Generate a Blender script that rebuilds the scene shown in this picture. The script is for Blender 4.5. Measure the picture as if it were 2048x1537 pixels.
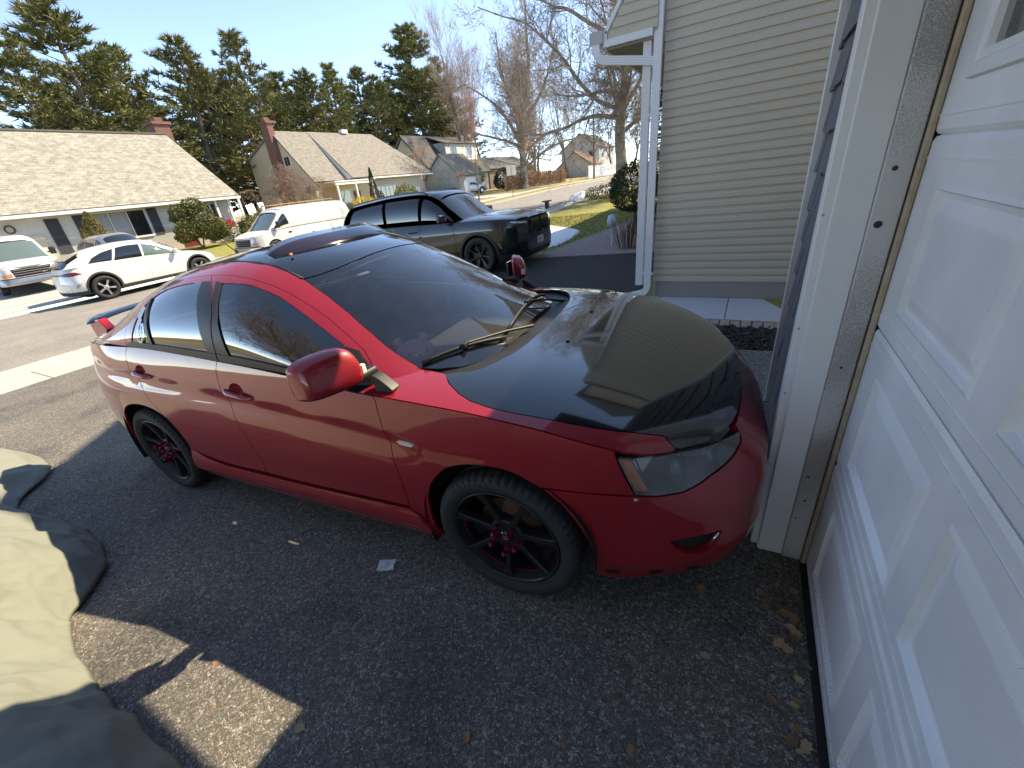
import bpy, math, random
import numpy as np
from mathutils import Vector, Matrix
from mathutils.geometry import delaunay_2d_cdt

for o in list(bpy.data.objects): bpy.data.objects.remove(o)
SC = bpy.context.scene
COL = SC.collection
rnd = random.Random(7)
R = math.radians

# ---------------------------------------------------------------- camera
cd = bpy.data.cameras.new('camera'); cam = bpy.data.objects.new('camera', cd); COL.objects.link(cam)
cd.sensor_width = 36; cd.lens = 14.4877; cd.shift_x = .01506; cd.shift_y = -.00209
cd.clip_start = .02; cd.clip_end = 3000
cr = Vector((0.867778, 0.484179, -0.111943)); cu = Vector((-0.124191, 0.429402, 0.894533)); cb = Vector((0.481183, -0.762355, 0.432757))
M = Matrix.Identity(4)
for i in range(3): M[i][0], M[i][1], M[i][2] = cr[i], cu[i], cb[i]
M[2][3] = 1.70975
cam.matrix_world = M
SC.camera = cam

# ---------------------------------------------------------------- sky and sun
SUN_AZ, SUN_EL = 56., 46.           # azimuth from +X towards +Y
w = bpy.data.worlds.new('World'); SC.world = w; w.use_nodes = True
nt = w.node_tree; bg = nt.nodes['Background']
sky = nt.nodes.new('ShaderNodeTexSky'); sky.sky_type = 'NISHITA'; sky.sun_disc = False
sky.sun_elevation = R(SUN_EL); sky.sun_rotation = R(90 - SUN_AZ)
sky.altitude = 10; sky.air_density = .45; sky.dust_density = 0.; sky.ozone_density = 3.
nt.links.new(sky.outputs[0], bg.inputs[0]); bg.inputs[1].default_value = .15
sl = bpy.data.lights.new('sun', 'SUN'); sl.energy = 2.2; sl.angle = R(.53); sl.color = (1, .93, .82)
so = bpy.data.objects.new('sun', sl); COL.objects.link(so)
sd = Vector((math.cos(R(SUN_EL))*math.cos(R(SUN_AZ)), math.cos(R(SUN_EL))*math.sin(R(SUN_AZ)), math.sin(R(SUN_EL))))
so.rotation_euler = sd.to_track_quat('Z', 'Y').to_euler(); so.location = (5, 8, 20)
SC.view_settings.view_transform = 'Standard'; SC.view_settings.look = 'None'
SC.view_settings.exposure = 2.1; SC.view_settings.gamma = 1
SC.view_settings.use_white_balance = True; SC.view_settings.white_balance_temperature = 8600; SC.view_settings.white_balance_tint = 8
SC.render.engine = 'CYCLES'
SC.cycles.max_bounces = 8; SC.cycles.transparent_max_bounces = 12; SC.cycles.use_denoising = True
SC.cycles.caustics_reflective = False; SC.cycles.caustics_refractive = False

# ---------------------------------------------------------------- materials
MATS = {}
def lin(c): return tuple(((x/255)/12.92 if x/255 <= .04045 else ((x/255 + .055)/1.055)**2.4) for x in c)
def mat(name, col, rough=.6, metal=0., coat=0., spec=.5, bump=None, var=None, extra=None, ior=None):
    """procedural principled material. var=(scale, amount, colour2) colour noise; bump=(scale, strength)"""
    if name in MATS: return MATS[name]
    m = bpy.data.materials.new(name); m.use_nodes = True; t = m.node_tree; b = t.nodes['Principled BSDF']
    b.inputs['Base Color'].default_value = (*col, 1); b.inputs['Roughness'].default_value = rough
    b.inputs['Metallic'].default_value = metal; b.inputs['Specular IOR Level'].default_value = spec
    b.inputs['Coat Weight'].default_value = coat; b.inputs['Coat Roughness'].default_value = .03
    if var:
        tc = t.nodes.new('ShaderNodeTexCoord'); n = t.nodes.new('ShaderNodeTexNoise')
        n.inputs['Scale'].default_value = var[0]; n.inputs['Detail'].default_value = 6; n.inputs['Roughness'].default_value = .65
        t.links.new(tc.outputs['Object'], n.inputs['Vector'])
        rp = t.nodes.new('ShaderNodeValToRGB'); rp.color_ramp.elements[0].position = .5 - var[1]/2; rp.color_ramp.elements[1].position = .5 + var[1]/2
        rp.color_ramp.elements[0].color = (*col, 1); rp.color_ramp.elements[1].color = (*var[2], 1)
        t.links.new(n.outputs[0], rp.inputs[0]); t.links.new(rp.outputs[0], b.inputs['Base Color'])
    if bump:
        tc = t.nodes.new('ShaderNodeTexCoord'); n = t.nodes.new('ShaderNodeTexNoise'); n.inputs['Scale'].default_value = bump[0]
        n.inputs['Detail'].default_value = 5
        t.links.new(tc.outputs['Object'], n.inputs['Vector'])
        bp = t.nodes.new('ShaderNodeBump'); bp.inputs['Strength'].default_value = bump[1]; bp.inputs['Distance'].default_value = .01
        t.links.new(n.outputs[0], bp.inputs['Height']); t.links.new(bp.outputs[0], b.inputs['Normal'])
    if extra: extra(m, t, b)
    MATS[name] = m
    return m
def glass(name, tint, facing=.0, gain=1.3, dust=0.):
    """thin glazing: tinted see-through plus fresnel reflection"""
    if name in MATS: return MATS[name]
    m = bpy.data.materials.new(name); m.use_nodes = True; t = m.node_tree; t.nodes.remove(t.nodes['Principled BSDF'])
    out = t.nodes['Material Output']; tr = t.nodes.new('ShaderNodeBsdfTransparent'); tr.inputs[0].default_value = (*tint, 1)
    gl = t.nodes.new('ShaderNodeBsdfGlossy'); gl.inputs['Roughness'].default_value = .015; gl.inputs[0].default_value = (1, 1, 1, 1)
    fr = t.nodes.new('ShaderNodeFresnel'); fr.inputs[0].default_value = 1.55
    mu = t.nodes.new('ShaderNodeMath'); mu.operation = 'MULTIPLY_ADD'; mu.inputs[1].default_value = gain; mu.inputs[2].default_value = facing; mu.use_clamp = True
    t.links.new(fr.outputs[0], mu.inputs[0])
    mx = t.nodes.new('ShaderNodeMixShader'); t.links.new(mu.outputs[0], mx.inputs[0]); t.links.new(tr.outputs[0], mx.inputs[1]); t.links.new(gl.outputs[0], mx.inputs[2])
    last = mx
    if dust:                                             # dusty film on the outside
        df = t.nodes.new('ShaderNodeBsdfDiffuse'); df.inputs[0].default_value = (.55, .56, .56, 1)
        tc = t.nodes.new('ShaderNodeTexCoord'); n = t.nodes.new('ShaderNodeTexNoise'); n.inputs['Scale'].default_value = 7; n.inputs['Detail'].default_value = 9; n.inputs['Roughness'].default_value = .7
        t.links.new(tc.outputs['Object'], n.inputs['Vector']); mr = t.nodes.new('ShaderNodeMapRange'); mr.inputs[1].default_value = .35; mr.inputs[2].default_value = .8; mr.inputs[3].default_value = dust*.4; mr.inputs[4].default_value = dust*1.9
        t.links.new(n.outputs[0], mr.inputs[0]); m2 = t.nodes.new('ShaderNodeMixShader'); t.links.new(mr.outputs[0], m2.inputs[0]); t.links.new(mx.outputs[0], m2.inputs[1]); t.links.new(df.outputs[0], m2.inputs[2]); last = m2
    t.links.new(last.outputs[0], out.inputs[0]); MATS[name] = m; return m

# ---------------------------------------------------------------- mesh helpers
def mk(name, V, F, m=None, parent=None, smooth=False, normals=None, mats=None, fm=None):
    me = bpy.data.meshes.new(name); me.from_pydata([tuple(map(float, v)) for v in V], [], F)
    if mats:
        for x in mats: me.materials.append(x)
        if fm: me.polygons.foreach_set('material_index', fm)
    elif m: me.materials.append(m)
    if smooth: me.polygons.foreach_set('use_smooth', [True]*len(me.polygons))
    me.update()
    if normals is not None: me.normals_split_custom_set_from_vertices([tuple(map(float, n)) for n in normals])
    o = bpy.data.objects.new(name, me); COL.objects.link(o)
    if parent: o.parent = parent
    return o
def tag(o, label=None, cat=None, group=None, kind=None):
    if label: o['label'] = label
    if cat: o['category'] = cat
    if group: o['group'] = group
    if kind: o['kind'] = kind
    return o
def thing(name, label, cat, loc=(0, 0, 0), rotz=0., group=None):
    o = bpy.data.objects.new(name, None); COL.objects.link(o); o.location = loc; o.rotation_euler = (0, 0, rotz)
    o.empty_display_size = .2
    return tag(o, label, cat, group)
def link_copy(o, parent=None):
    c = o.copy(); COL.objects.link(c); c.parent = parent
    for ch in o.children: link_copy(ch, c)
    return c

class MB:
    """collects simple solids into one mesh"""
    def __init__(s): s.V = []; s.F = []
    def add(s, V, F):
        n = len(s.V); s.V += [tuple(v) for v in V]; s.F += [tuple(i + n for i in f) for f in F]; return s
    def box(s, a, b, M=None):
        x0, y0, z0 = a; x1, y1, z1 = b
        V = [Vector(v) for v in ((x0, y0, z0), (x1, y0, z0), (x1, y1, z0), (x0, y1, z0), (x0, y0, z1), (x1, y0, z1), (x1, y1, z1), (x0, y1, z1))]
        if M: V = [M @ v for v in V]
        return s.add(V, [(3, 2, 1, 0), (4, 5, 6, 7), (0, 1, 5, 4), (1, 2, 6, 5), (2, 3, 7, 6), (3, 0, 4, 7)])
    def bbox(s, a, b, c=.01):
        """box with chamfered vertical and top edges"""
        x0, y0, z0 = a; x1, y1, z1 = b
        def ring(i, z): return [(x0+i, y0, z), (x1-i, y0, z), (x1, y0+i, z), (x1, y1-i, z), (x1-i, y1, z), (x0+i, y1, z), (x0, y1-i, z), (x0, y0+i, z)]
        def ring2(i, j, z): return [(x0+i+j, y0+j, z), (x1-i-j, y0+j, z), (x1-j, y0+i+j, z), (x1-j, y1-i-j, z), (x1-i-j, y1-j, z), (x0+i+j, y1-j, z), (x0+j, y1-i-j, z), (x0+j, y0+i+j, z)]
        V = ring2(c, c, z0) + ring(c, z0+c) + ring(c, z1-c) + ring2(c, c, z1); F = []
        for k in range(3):
            for i in range(8): F.append((k*8+i, k*8+(i+1) % 8, k*8+8+(i+1) % 8, k*8+8+i))
        F += [tuple(range(7, -1, -1)), tuple(range(24, 32))]
        return s.add(V, F)
    def tube(s, pts, r, n=6, cap=True):
        pts = [Vector(p) for p in pts]; rs = r if isinstance(r, (list, tuple)) else [r]*len(pts)
        V = []; F = []; up = None
        for i, p in enumerate(pts):
            d = (pts[min(i+1, len(pts)-1)] - pts[max(i-1, 0)])
            if d.length < 1e-9: d = Vector((0, 0, 1))
            d.normalize()
            if up is None: up = d.orthogonal().normalized()
            a = (up - d*up.dot(d))
            a = a.normalized() if a.length > 1e-6 else d.orthogonal().normalized()
            up = a; b = d.cross(a)
            for k in range(n):
                t = 2*math.pi*k/n; V.append(p + (a*math.cos(t) + b*math.sin(t))*rs[i])
        for i in range(len(pts)-1):
            for k in range(n): F.append((i*n+k, i*n+(k+1) % n, (i+1)*n+(k+1) % n, (i+1)*n+k))
        if cap: F += [tuple(range(n-1, -1, -1)), tuple(range((len(pts)-1)*n, len(pts)*n))]
        return s.add(V, F)
    def sweep(s, pts, prof, up=(0, 0, 1), cap=True):
        """profile (a,b) swept along pts: a along side, b along up"""
        pts = [Vector(p) for p in pts]; V = []; F = []; n = len(prof); up = Vector(up)
        for i, p in enumerate(pts):
            d = (pts[min(i+1, len(pts)-1)] - pts[max(i-1, 0)]).normalized(); a = d.cross(up)
            a = a.normalized() if a.length > 1e-6 else d.orthogonal().normalized(); b = a.cross(d)
            for x, y in prof: V.append(p + a*x + b*y)
        for i in range(len(pts)-1):
            for k in range(n): F.append((i*n+k, i*n+(k+1) % n, (i+1)*n+(k+1) % n, (i+1)*n+k))
        if cap: F += [tuple(range(n-1, -1, -1)), tuple(range((len(pts)-1)*n, len(pts)*n))]
        return s.add(V, F)
    def lathe(s, prof, n=48, axis='y', M=None):
        """prof (radius, h) revolved"""
        V = []; F = []; m = len(prof)
        for k in range(n):
            t = 2*math.pi*k/n
            for r_, h in prof:
                v = Vector((r_*math.cos(t), h, r_*math.sin(t))) if axis == 'y' else Vector((r_*math.cos(t), r_*math.sin(t), h))
                V.append(M @ v if M else v)
        for k in range(n):
            for i in range(m-1): F.append((k*m+i, k*m+i+1, ((k+1) % n)*m+i+1, ((k+1) % n)*m+i))
        return s.add(V, F)
    def prism(s, poly, z0, z1, M=None):
        n = len(poly); V = [Vector((x, y, z0)) for x, y in poly] + [Vector((x, y, z1)) for x, y in poly]
        if M: V = [M @ v for v in V]
        return s.add(V, [tuple(range(n-1, -1, -1)), tuple(range(n, 2*n))] + [(i, (i+1) % n, n+(i+1) % n, n+i) for i in range(n)])
    def build(s, name, m, parent=None, smooth=False):
        return mk(name, s.V, s.F, m, parent, smooth)

def soft(o, width=.01, seg=2, angle=40):
    """bevel + smooth shading modifier"""
    b = o.modifiers.new('bevel', 'BEVEL'); b.width = width; b.segments = seg; b.limit_method = 'ANGLE'; b.angle_limit = R(angle)
    o.data.polygons.foreach_set('use_smooth', [True]*len(o.data.polygons))
    w_ = o.modifiers.new('wn', 'WEIGHTED_NORMAL'); w_.keep_sharp = True
    return o

# terrain height ------------------------------------------------------------
def rise(Y):
    r_ = .0145*(Y - 5); return 0. if r_ < 0 else min(r_, .65)
def gz(X, Y):
    if X > -11.05: b = .0307*(min(X, .6) + 2.03)
    elif X > -19.6: b = -.375 + .05*(1 - ((X + 15.3)/4.3)**2)
    else: b = -.27 + .03*min(-19.6 - X, 16)
    return b + rise(Y)
# ---------------------------------------------------------------- car surfaces
class Tab:
    """monotone cubic table y(x)"""
    def __init__(s, pts):
        pts = sorted(pts)
        s.x = np.array([p[0] for p in pts], float); s.y = np.array([p[1] for p in pts], float)
        h = np.diff(s.x); d = np.diff(s.y) / h
        m = np.zeros(len(s.x)); m[0] = d[0]; m[-1] = d[-1]
        for i in range(1, len(d)):
            if d[i-1] * d[i] > 0:
                w1 = 2*h[i] + h[i-1]; w2 = h[i] + 2*h[i-1]
                m[i] = (w1 + w2) / (w1 / d[i-1] + w2 / d[i])
        s.m = m
    def __call__(s, x):
        x = np.clip(x, s.x[0], s.x[-1]); i = np.clip(np.searchsorted(s.x, x) - 1, 0, len(s.x) - 2)
        h = s.x[i+1] - s.x[i]; t = (x - s.x[i]) / h
        return ((2*t**3 - 3*t**2 + 1) * s.y[i] + (t**3 - 2*t**2 + t) * h * s.m[i]
                + (-2*t**3 + 3*t**2) * s.y[i+1] + (t**3 - t**2) * h * s.m[i+1])

def catmull(pts, n=12):
    pts = [np.array(p, float) for p in pts]; out = []
    P = [2*pts[0] - pts[1]] + pts + [2*pts[-1] - pts[-2]]
    for i in range(1, len(P) - 2):
        p0, p1, p2, p3 = P[i-1:i+3]
        for k in range(n):
            t = k / n
            out.append(.5*((2*p1) + (p2-p0)*t + (2*p0-5*p1+4*p2-p3)*t*t + (3*p1-p0-3*p2+p3)*t**3))
    out.append(pts[-1]); return np.array(out)

def sstep(a, b, x):
    t = np.clip((x - a) / (b - a), 0, 1); return t*t*(3 - 2*t)

class CarSurf:
    """body side S(u,z), bonnet/boot top T(x,y), greenhouse G(x,a); right side is y<0 (u runs front centre -> rear centre)"""
    def __init__(s, plan, dfront, dside, drear, zc, zcen, zt, yb, uf=(.9, 1.5), ur=(.9, 1.5), p=3.5, q=2., k=.25, xm=-.4,
                 line=None, zb=None, gt=(.2, 5), kr=.25):
        pl = catmull(plan, 16)
        ul = np.r_[0, np.cumsum(np.linalg.norm(np.diff(pl, axis=0), axis=1))]
        s.L = ul[-1]; s.uu = np.linspace(0, s.L, 900)
        s.px = np.interp(s.uu, ul, pl[:, 0]); s.py = np.interp(s.uu, ul, pl[:, 1])
        dx = np.gradient(s.px, s.uu); dy = np.gradient(s.py, s.uu)
        k0 = np.ones(25) / 25
        dx = np.convolve(np.pad(dx, 12, 'edge'), k0, 'valid'); dy = np.convolve(np.pad(dy, 12, 'edge'), k0, 'valid')
        n = np.hypot(dx, dy); s.nx = -dy / n; s.ny = dx / n
        if s.ny[450] < 0: s.nx, s.ny = -s.nx, -s.ny          # outward
        s.df, s.ds, s.dr = Tab(dfront), Tab(dside), Tab(drear)
        s.uf, s.ur = uf, ur; s.zcx = Tab(zc); s.zcen = Tab(zcen); s.zt = Tab(zt); s.yb = Tab(yb)
        s.p, s.q, s.k, s.xm, s.line, s.gt, s.kr = p, q, k, xm, line, gt, kr
        s.zbt = Tab(zb) if zb else s.zcx
        e = np.array([s.S(u, s.zcx(s.xu(u))) for u in np.linspace(0, s.L, 240)])
        i0 = 0; i1 = len(e)
        o = np.argsort(e[:, 0]); s.ex = e[o, 0]; s.ey = -e[o, 1]
    def xu(s, u): return np.interp(u, s.uu, s.px)
    def ux(s, x):                                            # side only
        m = np.argsort(s.px); return np.interp(x, s.px[m], s.uu[m])
    def d(s, u, z):
        wf = 1 - sstep(s.uf[0], s.uf[1], u); wr = sstep(s.L - s.ur[1], s.L - s.ur[0], u)
        v = wf*s.df(z) + wr*s.dr(z) + (1 - wf - wr)*s.ds(z)
        if s.line: v = v + s.line(s.xu(u), z) * (1 - wf) * (1 - wr)
        return v
    def S(s, u, z):
        if u < 0: return s.S(-u, z)*np.array([1, -1, 1.])
        d = s.d(u, z)
        return np.array([np.interp(u, s.uu, s.px) - np.interp(u, s.uu, s.nx)*d,
                         -(np.interp(u, s.uu, s.py) - np.interp(u, s.uu, s.ny)*d), z])
    def yc(s, x): return np.interp(x, s.ex, s.ey)
    def T(s, x, y):
        yc = max(s.yc(x), 1e-3); t = min(abs(y) / yc, 1.); zc = s.zcx(x)
        a, n = s.gt
        return np.array([x, y, zc + (s.zcen(x) - zc)*(1 - a*t*t - (1 - a)*t**n)])
    def ztx(s, x, y):
        return s.zt(x + (s.k if x > s.xm else s.kr)*y*y*np.tanh((x - s.xm)/.5))
    def G(s, x, a):
        if a > math.pi/2: return s.G(x, math.pi - a)*np.array([1, -1, 1.])
        c, n = max(math.cos(a), 0.), max(math.sin(a), 0.)
        y = s.yb(x)*c**(2/s.p); zb = s.zbt(x); h = max(s.ztx(x, y) - zb, 0.004)
        return np.array([x, -y, zb + h*n**(2/s.q)])
    def Z(s, x, y):
        yb = s.yb(x); zb = s.zbt(x); t = min(abs(y)/yb, 1.)
        return zb + max(s.ztx(x, y) - zb, .004)*(1 - t**s.p)**(1/s.q)
    def a_of_z(s, x, z):
        lo, hi = 0., math.pi/2
        for _ in range(28):
            m = (lo + hi)/2
            if s.G(x, m)[2] < z: lo = m
            else: hi = m
        return (lo + hi)/2
    def a_of_y(s, x, y):
        return math.acos(min(1., (abs(y)/s.yb(x))**(s.p/2)))

def lancer_surf():
    plan = [(2.295, 0), (2.29, .25), (2.25, .48), (2.14, .67), (1.95, .80), (1.74, .875), (1.45, .91), (1.15, .915), (.6, .91), (0, .912),
            (-.7, .915), (-1.2, .922), (-1.55, .915), (-1.9, .86), (-2.1, .77), (-2.22, .60), (-2.27, .33), (-2.28, 0)]
    def line(x, z):
        zl = .775 - .075*(x - .85)            # rising towards the rear
        t = (zl - z)
        return .019*np.exp(-((t - .03)/.055)**2)*(t > 0) * sstep(1.05, .8, x) + .019*np.exp(-(.03/.055)**2)*np.exp(-(t/.016)**2)*(t <= 0)*sstep(1.05, .8, x)
    return CarSurf(plan,
        dfront=[(.15, .06), (.24, .02), (.34, .0), (.50, .0), (.56, .01), (.60, .028), (.64, .055), (.68, .085), (.72, .115), (.76, .14), (.80, .16), (.88, .20), (1.1, .3)],
        dside=[(.15, .06), (.25, .035), (.30, .018), (.44, .016), (.50, .010), (.62, .002), (.74, 0), (.82, .004), (.90, .016), (.97, .034), (1.05, .058), (1.12, .085)],
        drear=[(.15, .10), (.25, .05), (.40, .005), (.55, .0), (.70, .01), (.85, .04), (.95, .06), (1.05, .09), (1.15, .13)],
        zc=[(-2.3, 1.06), (-1.9, 1.075), (-1.6, 1.095), (-1.155, 1.095), (-.27, 1.048), (.25, 1.008), (.63, .965), (1.0, .945), (1.265, .928), (1.49, .90),
            (1.70, .852), (1.80, .824), (1.87, .803), (1.957, .781), (2.08, .745), (2.13, .722), (2.18, .735), (2.3, .735)],
        zcen=[(-2.3, 1.07), (-2.1, 1.10), (-1.7, 1.115), (-1.2, 1.12), (.8, 1.0), (1.0, 1.0), (1.2, .992), (1.5, .965), (1.8, .905), (2.0, .842), (2.12, .797), (2.2, .762), (2.3, .72)],
        zt=[(-2.1, 1.08), (-1.92, 1.12), (-1.72, 1.21), (-1.5, 1.31), (-1.2, 1.425), (-.9, 1.495), (-.6, 1.525), (-.3, 1.537), (0, 1.515), (.2, 1.468), (.5, 1.345), (.8, 1.197), (1.05, 1.06), (1.2, .985), (1.3, .94)],
        yb=[(-2.1, .68), (-1.9, .735), (-1.6, .80), (-1.3, .835), (-1.0, .846), (-.5, .85), (.2, .85), (.5, .84), (.65, .82), (.8, .78), (.95, .735), (1.1, .69), (1.3, .60)],
        uf=(.55, 1.1), ur=(.8, 1.5), line=line, k=.5)
# ---------------------------------------------------------------- panels cut from car surfaces
def densify(poly, step):
    out = []; n = len(poly)
    for i in range(n):
        a = np.array(poly[i], float); b = np.array(poly[(i+1) % n], float); k = max(1, int(np.ceil(np.linalg.norm(b-a)/step)))
        for j in range(k): out.append(a + (b-a)*j/k)
    return np.array(out)
def inset_poly(P, d):
    n = len(P); ar = .5*np.sum(P[:, 0]*np.roll(P[:, 1], -1) - np.roll(P[:, 0], -1)*P[:, 1])
    if ar < 0: P = P[::-1].copy()
    if d == 0: return P
    e = np.roll(P, -1, 0) - P; l = np.linalg.norm(e, axis=1, keepdims=True); e = e/np.maximum(l, 1e-9)
    nn = np.stack([-e[:, 1], e[:, 0]], 1); pn = np.roll(nn, 1, 0); m = nn + pn
    q = np.maximum((m*nn).sum(1, keepdims=True), .5); return P + m/q*d
def inside(P, Q):
    x, y = Q[:, 0], Q[:, 1]; c = np.zeros(len(Q), bool); j = len(P)-1
    for i in range(len(P)):
        with np.errstate(divide='ignore', invalid='ignore'):
            t = ((P[i, 1] > y) != (P[j, 1] > y)) & (x < (P[j, 0]-P[i, 0])*(y-P[i, 1])/(P[j, 1]-P[i, 1]) + P[i, 0])
        c ^= t; j = i
    return c
def panel(poly, f, res=.04, inset=.0022, depth=.014, off=0., step=None, holes=()):
    """triangulated patch of surface f(a,b) inside poly with inward lip; returns V, F, N"""
    P = inset_poly(densify(poly, step or res*.7), inset)
    lo, hi = P.min(0), P.max(0)
    gx = np.arange(lo[0]+res*.5, hi[0], res); gy = np.arange(lo[1]+res*.5, hi[1], res)
    Q = np.array([(x + (res*.5 if k % 2 else 0), y) for k, y in enumerate(gy) for x in gx]) if len(gx) and len(gy) else np.zeros((0, 2))
    if len(Q):
        Q = Q[inside(P, Q)]
        if len(Q):
            dmin = np.min(np.linalg.norm(Q[:, None, :] - P[None], axis=2), axis=1); Q = Q[dmin > res*.42]
    n = len(P); A = [Vector(p) for p in P]; E = [(i, (i+1) % n) for i in range(n)]; HP = []
    for h in holes:
        hp = inset_poly(densify(h, step or res*.7), -inset); HP.append(hp); b0 = len(A); A += [Vector(p) for p in hp]
        E += [(b0+i, b0+(i+1) % len(hp)) for i in range(len(hp))]
        if len(Q):
            Q = Q[~inside(hp, Q)]
            if len(Q): Q = Q[np.min(np.linalg.norm(Q[:, None, :] - hp[None], axis=2), axis=1) > res*.42]
    A += [Vector(q) for q in Q]
    vs, es, fs, *_ = delaunay_2d_cdt(A, E, [], 1, 1e-7)
    if HP:
        ce = np.array([np.mean([tuple(vs[i]) for i in t], axis=0) for t in fs]); bad = np.zeros(len(fs), bool)
        for hp in HP: bad |= inside(hp, ce)
        fs = [t for t, b_ in zip(fs, bad) if not b_]
    def P3N(a, b):
        h = .004; p = np.asarray(f(a, b)); du = np.asarray(f(a+h, b)) - np.asarray(f(a-h, b)); dv = np.asarray(f(a, b+h)) - np.asarray(f(a, b-h))
        nn = np.cross(du, dv); l = np.linalg.norm(nn); nn = nn/l if l > 1e-12 else np.array([0, 0, 1.])
        return p, nn
    V = []; N = []
    for v in vs:
        p, nn = P3N(v[0], v[1]); V.append(p); N.append(nn)
    V = np.array(V); N = np.array(N)
    # orient outward (away from the car's inside)
    c = np.array([np.clip(V[:, 0].mean(), -1.4, 1.4), 0, .55]); s = np.sign(np.median(((V - c)*N).sum(1))) or 1.
    N = N*s; V = V + N*off
    F = [tuple(t) for t in fs]
    if F:
        t = F[0]; g = np.cross(V[t[1]]-V[t[0]], V[t[2]]-V[t[0]])
        if g@N[t[0]] < 0: F = [x[::-1] for x in F]
    V = list(V); N = list(N)
    if depth:
        ecount = {}
        for t in F:
            for i in range(len(t)):
                k = (t[i], t[(i+1) % len(t)]); ecount[tuple(sorted(k))] = ecount.get(tuple(sorted(k)), []) + [k]
        for k, v in ecount.items():
            if len(v) == 1:
                a, b = v[0]; e = V[b]-V[a]; on = np.cross(e, N[a]); l = np.linalg.norm(on); on = on/l if l > 1e-9 else N[a]
                i = len(V); V += [V[a], V[b], V[b]-N[b]*depth, V[a]-N[a]*depth]; N += [on]*4; F.append((i+3, i+2, i+1, i)[::-1][::-1])
                F[-1] = (i, i+3, i+2, i+1)
    return V, F, N
def flip(V, F, N):
    m = np.array([1, -1, 1.]); return [v*m for v in V], [f_[::-1] for f_ in F], [n_*m for n_ in N]
def add_panel(name, poly, f, m, parent, both=True, **kw):
    V, F, N = panel(poly, f, **kw); out = [mk(name, V, F, m, parent, True, N)]
    if both:
        V, F, N = flip(V, F, N); out.append(mk(name, V, F, m, parent, True, N))
    return out
def arc(cx_, cz_, r_, a0, a1, n=18, rz=None):
    rz = rz or r_
    return [(cx_ + r_*math.cos(R(a0 + (a1-a0)*i/n)), cz_ + rz*math.sin(R(a0 + (a1-a0)*i/n))) for i in range(n+1)]
def curve(pts, n=6): return [tuple(p) for p in catmull(pts, n)]
# ---------------------------------------------------------------- wheels (outer face towards -y)
M_rub = mat('tyre rubber', (.018, .018, .019), .75, bump=(160, .15), var=(9, .5, (.032, .031, .03)))
M_blkmet = mat('satin black wheel paint', (.022, .022, .023), .34, .3)
M_redmet = mat('red anodised metal', (.35, .02, .05), .3, .8)
M_rust = mat('rusty iron', (.16, .07, .03), .7, .4, var=(30, .5, (.06, .035, .025)))
M_steel = mat('grey steel', (.35, .35, .36), .35, .9)
M_alloy = mat('bright alloy', (.62, .63, .65), .25, .9)
M_black = mat('black plastic', (.012, .012, .012), .5)
M_dark = mat('dark underbody', (.006, .006, .006), .9)
M_blkgloss = mat('gloss black paint', (.006, .0065, .008), .1, coat=1.)

def text_mesh(body, size=1., extrude=0.):
    c = bpy.data.curves.new('txt', 'FONT'); c.body = body; c.size = size; c.extrude = extrude; c.resolution_u = 3
    c.align_x = 'CENTER'; c.align_y = 'CENTER'
    o = bpy.data.objects.new('txt', c); COL.objects.link(o); dg = bpy.context.evaluated_depsgraph_get()
    me = o.evaluated_get(dg).to_mesh(); V = [v.co.copy() for v in me.vertices]; F = [tuple(p.vertices) for p in me.polygons]
    o.evaluated_get(dg).to_mesh_clear(); bpy.data.objects.remove(o); bpy.data.curves.remove(c)
    return V, F

_wm = {}
def tyre_mesh(Rt, Rr, wd, n=60, tread=True, rough=False):
    k = ('t', Rt, Rr, wd, n)
    if k in _wm: return _wm[k]
    h = wd/2; s = Rt-Rr
    prof = [(Rr-.004, -h*.80), (Rr+.05*s, -h*.90), (Rr+.2*s, -h*.985), (Rr+.28*s, -h*.99), (Rr+.3*s, -h*1.005), (Rr+.5*s, -h*1.02), (Rr+.7*s, -h*.99), (Rr+.83*s, -h*.93), (Rr+.94*s, -h*.82), (Rr+.985*s, -h*.66)]
    if tread: prof += [(Rr+s, -h*.5), (Rr+s, -h*.40), (Rr+.92*s, -h*.39), (Rr+.92*s, -h*.31), (Rr+s, -h*.30), (Rr+s*1.003, 0)]
    else: prof += [(Rr+s, -h*.3), (Rr+s, 0)]
    prof = prof + [(r_, -y) for r_, y in prof[-2::-1]]
    V = []; F = []; m = len(prof)
    for i in range(n):
        t = 2*math.pi*i/n; groove = tread and i % 3 == 0
        for r_, y in prof:
            rr = r_
            if groove and r_ > Rr+.8*s and abs(y) > h*.45: rr = r_ - .15*s
            V.append((rr*math.cos(t), y, rr*math.sin(t)))
    for i in range(n):
        for j in range(m-1): F.append((i*m+j, i*m+j+1, ((i+1) % n)*m+j+1, ((i+1) % n)*m+j))
    _wm[k] = (V, F); return V, F
def spoke_solid(mb, ang, secs):
    """secs: list (r, y_front, y_back, half width)"""
    V = []; F = []
    for r_, yf, yb_, hw in secs:
        for t, y in ((-hw, yb_), (-hw*.72, yf), (hw*.72, yf), (hw, yb_)):
            c, s = math.cos(ang), math.sin(ang); V.append((r_*c - t*s, y, r_*s + t*c))
    for i in range(len(secs)-1):
        for k in range(4): F.append((i*4+k, i*4+(k+1) % 4, i*4+4+(k+1) % 4, i*4+4+k))
    F += [(3, 2, 1, 0), tuple(range(len(secs)*4-4, len(secs)*4))]
    mb.add(V, F)

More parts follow.
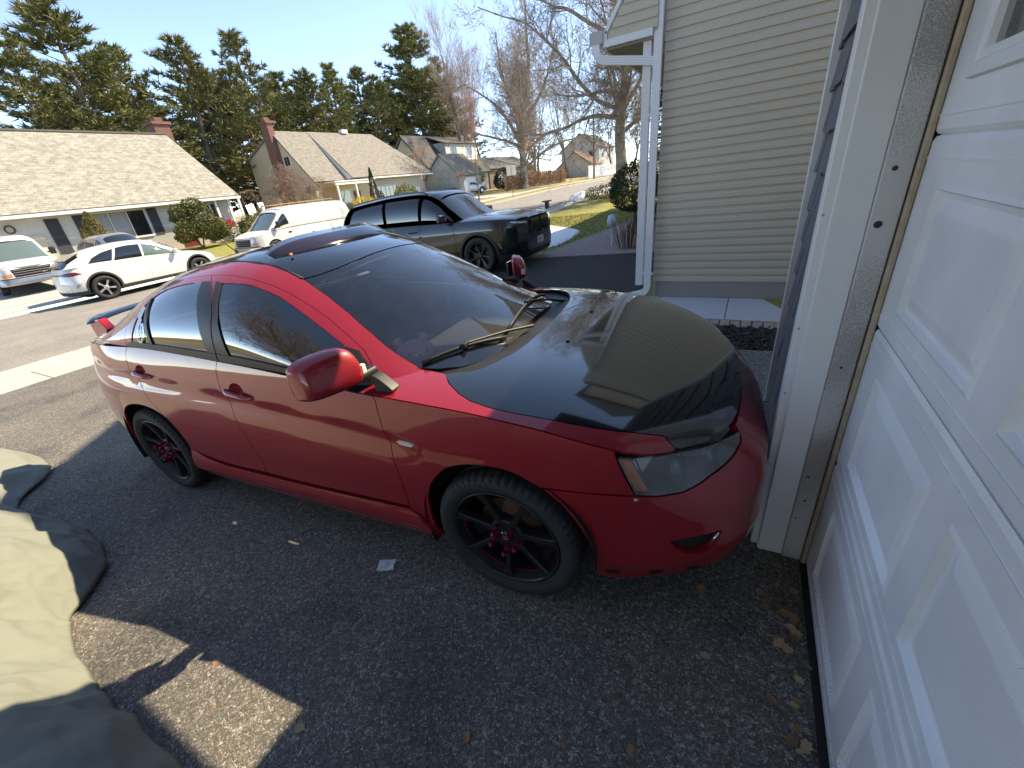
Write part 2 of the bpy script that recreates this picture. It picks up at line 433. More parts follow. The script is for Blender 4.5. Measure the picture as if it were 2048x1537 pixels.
def lancer_wheel(parent, loc, left=False, label=None):
    w_ = bpy.data.objects.new('wheel', None); COL.objects.link(w_); w_.parent = parent; w_.location = loc
    w_.rotation_euler = (0, R(17 if not left else 40), R(180) if left else 0); w_.empty_display_size = .1
    if 'lan' not in _wm:
        d = {}
        V, F = tyre_mesh(.325, .2435, .215, 168)
        d['tyre'] = mk('tyre', V, F, M_rub, w_, True)
        mb = MB(); mb.lathe([(.2435, -.088), (.2438, -.097), (.239, -.1005), (.233, -.097), (.2305, -.085), (.2265, -.074), (.219, -.055), (.214, .0), (.212, .085)], 72)
        d['rim'] = mb.build('rim', M_blkmet, w_, True)
        mb = MB()
        for i in range(7):
            a = 2*math.pi*i/7 + .45
            spoke_solid(mb, a, [(.045, -.072, -.03, .026), (.08, -.074, -.035, .021), (.12, -.076, -.040, .0165), (.16, -.080, -.046, .0165), (.195, -.086, -.053, .020), (.218, -.091, -.056, .026), (.232, -.094, -.06, .033)])
        mb.lathe([(.0, -.070), (.030, -.0705), (.062, -.074), (.078, -.069), (.082, -.05), (.082, -.02), (0, -.02)], 42)
        d['spokes'] = soft(mb.build('spokes', M_blkmet, w_, True), .004, 2)
        mb = MB(); mb.lathe([(.2195, -.058), (.2185, -.0505)], 72); d['pinstripe'] = mb.build('pinstripe', mat('red pinstripe', (.5, .02, .05), .4), w_)
        mb = MB(); mb.lathe([(0, -.088), (.020, -.087), (.027, -.082), (.029, -.070)], 28); d['centre_cap'] = mb.build('centre_cap', M_blkgloss, w_, True)
        mb = MB()
        for k in range(3):
            a = 2*math.pi*k/3 + .5
            mb.prism([(0, 0), (.006, .005), (.0135, 0), (.006, -.005)], .0885, .0895, Matrix.Rotation(R(90), 4, 'X') @ Matrix.Rotation(a, 4, 'Z'))
        d['emblem'] = mb.build('emblem', M_alloy, w_)
        mb = MB(); mb.lathe([(.0105, .0), (.0105, -.030), (.0085, -.032), (.0085, -.046), (.0105, -.047), (.0105, -.058), (.006, -.060), (.006, -.05), (0, -.05)], 10)
        lug = mb.build('lug_nut', M_redmet, w_, True); d['lug'] = lug
        lug.location = (.05715, -.070, 0)
        mb = MB(); mb.lathe([(.06, -.02), (.06, -.012), (.145, -.012), (.145, .012), (.06, .012)], 48); d['brake_disc'] = mb.build('brake_disc', M_rust, w_, True)
        mb = MB(); mb.bbox((-.06, -.045, .085), (.06, .04, .165), .012); d['caliper'] = mb.build('brake_caliper', M_rust, w_)
        mb = MB()
        for k, ch in enumerate('WESTLAKE'):
            V, F = text_mesh(ch, .027, .0008)
            a = R(150 - k*5.2); Mx = Matrix.Rotation(-(a - R(90)), 4, 'Y') @ Matrix.Translation((0, -.1093, .2885)) @ Matrix.Rotation(R(90), 4, 'X')
            mb.add([Mx @ v for v in V], F)
        d['lettering'] = mb.build('sidewall_lettering', mat('raised rubber lettering', (.035, .035, .037), .6), w_)
        _wm['lan'] = d
        lugs = [lug]
        for k in range(1, 5):
            c = lug.copy(); COL.objects.link(c); c.location = (.05715*math.cos(2*math.pi*k/5), -.070, .05715*math.sin(2*math.pi*k/5)); c.parent = w_; lugs.append(c)
        d['lugs'] = lugs
    else:
        d = _wm['lan']
        for k, o in d.items():
            if k in ('lug', 'lugs'): continue
            c = o.copy(); COL.objects.link(c); c.parent = w_
        for l in d['lugs']:
            c = l.copy(); COL.objects.link(c); c.parent = w_
    return w_

def road_wheel(parent, loc, Rt, Rr, wd, left, ns, m_rim, m_face=None, twin=False, key='', spin=0):
    """wheel for other vehicles: tyre, rim, spokes"""
    w_ = bpy.data.objects.new('wheel', None); COL.objects.link(w_); w_.parent = parent; w_.location = loc
    w_.rotation_euler = (0, R(spin), R(180) if left else 0); w_.empty_display_size = .1
    kk = ('rw', key)
    if kk not in _wm:
        V, F = tyre_mesh(Rt, Rr, wd, 48, False); a_ = mk('tyre', V, F, M_rub, w_, True)
        h = wd/2; mb = MB(); mb.lathe([(Rr, -h*.8), (Rr, -h*.9), (Rr-.012, -h*.92), (Rr-.018, -h*.8), (Rr-.03, -h*.3), (Rr-.03, h*.6)], 40); mb.lathe([(Rr-.03, -h*.12), (.01, -h*.12)], 40)
        b_ = mb.build('rim', M_dark if twin else m_rim, w_, True)
        mb = MB()
        for i in range(ns):
            a = 2*math.pi*i/ns
            for da in ((-.11, .11) if twin else (0,)):
                spoke_solid(mb, a+da*.6, [(.05, -h*.62, -h*.3, .03), (Rr*.5, -h*.66, -h*.36, .022), (Rr*.78, -h*.76, -h*.42, .024), (Rr-.012, -h*.84, -h*.5, .034 if not twin else .02)])
        mb.lathe([(0, -h*.72), (.045, -h*.72), (.075, -h*.62), (.08, -h*.3)], 24)
        c_ = mb.build('spokes', m_face or m_rim, w_); _wm[kk] = [a_, b_, c_]
    else:
        for o in _wm[kk]:
            c = o.copy(); COL.objects.link(c); c.parent = w_
    return w_
# ---------------------------------------------------------------- ground, street, pavements
def grid_sheet(name, xs, ys, dz, m, kind='structure', zf=gz, smooth=False):
    V = [(x, y, zf(x, y) + dz) for x in xs for y in ys]; n = len(ys)
    F = [(i*n+j, (i+1)*n+j, (i+1)*n+j+1, i*n+j+1) for i in range(len(xs)-1) for j in range(n-1)]
    o = mk(name, V, F, m, None, smooth); o['kind'] = kind; return o
YS = [-120, -60, -20, -5, 5, 20, 35, 49.8, 52, 70, 110, 180, 320, 600]

def nodes(m):
    t = m.node_tree; return t, t.nodes['Principled BSDF'], t.nodes.new('ShaderNodeTexCoord')
def ND(t, typ, **kw):
    n = t.nodes.new('ShaderNode' + typ)
    for k, v in kw.items():
        if k in n.inputs.keys(): n.inputs[k].default_value = v
        else: setattr(n, k, v)
    return n
def ramp(t, els, interp='LINEAR'):
    r_ = t.nodes.new('ShaderNodeValToRGB'); r_.color_ramp.interpolation = interp
    e = r_.color_ramp.elements
    while len(e) < len(els): e.new(.5)
    for i, (p, c) in enumerate(els): e[i].position = p; e[i].color = (*c, 1)
    return r_
def asphalt(name, scale, cols, worn, bump=.6, rough=.9, stain=None, joint=.4):
    """exposed-aggregate asphalt: stones as voronoi cells in a dark binder"""
    m = mat(name, cols[0], rough); t, b, tc = nodes(m)
    wz = ND(t, 'TexNoise', Scale=scale*.7, Detail=2.); t.links.new(tc.outputs['Object'], wz.inputs['Vector'])
    mxv = ND(t, 'MixRGB', blend_type='LINEAR_LIGHT'); mxv.inputs[0].default_value = .018; t.links.new(tc.outputs['Object'], mxv.inputs[1]); t.links.new(wz.outputs['Color'], mxv.inputs[2])
    v = ND(t, 'TexVoronoi', Scale=scale); t.links.new(mxv.outputs[0], v.inputs['Vector'])
    sp = ND(t, 'SeparateXYZ'); t.links.new(v.outputs['Color'], sp.inputs[0])
    cr_ = ramp(t, [(0, cols[0]), (.45, cols[1]), (.8, cols[2]), (.97, cols[3])]); t.links.new(sp.outputs[0], cr_.inputs[0])
    edge = ramp(t, [(.15, (1, 1, 1)), (.52, (joint, joint, joint))]); t.links.new(v.outputs['Distance'], edge.inputs[0])
    mu = ND(t, 'MixRGB', blend_type='MULTIPLY'); mu.inputs[0].default_value = 1.; t.links.new(cr_.outputs[0], mu.inputs[1]); t.links.new(edge.outputs[0], mu.inputs[2])
    n2 = ND(t, 'TexNoise', Scale=.9, Detail=6., Roughness=.6); t.links.new(tc.outputs['Object'], n2.inputs['Vector'])
    r2 = ramp(t, [(.35, (.82, .82, .84)), (.7, worn)]); t.links.new(n2.outputs[0], r2.inputs[0])
    m2 = ND(t, 'MixRGB', blend_type='MULTIPLY'); m2.inputs[0].default_value = 1.; t.links.new(mu.outputs[0], m2.inputs[1]); t.links.new(r2.outputs[0], m2.inputs[2])
    last = m2
    if stain:
        n3 = ND(t, 'TexNoise', Scale=stain[0], Detail=4.); t.links.new(tc.outputs['Object'], n3.inputs['Vector'])
        r3 = ramp(t, [(.56, (1, 1, 1)), (.66, stain[1])]); t.links.new(n3.outputs[0], r3.inputs[0])
        m3 = ND(t, 'MixRGB', blend_type='MULTIPLY'); m3.inputs[0].default_value = 1.; t.links.new(last.outputs[0], m3.inputs[1]); t.links.new(r3.outputs[0], m3.inputs[2]); last = m3
    t.links.new(last.outputs[0], b.inputs['Base Color'])
    bp = ND(t, 'Bump', Strength=bump, Distance=.006); bp.invert = True; t.links.new(v.outputs['Distance'], bp.inputs['Height']); t.links.new(bp.outputs[0], b.inputs['Normal'])
    return m
M_drive = asphalt('worn aggregate asphalt', 125, [(.14, .131, .12), (.21, .198, .18), (.33, .312, .28), (.60, .57, .52)], (1.12, 1.09, 1.02), .55, stain=(1.1, (.66, .67, .70)), joint=.5)
M_drive2 = asphalt('fresh dark asphalt', 130, [(.03, .03, .032), (.05, .051, .053), (.075, .076, .08), (.13, .13, .13)], (1.1, 1.1, 1.1), .5)
M_street = asphalt('old street asphalt', 80, [(.20, .185, .165), (.26, .245, .22), (.32, .30, .27), (.42, .40, .37)], (1.1, 1.08, 1.04), .3, joint=.85)
M_conc = mat('concrete', (.40, .38, .345), .9, var=(2.2, .6, (.50, .475, .43)), bump=(90, .15))
M_conc2 = mat('grey concrete', (.33, .335, .345), .9, var=(3., .6, (.42, .42, .43)), bump=(90, .15))
def grass_mat(name, a, b_, c, sc=6.):
    m = mat(name, a, .95); t, b, tc = nodes(m)
    n = ND(t, 'TexNoise', Scale=sc, Detail=9., Roughness=.75); t.links.new(tc.outputs['Object'], n.inputs['Vector'])
    r_ = ramp(t, [(.32, a), (.5, b_), (.68, c)]); t.links.new(n.outputs[0], r_.inputs[0]); t.links.new(r_.outputs[0], b.inputs['Base Color'])
    n2 = ND(t, 'TexNoise', Scale=45., Detail=4.); t.links.new(tc.outputs['Object'], n2.inputs['Vector'])
    bp = ND(t, 'Bump', Strength=.9, Distance=.03); t.links.new(n2.outputs[0], bp.inputs['Height']); t.links.new(bp.outputs[0], b.inputs['Normal'])
    return m
M_lawn = grass_mat('winter lawn', (.17, .17, .045), (.25, .24, .06), (.34, .31, .09))
M_dry = grass_mat('dry winter grass', (.22, .17, .065), (.30, .23, .085), (.36, .29, .12))

grid_sheet('ground', [-11.05, -9, -7, -5, -3, -1, .6, 4, 10, 25, 60, 200], YS, -.05, M_lawn)
grid_sheet('far_ground', [-400, -200, -120, -80, -60, -50, -45, -40, -35.6, -30, -25, -22, -19.9], YS, -.02, M_dry)
grid_sheet('street', [-19.95, -18.5, -17, -15.3, -13.6, -12, -10.9], YS, 0, M_street, zf=lambda x, y: gz(min(max(x, -19.59), -11.06), y))
# our driveway and the neighbour's
def gzd(x, y): return gz(min(x, .42), y)
grid_sheet('driveway', [-8.98, -7, -5, -3, -2, -1, 0, .2, .43], [-9, -4, 0, 2, 4.15], 0, M_drive, zf=lambda x, y: gz(x, 0))
grid_sheet('driveway_apron', [-11.02, -10.12], [-9, -4, 0, 2, 4.15], -.01, M_conc, zf=lambda x, y: gz(x, 0))
grid_sheet('neighbour_driveway', [-8.98, -6, -4.5, -3, -1.3], [6.1, 7, 8, 9.2], -.012, M_drive2)
grid_sheet('neighbour_driveway_edge', [-8.98, -6, -4.55], [9.2, 9.9], -.012, M_drive2)
# kerbs
def kerb(name, x0, x1, top, gaps):
    mb = MB(); ys = sorted(set([-60, -20, -5, 5, 20, 35, 49.8, 70, 120] + [g for p in gaps for g in p]))
    for a, b in zip(ys[:-1], ys[1:]):
        drop = any(g0 <= (a+b)/2 <= g1 for g0, g1 in gaps); h = -.10 if drop else 0
        za, zb_ = gz(top, a) + h, gz(top, b) + h
        V = [(x0, a, za-.3), (x1, a, za-.3), (x1, b, zb_-.3), (x0, b, zb_-.3), (x0, a, za), (x1, a, za), (x1, b, zb_), (x0, b, zb_)]
        mb.add(V, [(3, 2, 1, 0), (4, 5, 6, 7), (0, 1, 5, 4), (1, 2, 6, 5), (2, 3, 7, 6), (3, 0, 4, 7)])
    o = mb.build(name, M_conc); o['kind'] = 'structure'; return o
kerb('near_kerb', -11.16, -11.0, -10.9, [(-9, 4.2), (6.2, 9.6)])
kerb('far_kerb', -19.78, -19.6, -19.7, [(2, 10)])
# near pavement, slab by slab
walk = mk('pavement', [(-10.12, -30, gz(-9.6, -30)-.03), (-8.98, -30, gz(-9.6, -30)-.03), (-8.98, 5, gz(-9.6, 5)-.03), (-10.12, 5, gz(-9.6, 5)-.03), (-8.98, 49, gz(-9.6, 49)-.03), (-10.12, 49, gz(-9.6, 49)-.03)], [(0, 1, 2, 3), (3, 2, 4, 5)], M_conc2)
walk['kind'] = 'structure'
mb = MB(); mb.bbox((-.56, -.745, -.06), (.56, .745, .0), .006); slab0 = mb.build('slab', M_conc, walk)
y = -5.2; first = True
while y < 44:
    o = slab0 if first else slab0.copy()
    if not first: COL.objects.link(o); o.parent = walk
    first = False
    o.location = (-9.55, y, gz(-9.55, y) + .008 + rnd.uniform(-.004, .004)); o.rotation_euler = (math.atan(.0145) if y > 5 else 0, -math.atan(.0307), 0); y += 1.5
grid_sheet('far_pavement', [-22.6, -21.3], YS, .012, M_conc)
# driveway of the white house: dirt and concrete strips
grid_sheet('far_driveway', [-31, -27, -22.6], [1.5, 5, 9.6], .006, M_conc)
grid_sheet('far_driveway_apron', [-21.3, -20.2, -19.8], [1.5, 5, 9.6], .006, M_conc)
grid_sheet('second_far_driveway', [-36, -30, -25, -22.6], [41, 43, 45.5], .006, M_conc)
# front lawn of the house opposite: greener patch
grid_sheet('opposite_lawn', [-30.5, -27, -24, -22.65], [9.8, 13, 16, 20, 24, 28], .004, M_lawn)

# ---------------------------------------------------------------- siding house (right)
M_siding = mat('beige vinyl siding', (.52, .445, .345), .55, var=(3., .8, (.56, .48, .375)), bump=(60, .05))
M_whitealu = mat('white painted aluminium', (.72, .72, .73), .35, var=(2., .7, (.78, .78, .78)))
M_roofing = mat('grey asphalt shingles', (.16, .155, .15), .95, var=(12, .6, (.24, .23, .22)), bump=(40, .4))
M_found = mat('painted foundation', (.27, .25, .225), .9, var=(4., .6, (.33, .30, .27)), bump=(25, .5))
M_grout = mat('grey cement', (.22, .21, .2), .95)
YW = 5.98
house = thing('siding_house', 'house with beige vinyl siding, white corner trim and downspout, beyond the red car', 'house', (0, YW, 0))
def part(mb, name, m, parent, off=(0, -YW, 0), sm=False):
    mb.V = [tuple(Vector(v) + Vector(off)) for v in mb.V]; return mb.build(name, m, parent, sm)
mb = MB(); mb.box((-1.04, YW+.02, .0), (7, YW+3, 4.72)); mb.box((-1.16, YW+.03, 2.9), (-1.04, YW+3, 4.72)); part(mb, 'wall_core', M_siding, house)
mb = MB(); mb.box((-1.0, 7.9, -.1), (9, 26, 7.75)); part(mb, 'upper_storey', M_siding, house)
mb = MB(); mb.box((-1.0, YW+.012, -.2), (7, YW+.03, .246)); part(mb, 'foundation', M_found, house)
# hip roof over the tall part, low hip over the wing
def hip(mb, x0, x1, y0, y1, z, h, t=.16):
    d = min(x1-x0, y1-y0)/2; rx0, rx1, ry0, ry1 = (x0+d, x1-d, y0+d, y1-d)
    V = [(x0, y0, z), (x1, y0, z), (x1, y1, z), (x0, y1, z), (x0, y0, z+t), (x1, y0, z+t), (x1, y1, z+t), (x0, y1, z+t), ((x0+x1)/2, ry0, z+t+h), ((x0+x1)/2, ry1, z+t+h)]
    mb.add(V, [(3, 2, 1, 0), (0, 1, 5, 4), (1, 2, 6, 5), (2, 3, 7, 6), (3, 0, 4, 7), (4, 5, 8), (5, 6, 9, 8), (6, 7, 9), (7, 4, 8, 9)])
mb = MB(); hip(mb, -1.25, 9.3, 7.56, 26.3, 7.75, 2.6); part(mb, 'main_roof', M_roofing, house)
mb = MB(); mb.prism([(-1.25, 7.9), (2.3, 7.9), (1.3, 10.0)], -12.5, -7.62, Matrix.Rotation(R(90), 4, 'X')); part(mb, 'added_shade_gable', M_roofing, house)  # unseen gable, added to shape the house shadow over car and driveway
mb = MB(); mb.box((-1.05, YW-.05, 4.72), (7, YW+2.2, 4.85)); part(mb, 'wing_roof', M_roofing, house)
# siding boards (dutch lap) — one object each
EXP = .0912
def board_prof(): return [(.0, 0), (.013, .0), (.0145, .006), (.011, EXP*.52), (.0045, EXP*.64), (.0035, EXP*.98), (.0, EXP*1.05)]
_bm = {}
def board(x0, x1, z, lap=0.):
    key = (round(x0, 3), round(x1, 3), lap)
    if key not in _bm:
        V = []; pr = board_prof(); n = len(pr)
        for x in (x0, x1):
            for d, h in pr: V.append((x, -d - lap, h))
        F = [(k, (k+1) % n, n+(k+1) % n, n+k) for k in range(n)] + [tuple(range(n-1, -1, -1)), tuple(range(n, 2*n))]
        o = mk('siding_board', V, F, M_siding, house); _bm[key] = o.data
    else:
        o = bpy.data.objects.new('siding_board', _bm[key]); COL.objects.link(o); o.parent = house
    o.location = (0, .02, z); return o
joints = {3: .30, 4: .30, 8: -.76, 9: -.76, 15: -.20, 16: -.20, 23: .42, 24: .42, 29: .10, 30: .10, 33: -.82, 34: -.82}
i = 0; z = .246
while z < 4.05:
    if i in joints:
        j = joints[i]; board(-1.04, j, z); board(j-.02, 1.3, z, .0022)
    else: board(-1.04, 1.3, z)
    z += EXP; i += 1
# boxed eave return at the corner: rake trim, band, soffit, gutter
mb = MB()
pts = [(-1.66, 3.0), (-1.66, 3.10), (-1.10, 3.95), (-1.10, 3.0)]
mb.prism(pts, 0, .06, Matrix.Translation((0, YW-.04, 0)) @ Matrix.Rotation(R(90), 4, 'X')); ret = part(mb, 'eave_return', M_siding, house)
for k in range(9):
    zz = 3.02 + k*EXP; xl = -1.64 + max(0, (zz + EXP*.5 - 3.08))/1.5
    if xl < -1.2:
        V = []; pr = board_prof(); n = len(pr)
        for x in (xl, -1.11):
            for d, h in pr: V.append((x, -d, h))
        o = mk('siding_board', V, [(q, (q+1) % n, n+(q+1) % n, n+q) for q in range(n)] + [tuple(range(n-1, -1, -1)), tuple(range(n, 2*n))], M_siding, house); o.location = (0, -.103, zz)
mb = MB(); mb.box((-1.69, YW-.125, 2.955), (-1.155, YW-.085, 3.025)); mb.box((-1.69, YW-.125, 3.0255), (-1.655, YW-.085, 3.10)); mb.sweep([(-1.672, YW-.105, 3.09), (-1.08, YW-.105, 3.98)], [(-.02, -.02), (.02, -.02), (.02, .025), (-.02, .025)], (0, 1, 0)); part(mb, 'rake_trim', M_whitealu, house)
mb = MB(); mb.box((-1.665, YW-.08, 2.93), (-1.06, 20, 2.955)); part(mb, 'soffit', mat('olive soffit', (.30, .27, .2), .7), house)
mb = MB(); mb.box((-1.70, YW-.06, 2.93), (-1.667, 20, 3.12)); part(mb, 'fascia', M_whitealu, house)
mb = MB(); mb.sweep([(-1.76, YW-.14, 3.06), (-1.76, 20, 3.06)], [(.06, .05), (.06, -.06), (-.03, -.06), (-.075, -.01), (-.085, .05), (-.078, .05), (-.068, -.008), (-.028, -.052), (.052, -.052), (.052, .05)]); part(mb, 'gutter', M_whitealu, house)
mb = MB(); mb.box((-1.845, YW-.15, 3.0), (-1.70, YW-.141, 3.115)); part(mb, 'gutter_end_cap', mat('greyed aluminium', (.46, .44, .45), .5), house)
# corner board and downspout (ribbed rectangular pipe)
mb = MB(); mb.bbox((-1.262, YW-.055, .205), (-1.172, YW+.03, 2.955), .004); part(mb, 'corner_board', M_whitealu, house)
def spout(pts, w2=.042, d2=.030):
    prof = []
    for k in range(8):
        a = -w2 + 2*w2*k/7; prof.append((a, -d2 - (.0 if k % 2 else .003)))
    prof += [(w2, -d2), (w2, d2), (-w2, d2)]
    mb = MB(); mb.sweep(pts, prof, (0, 1, 0)); return mb
ds = thing('downspout', 'white ribbed downspout running down the corner of the beige siding house', 'downspout', (-1.10, YW-.06, 0))
def sp(pts, name='pipe'):
    mb = spout(pts); mb.V = [tuple(Vector(v) - Vector((-1.10, YW-.06, 0))) for v in mb.V]; return mb.build(name, M_whitealu, ds)
yy = YW-.062
sp([(-1.775, yy-.05, 3.0), (-1.775, yy-.05, 2.94), (-1.76, yy-.05, 2.89), (-1.72, yy-.045, 2.855), (-1.66, yy-.04, 2.835), (-1.40, yy-.02, 2.785), (-1.19, yy, 2.745), (-1.12, yy, 2.72), (-1.10, yy, 2.66)], 'offset_elbow')
sp([(-1.10, yy, 2.70), (-1.10, yy, 3.6)], 'upper_pipe'); sp([(-1.10, yy-.001, 2.30), (-1.10, yy-.001, 2.70)]); sp([(-1.10, yy-.002, .21), (-1.10, yy-.002, 2.30)])
el = [(-1.10, yy, .24)] + [(-1.10 - .11*(1-math.cos(R(a))), yy, .20 - .11*math.sin(R(a))) for a in range(0, 81, 16)] + [(-1.36, yy, .045)]
sp(el, 'shoe_elbow')
for zz in (.36, 2.2): 
    mb = MB(); mb.box((-.075, -.034, zz), (.075, -.030, zz+.03)); mb.build('strap', M_whitealu, ds)
# walkway slabs, brick edging and mulch at the foot of the wall
wk = mk('walkway', [(-1.35, 5.12, .012), (.62, 5.12, .012), (.62, YW+.01, .012), (-1.35, YW+.01, .012)], [(0, 1, 2, 3)], M_grout); wk['kind'] = 'structure'
for x0, x1 in ((-1.34, -.93), (-.92, -.10), (-.09, .72), (.73, 1.5)):
    mb = MB(); mb.bbox((x0, 5.125, -.02), (x1, YW+.005, .035), .006); mb.build('slab', mat('pale walkway concrete', (.46, .47, .48), .85, var=(2.5, .6, (.53, .54, .55)), bump=(120, .12)), wk)
M_brick = mat('pink clay brick', (.37, .24, .19), .9, var=(9, .7, (.44, .31, .25)), bump=(60, .4))
be = thing('brick_edging', 'row of pinkish bricks edging the walkway slabs beside the mulch bed', 'edging', (-.2, 5.0, 0))
mb = MB(); mb.bbox((-.0475, -.105, -.05), (.0475, .105, .03), .006); b0 = mb.build('brick', M_brick, be)
for k in range(16):
    o = b0 if k == 0 else b0.copy()
    if k: COL.objects.link(o); o.parent = be
    o.location = (-.72 + k*.104, rnd.uniform(-.008, .008), rnd.uniform(-.004, .006)); o.rotation_euler = (0, rnd.uniform(-.02, .02), rnd.uniform(-.04, .04))
be2 = thing('brick_border', 'second row of pinkish bricks between the mulch bed and the driveway', 'edging', (.05, 4.05, 0))
for k in range(12):
    o = b0.copy(); COL.objects.link(o); o.parent = be2; o.location = (-.6 + k*.104, rnd.uniform(-.01, .01), rnd.uniform(0, .012)+.01); o.rotation_euler = (rnd.uniform(-.03, .03), rnd.uniform(-.03, .03), rnd.uniform(-.08, .08))
mb = MB(); r2 = random.Random(5)
for k in range(1700):
    x, y_ = r2.uniform(-1.3, .45), r2.uniform(4.16, 4.89); s = r2.uniform(.5, 1.5)
    Mx = Matrix.Translation((x, y_, .02 + r2.uniform(0, .03))) @ Matrix.Rotation(r2.uniform(0, 6.3), 4, 'Z') @ Matrix.Rotation(r2.uniform(-.6, .6), 4, 'X') @ Matrix.Rotation(r2.uniform(-.5, .5), 4, 'Y')
    mb.box((-.028*s, -.009, -.004), (.028*s, .009, .004), Mx)
mu = mb.build('mulch', mat('dark bark mulch', (.035, .026, .024), .95, var=(30, .6, (.075, .055, .05)))); tag(mu, 'dark bark mulch in the bed beside the walkway', 'mulch', kind='stuff')
bed = mk('mulch_bed', [(-1.35, 3.9, .028), (1.5, 3.9, .028), (1.5, 5.12, .022), (-1.35, 5.12, .022)], [(0, 1, 2, 3)], mat('dark soil', (.03, .025, .02), .95, bump=(60, .6))); bed['kind'] = 'structure'

# ---------------------------------------------------------------- garage (far right)
M_gw = mat('white garage paint', (.66, .68, .68), .42, var=(1.7, .8, (.76, .77, .78)), bump=(140, .03))
def stained(m, t, b):
    tc = t.nodes.new('ShaderNodeTexCoord'); n = ND(t, 'TexNoise', Scale=240., Detail=3., Roughness=.7); t.links.new(tc.outputs['Object'], n.inputs['Vector'])
    big = ND(t, 'TexNoise', Scale=2.3, Detail=2.); t.links.new(tc.outputs['Object'], big.inputs['Vector'])
    ad = ND(t, 'Math', operation='ADD'); t.links.new(n.outputs[0], ad.inputs[0]); t.links.new(big.outputs[0], ad.inputs[1])
    r_ = ramp(t, [(1.0, (.56, .55, .55)), (1.12, (.50, .485, .475)), (1.22, (.33, .31, .30))])
    mp = ND(t, 'MapRange'); mp.inputs[1].default_value = 0; mp.inputs[2].default_value = 1.3; t.links.new(ad.outputs[0], mp.inputs[0])
    for e in r_.color_ramp.elements: e.position = e.position/1.3
    t.links.new(mp.outputs[0], r_.inputs[0]); t.links.new(r_.outputs[0], b.inputs['Base Color'])
M_jamb = mat('mildewed jamb paint', (.6, .6, .6), .6, extra=stained)
M_yellow = mat('yellowed weatherstrip', (.50, .42, .30), .6, var=(26, .5, (.33, .25, .17)))
M_shake = mat('grey cedar shake', (.115, .115, .118), .9, var=(22, .8, (.17, .17, .175)), bump=(30, .5))
def door_extra(m, t, b):
    """embossed grain, faint smudges, scuffs and splashed grit near the ground"""
    tc = t.nodes.new('ShaderNodeTexCoord'); sx = ND(t, 'SeparateXYZ'); t.links.new(tc.outputs['Object'], sx.inputs[0])
    n1 = ND(t, 'TexNoise', Scale=1.7, Detail=5.); t.links.new(tc.outputs['Object'], n1.inputs['Vector']); r1 = ramp(t, [(.35, (.64, .65, .66)), (.62, (.80, .81, .82))]); t.links.new(n1.outputs[0], r1.inputs[0])
    n2 = ND(t, 'TexNoise', Scale=170., Detail=3.); t.links.new(tc.outputs['Object'], n2.inputs['Vector'])
    g = ND(t, 'MapRange'); g.inputs[1].default_value = .02; g.inputs[2].default_value = .30; g.inputs[3].default_value = .16; g.inputs[4].default_value = 0.; t.links.new(sx.outputs[2], g.inputs[0])
    ad = ND(t, 'Math', operation='ADD'); t.links.new(n2.outputs[0], ad.inputs[0]); t.links.new(g.outputs[0], ad.inputs[1])
    r2 = ramp(t, [(.70, (1, 1, 1)), (.78, (.50, .46, .42))]); t.links.new(ad.outputs[0], r2.inputs[0])
    mp2 = ND(t, 'Mapping'); mp2.inputs['Scale'].default_value = (1, 9, 1.6); t.links.new(tc.outputs['Object'], mp2.inputs[0]); n3 = ND(t, 'TexNoise', Scale=2.2, Detail=8., Roughness=.75); t.links.new(mp2.outputs[0], n3.inputs['Vector'])
    r3 = ramp(t, [(.70, (1, 1, 1)), (.735, (.72, .71, .68)), (.80, (.42, .40, .37))]); t.links.new(n3.outputs[0], r3.inputs[0])
    a1 = ND(t, 'MixRGB', blend_type='MULTIPLY'); a1.inputs[0].default_value = 1.; t.links.new(r1.outputs[0], a1.inputs[1]); t.links.new(r2.outputs[0], a1.inputs[2])
    a2 = ND(t, 'MixRGB', blend_type='MULTIPLY'); a2.inputs[0].default_value = 1.; t.links.new(a1.outputs[0], a2.inputs[1]); t.links.new(r3.outputs[0], a2.inputs[2]); t.links.new(a2.outputs[0], b.inputs['Base Color'])
    tc = t.nodes.new('ShaderNodeTexCoord'); mp = ND(t, 'Mapping'); mp.inputs['Scale'].default_value = (1, 14, 90); t.links.new(tc.outputs['Object'], mp.inputs[0])
    n = ND(t, 'TexNoise', Scale=3., Detail=4.); t.links.new(mp.outputs[0], n.inputs['Vector'])
    bp = ND(t, 'Bump', Strength=.22, Distance=.003); t.links.new(n.outputs[0], bp.inputs['Height']); t.links.new(bp.outputs[0], b.inputs['Normal'])
M_door = mat('white embossed steel door', (.74, .75, .77), .38, extra=door_extra)
gar = thing('garage', 'white-trimmed garage with grey shake wall that the red car faces', 'garage', (.3, 0, 0))
def gp(mb, name, m, parent=gar, sm=False):
    mb.V = [tuple(Vector(v) - Vector((.3, 0, 0))) for v in mb.V]; return mb.build(name, m, parent, sm)
mb = MB(); mb.box((.315, 1.80, .04), (.42, 3.19, 2.75)); mb.box((.42, 1.71, .0), (5.8, 3.19, 2.75)); mb.box((.315, -2.2, .0), (5.8, -.90, 2.75)); mb.box((.35, -.90, 2.32), (5.8, 1.80, 2.75)); gp(mb, 'wall', mat('grey wall sheathing', (.10, .10, .10), .9))
SWP = Matrix(((1, 0, 0, 0), (0, 0, 1, 0), (0, 1, 0, 0), (0, 0, 0, 1)))
mb = MB(); mb.prism([(-.6, 2.74), (-.6, 2.88), (3.2, 5.0), (6.6, 2.88), (6.6, 2.74)], -2.4, 2.22, SWP); gp(mb, 'roof', M_roofing)  # unseen roof; deep overhang and short length shaped to shade the near cover
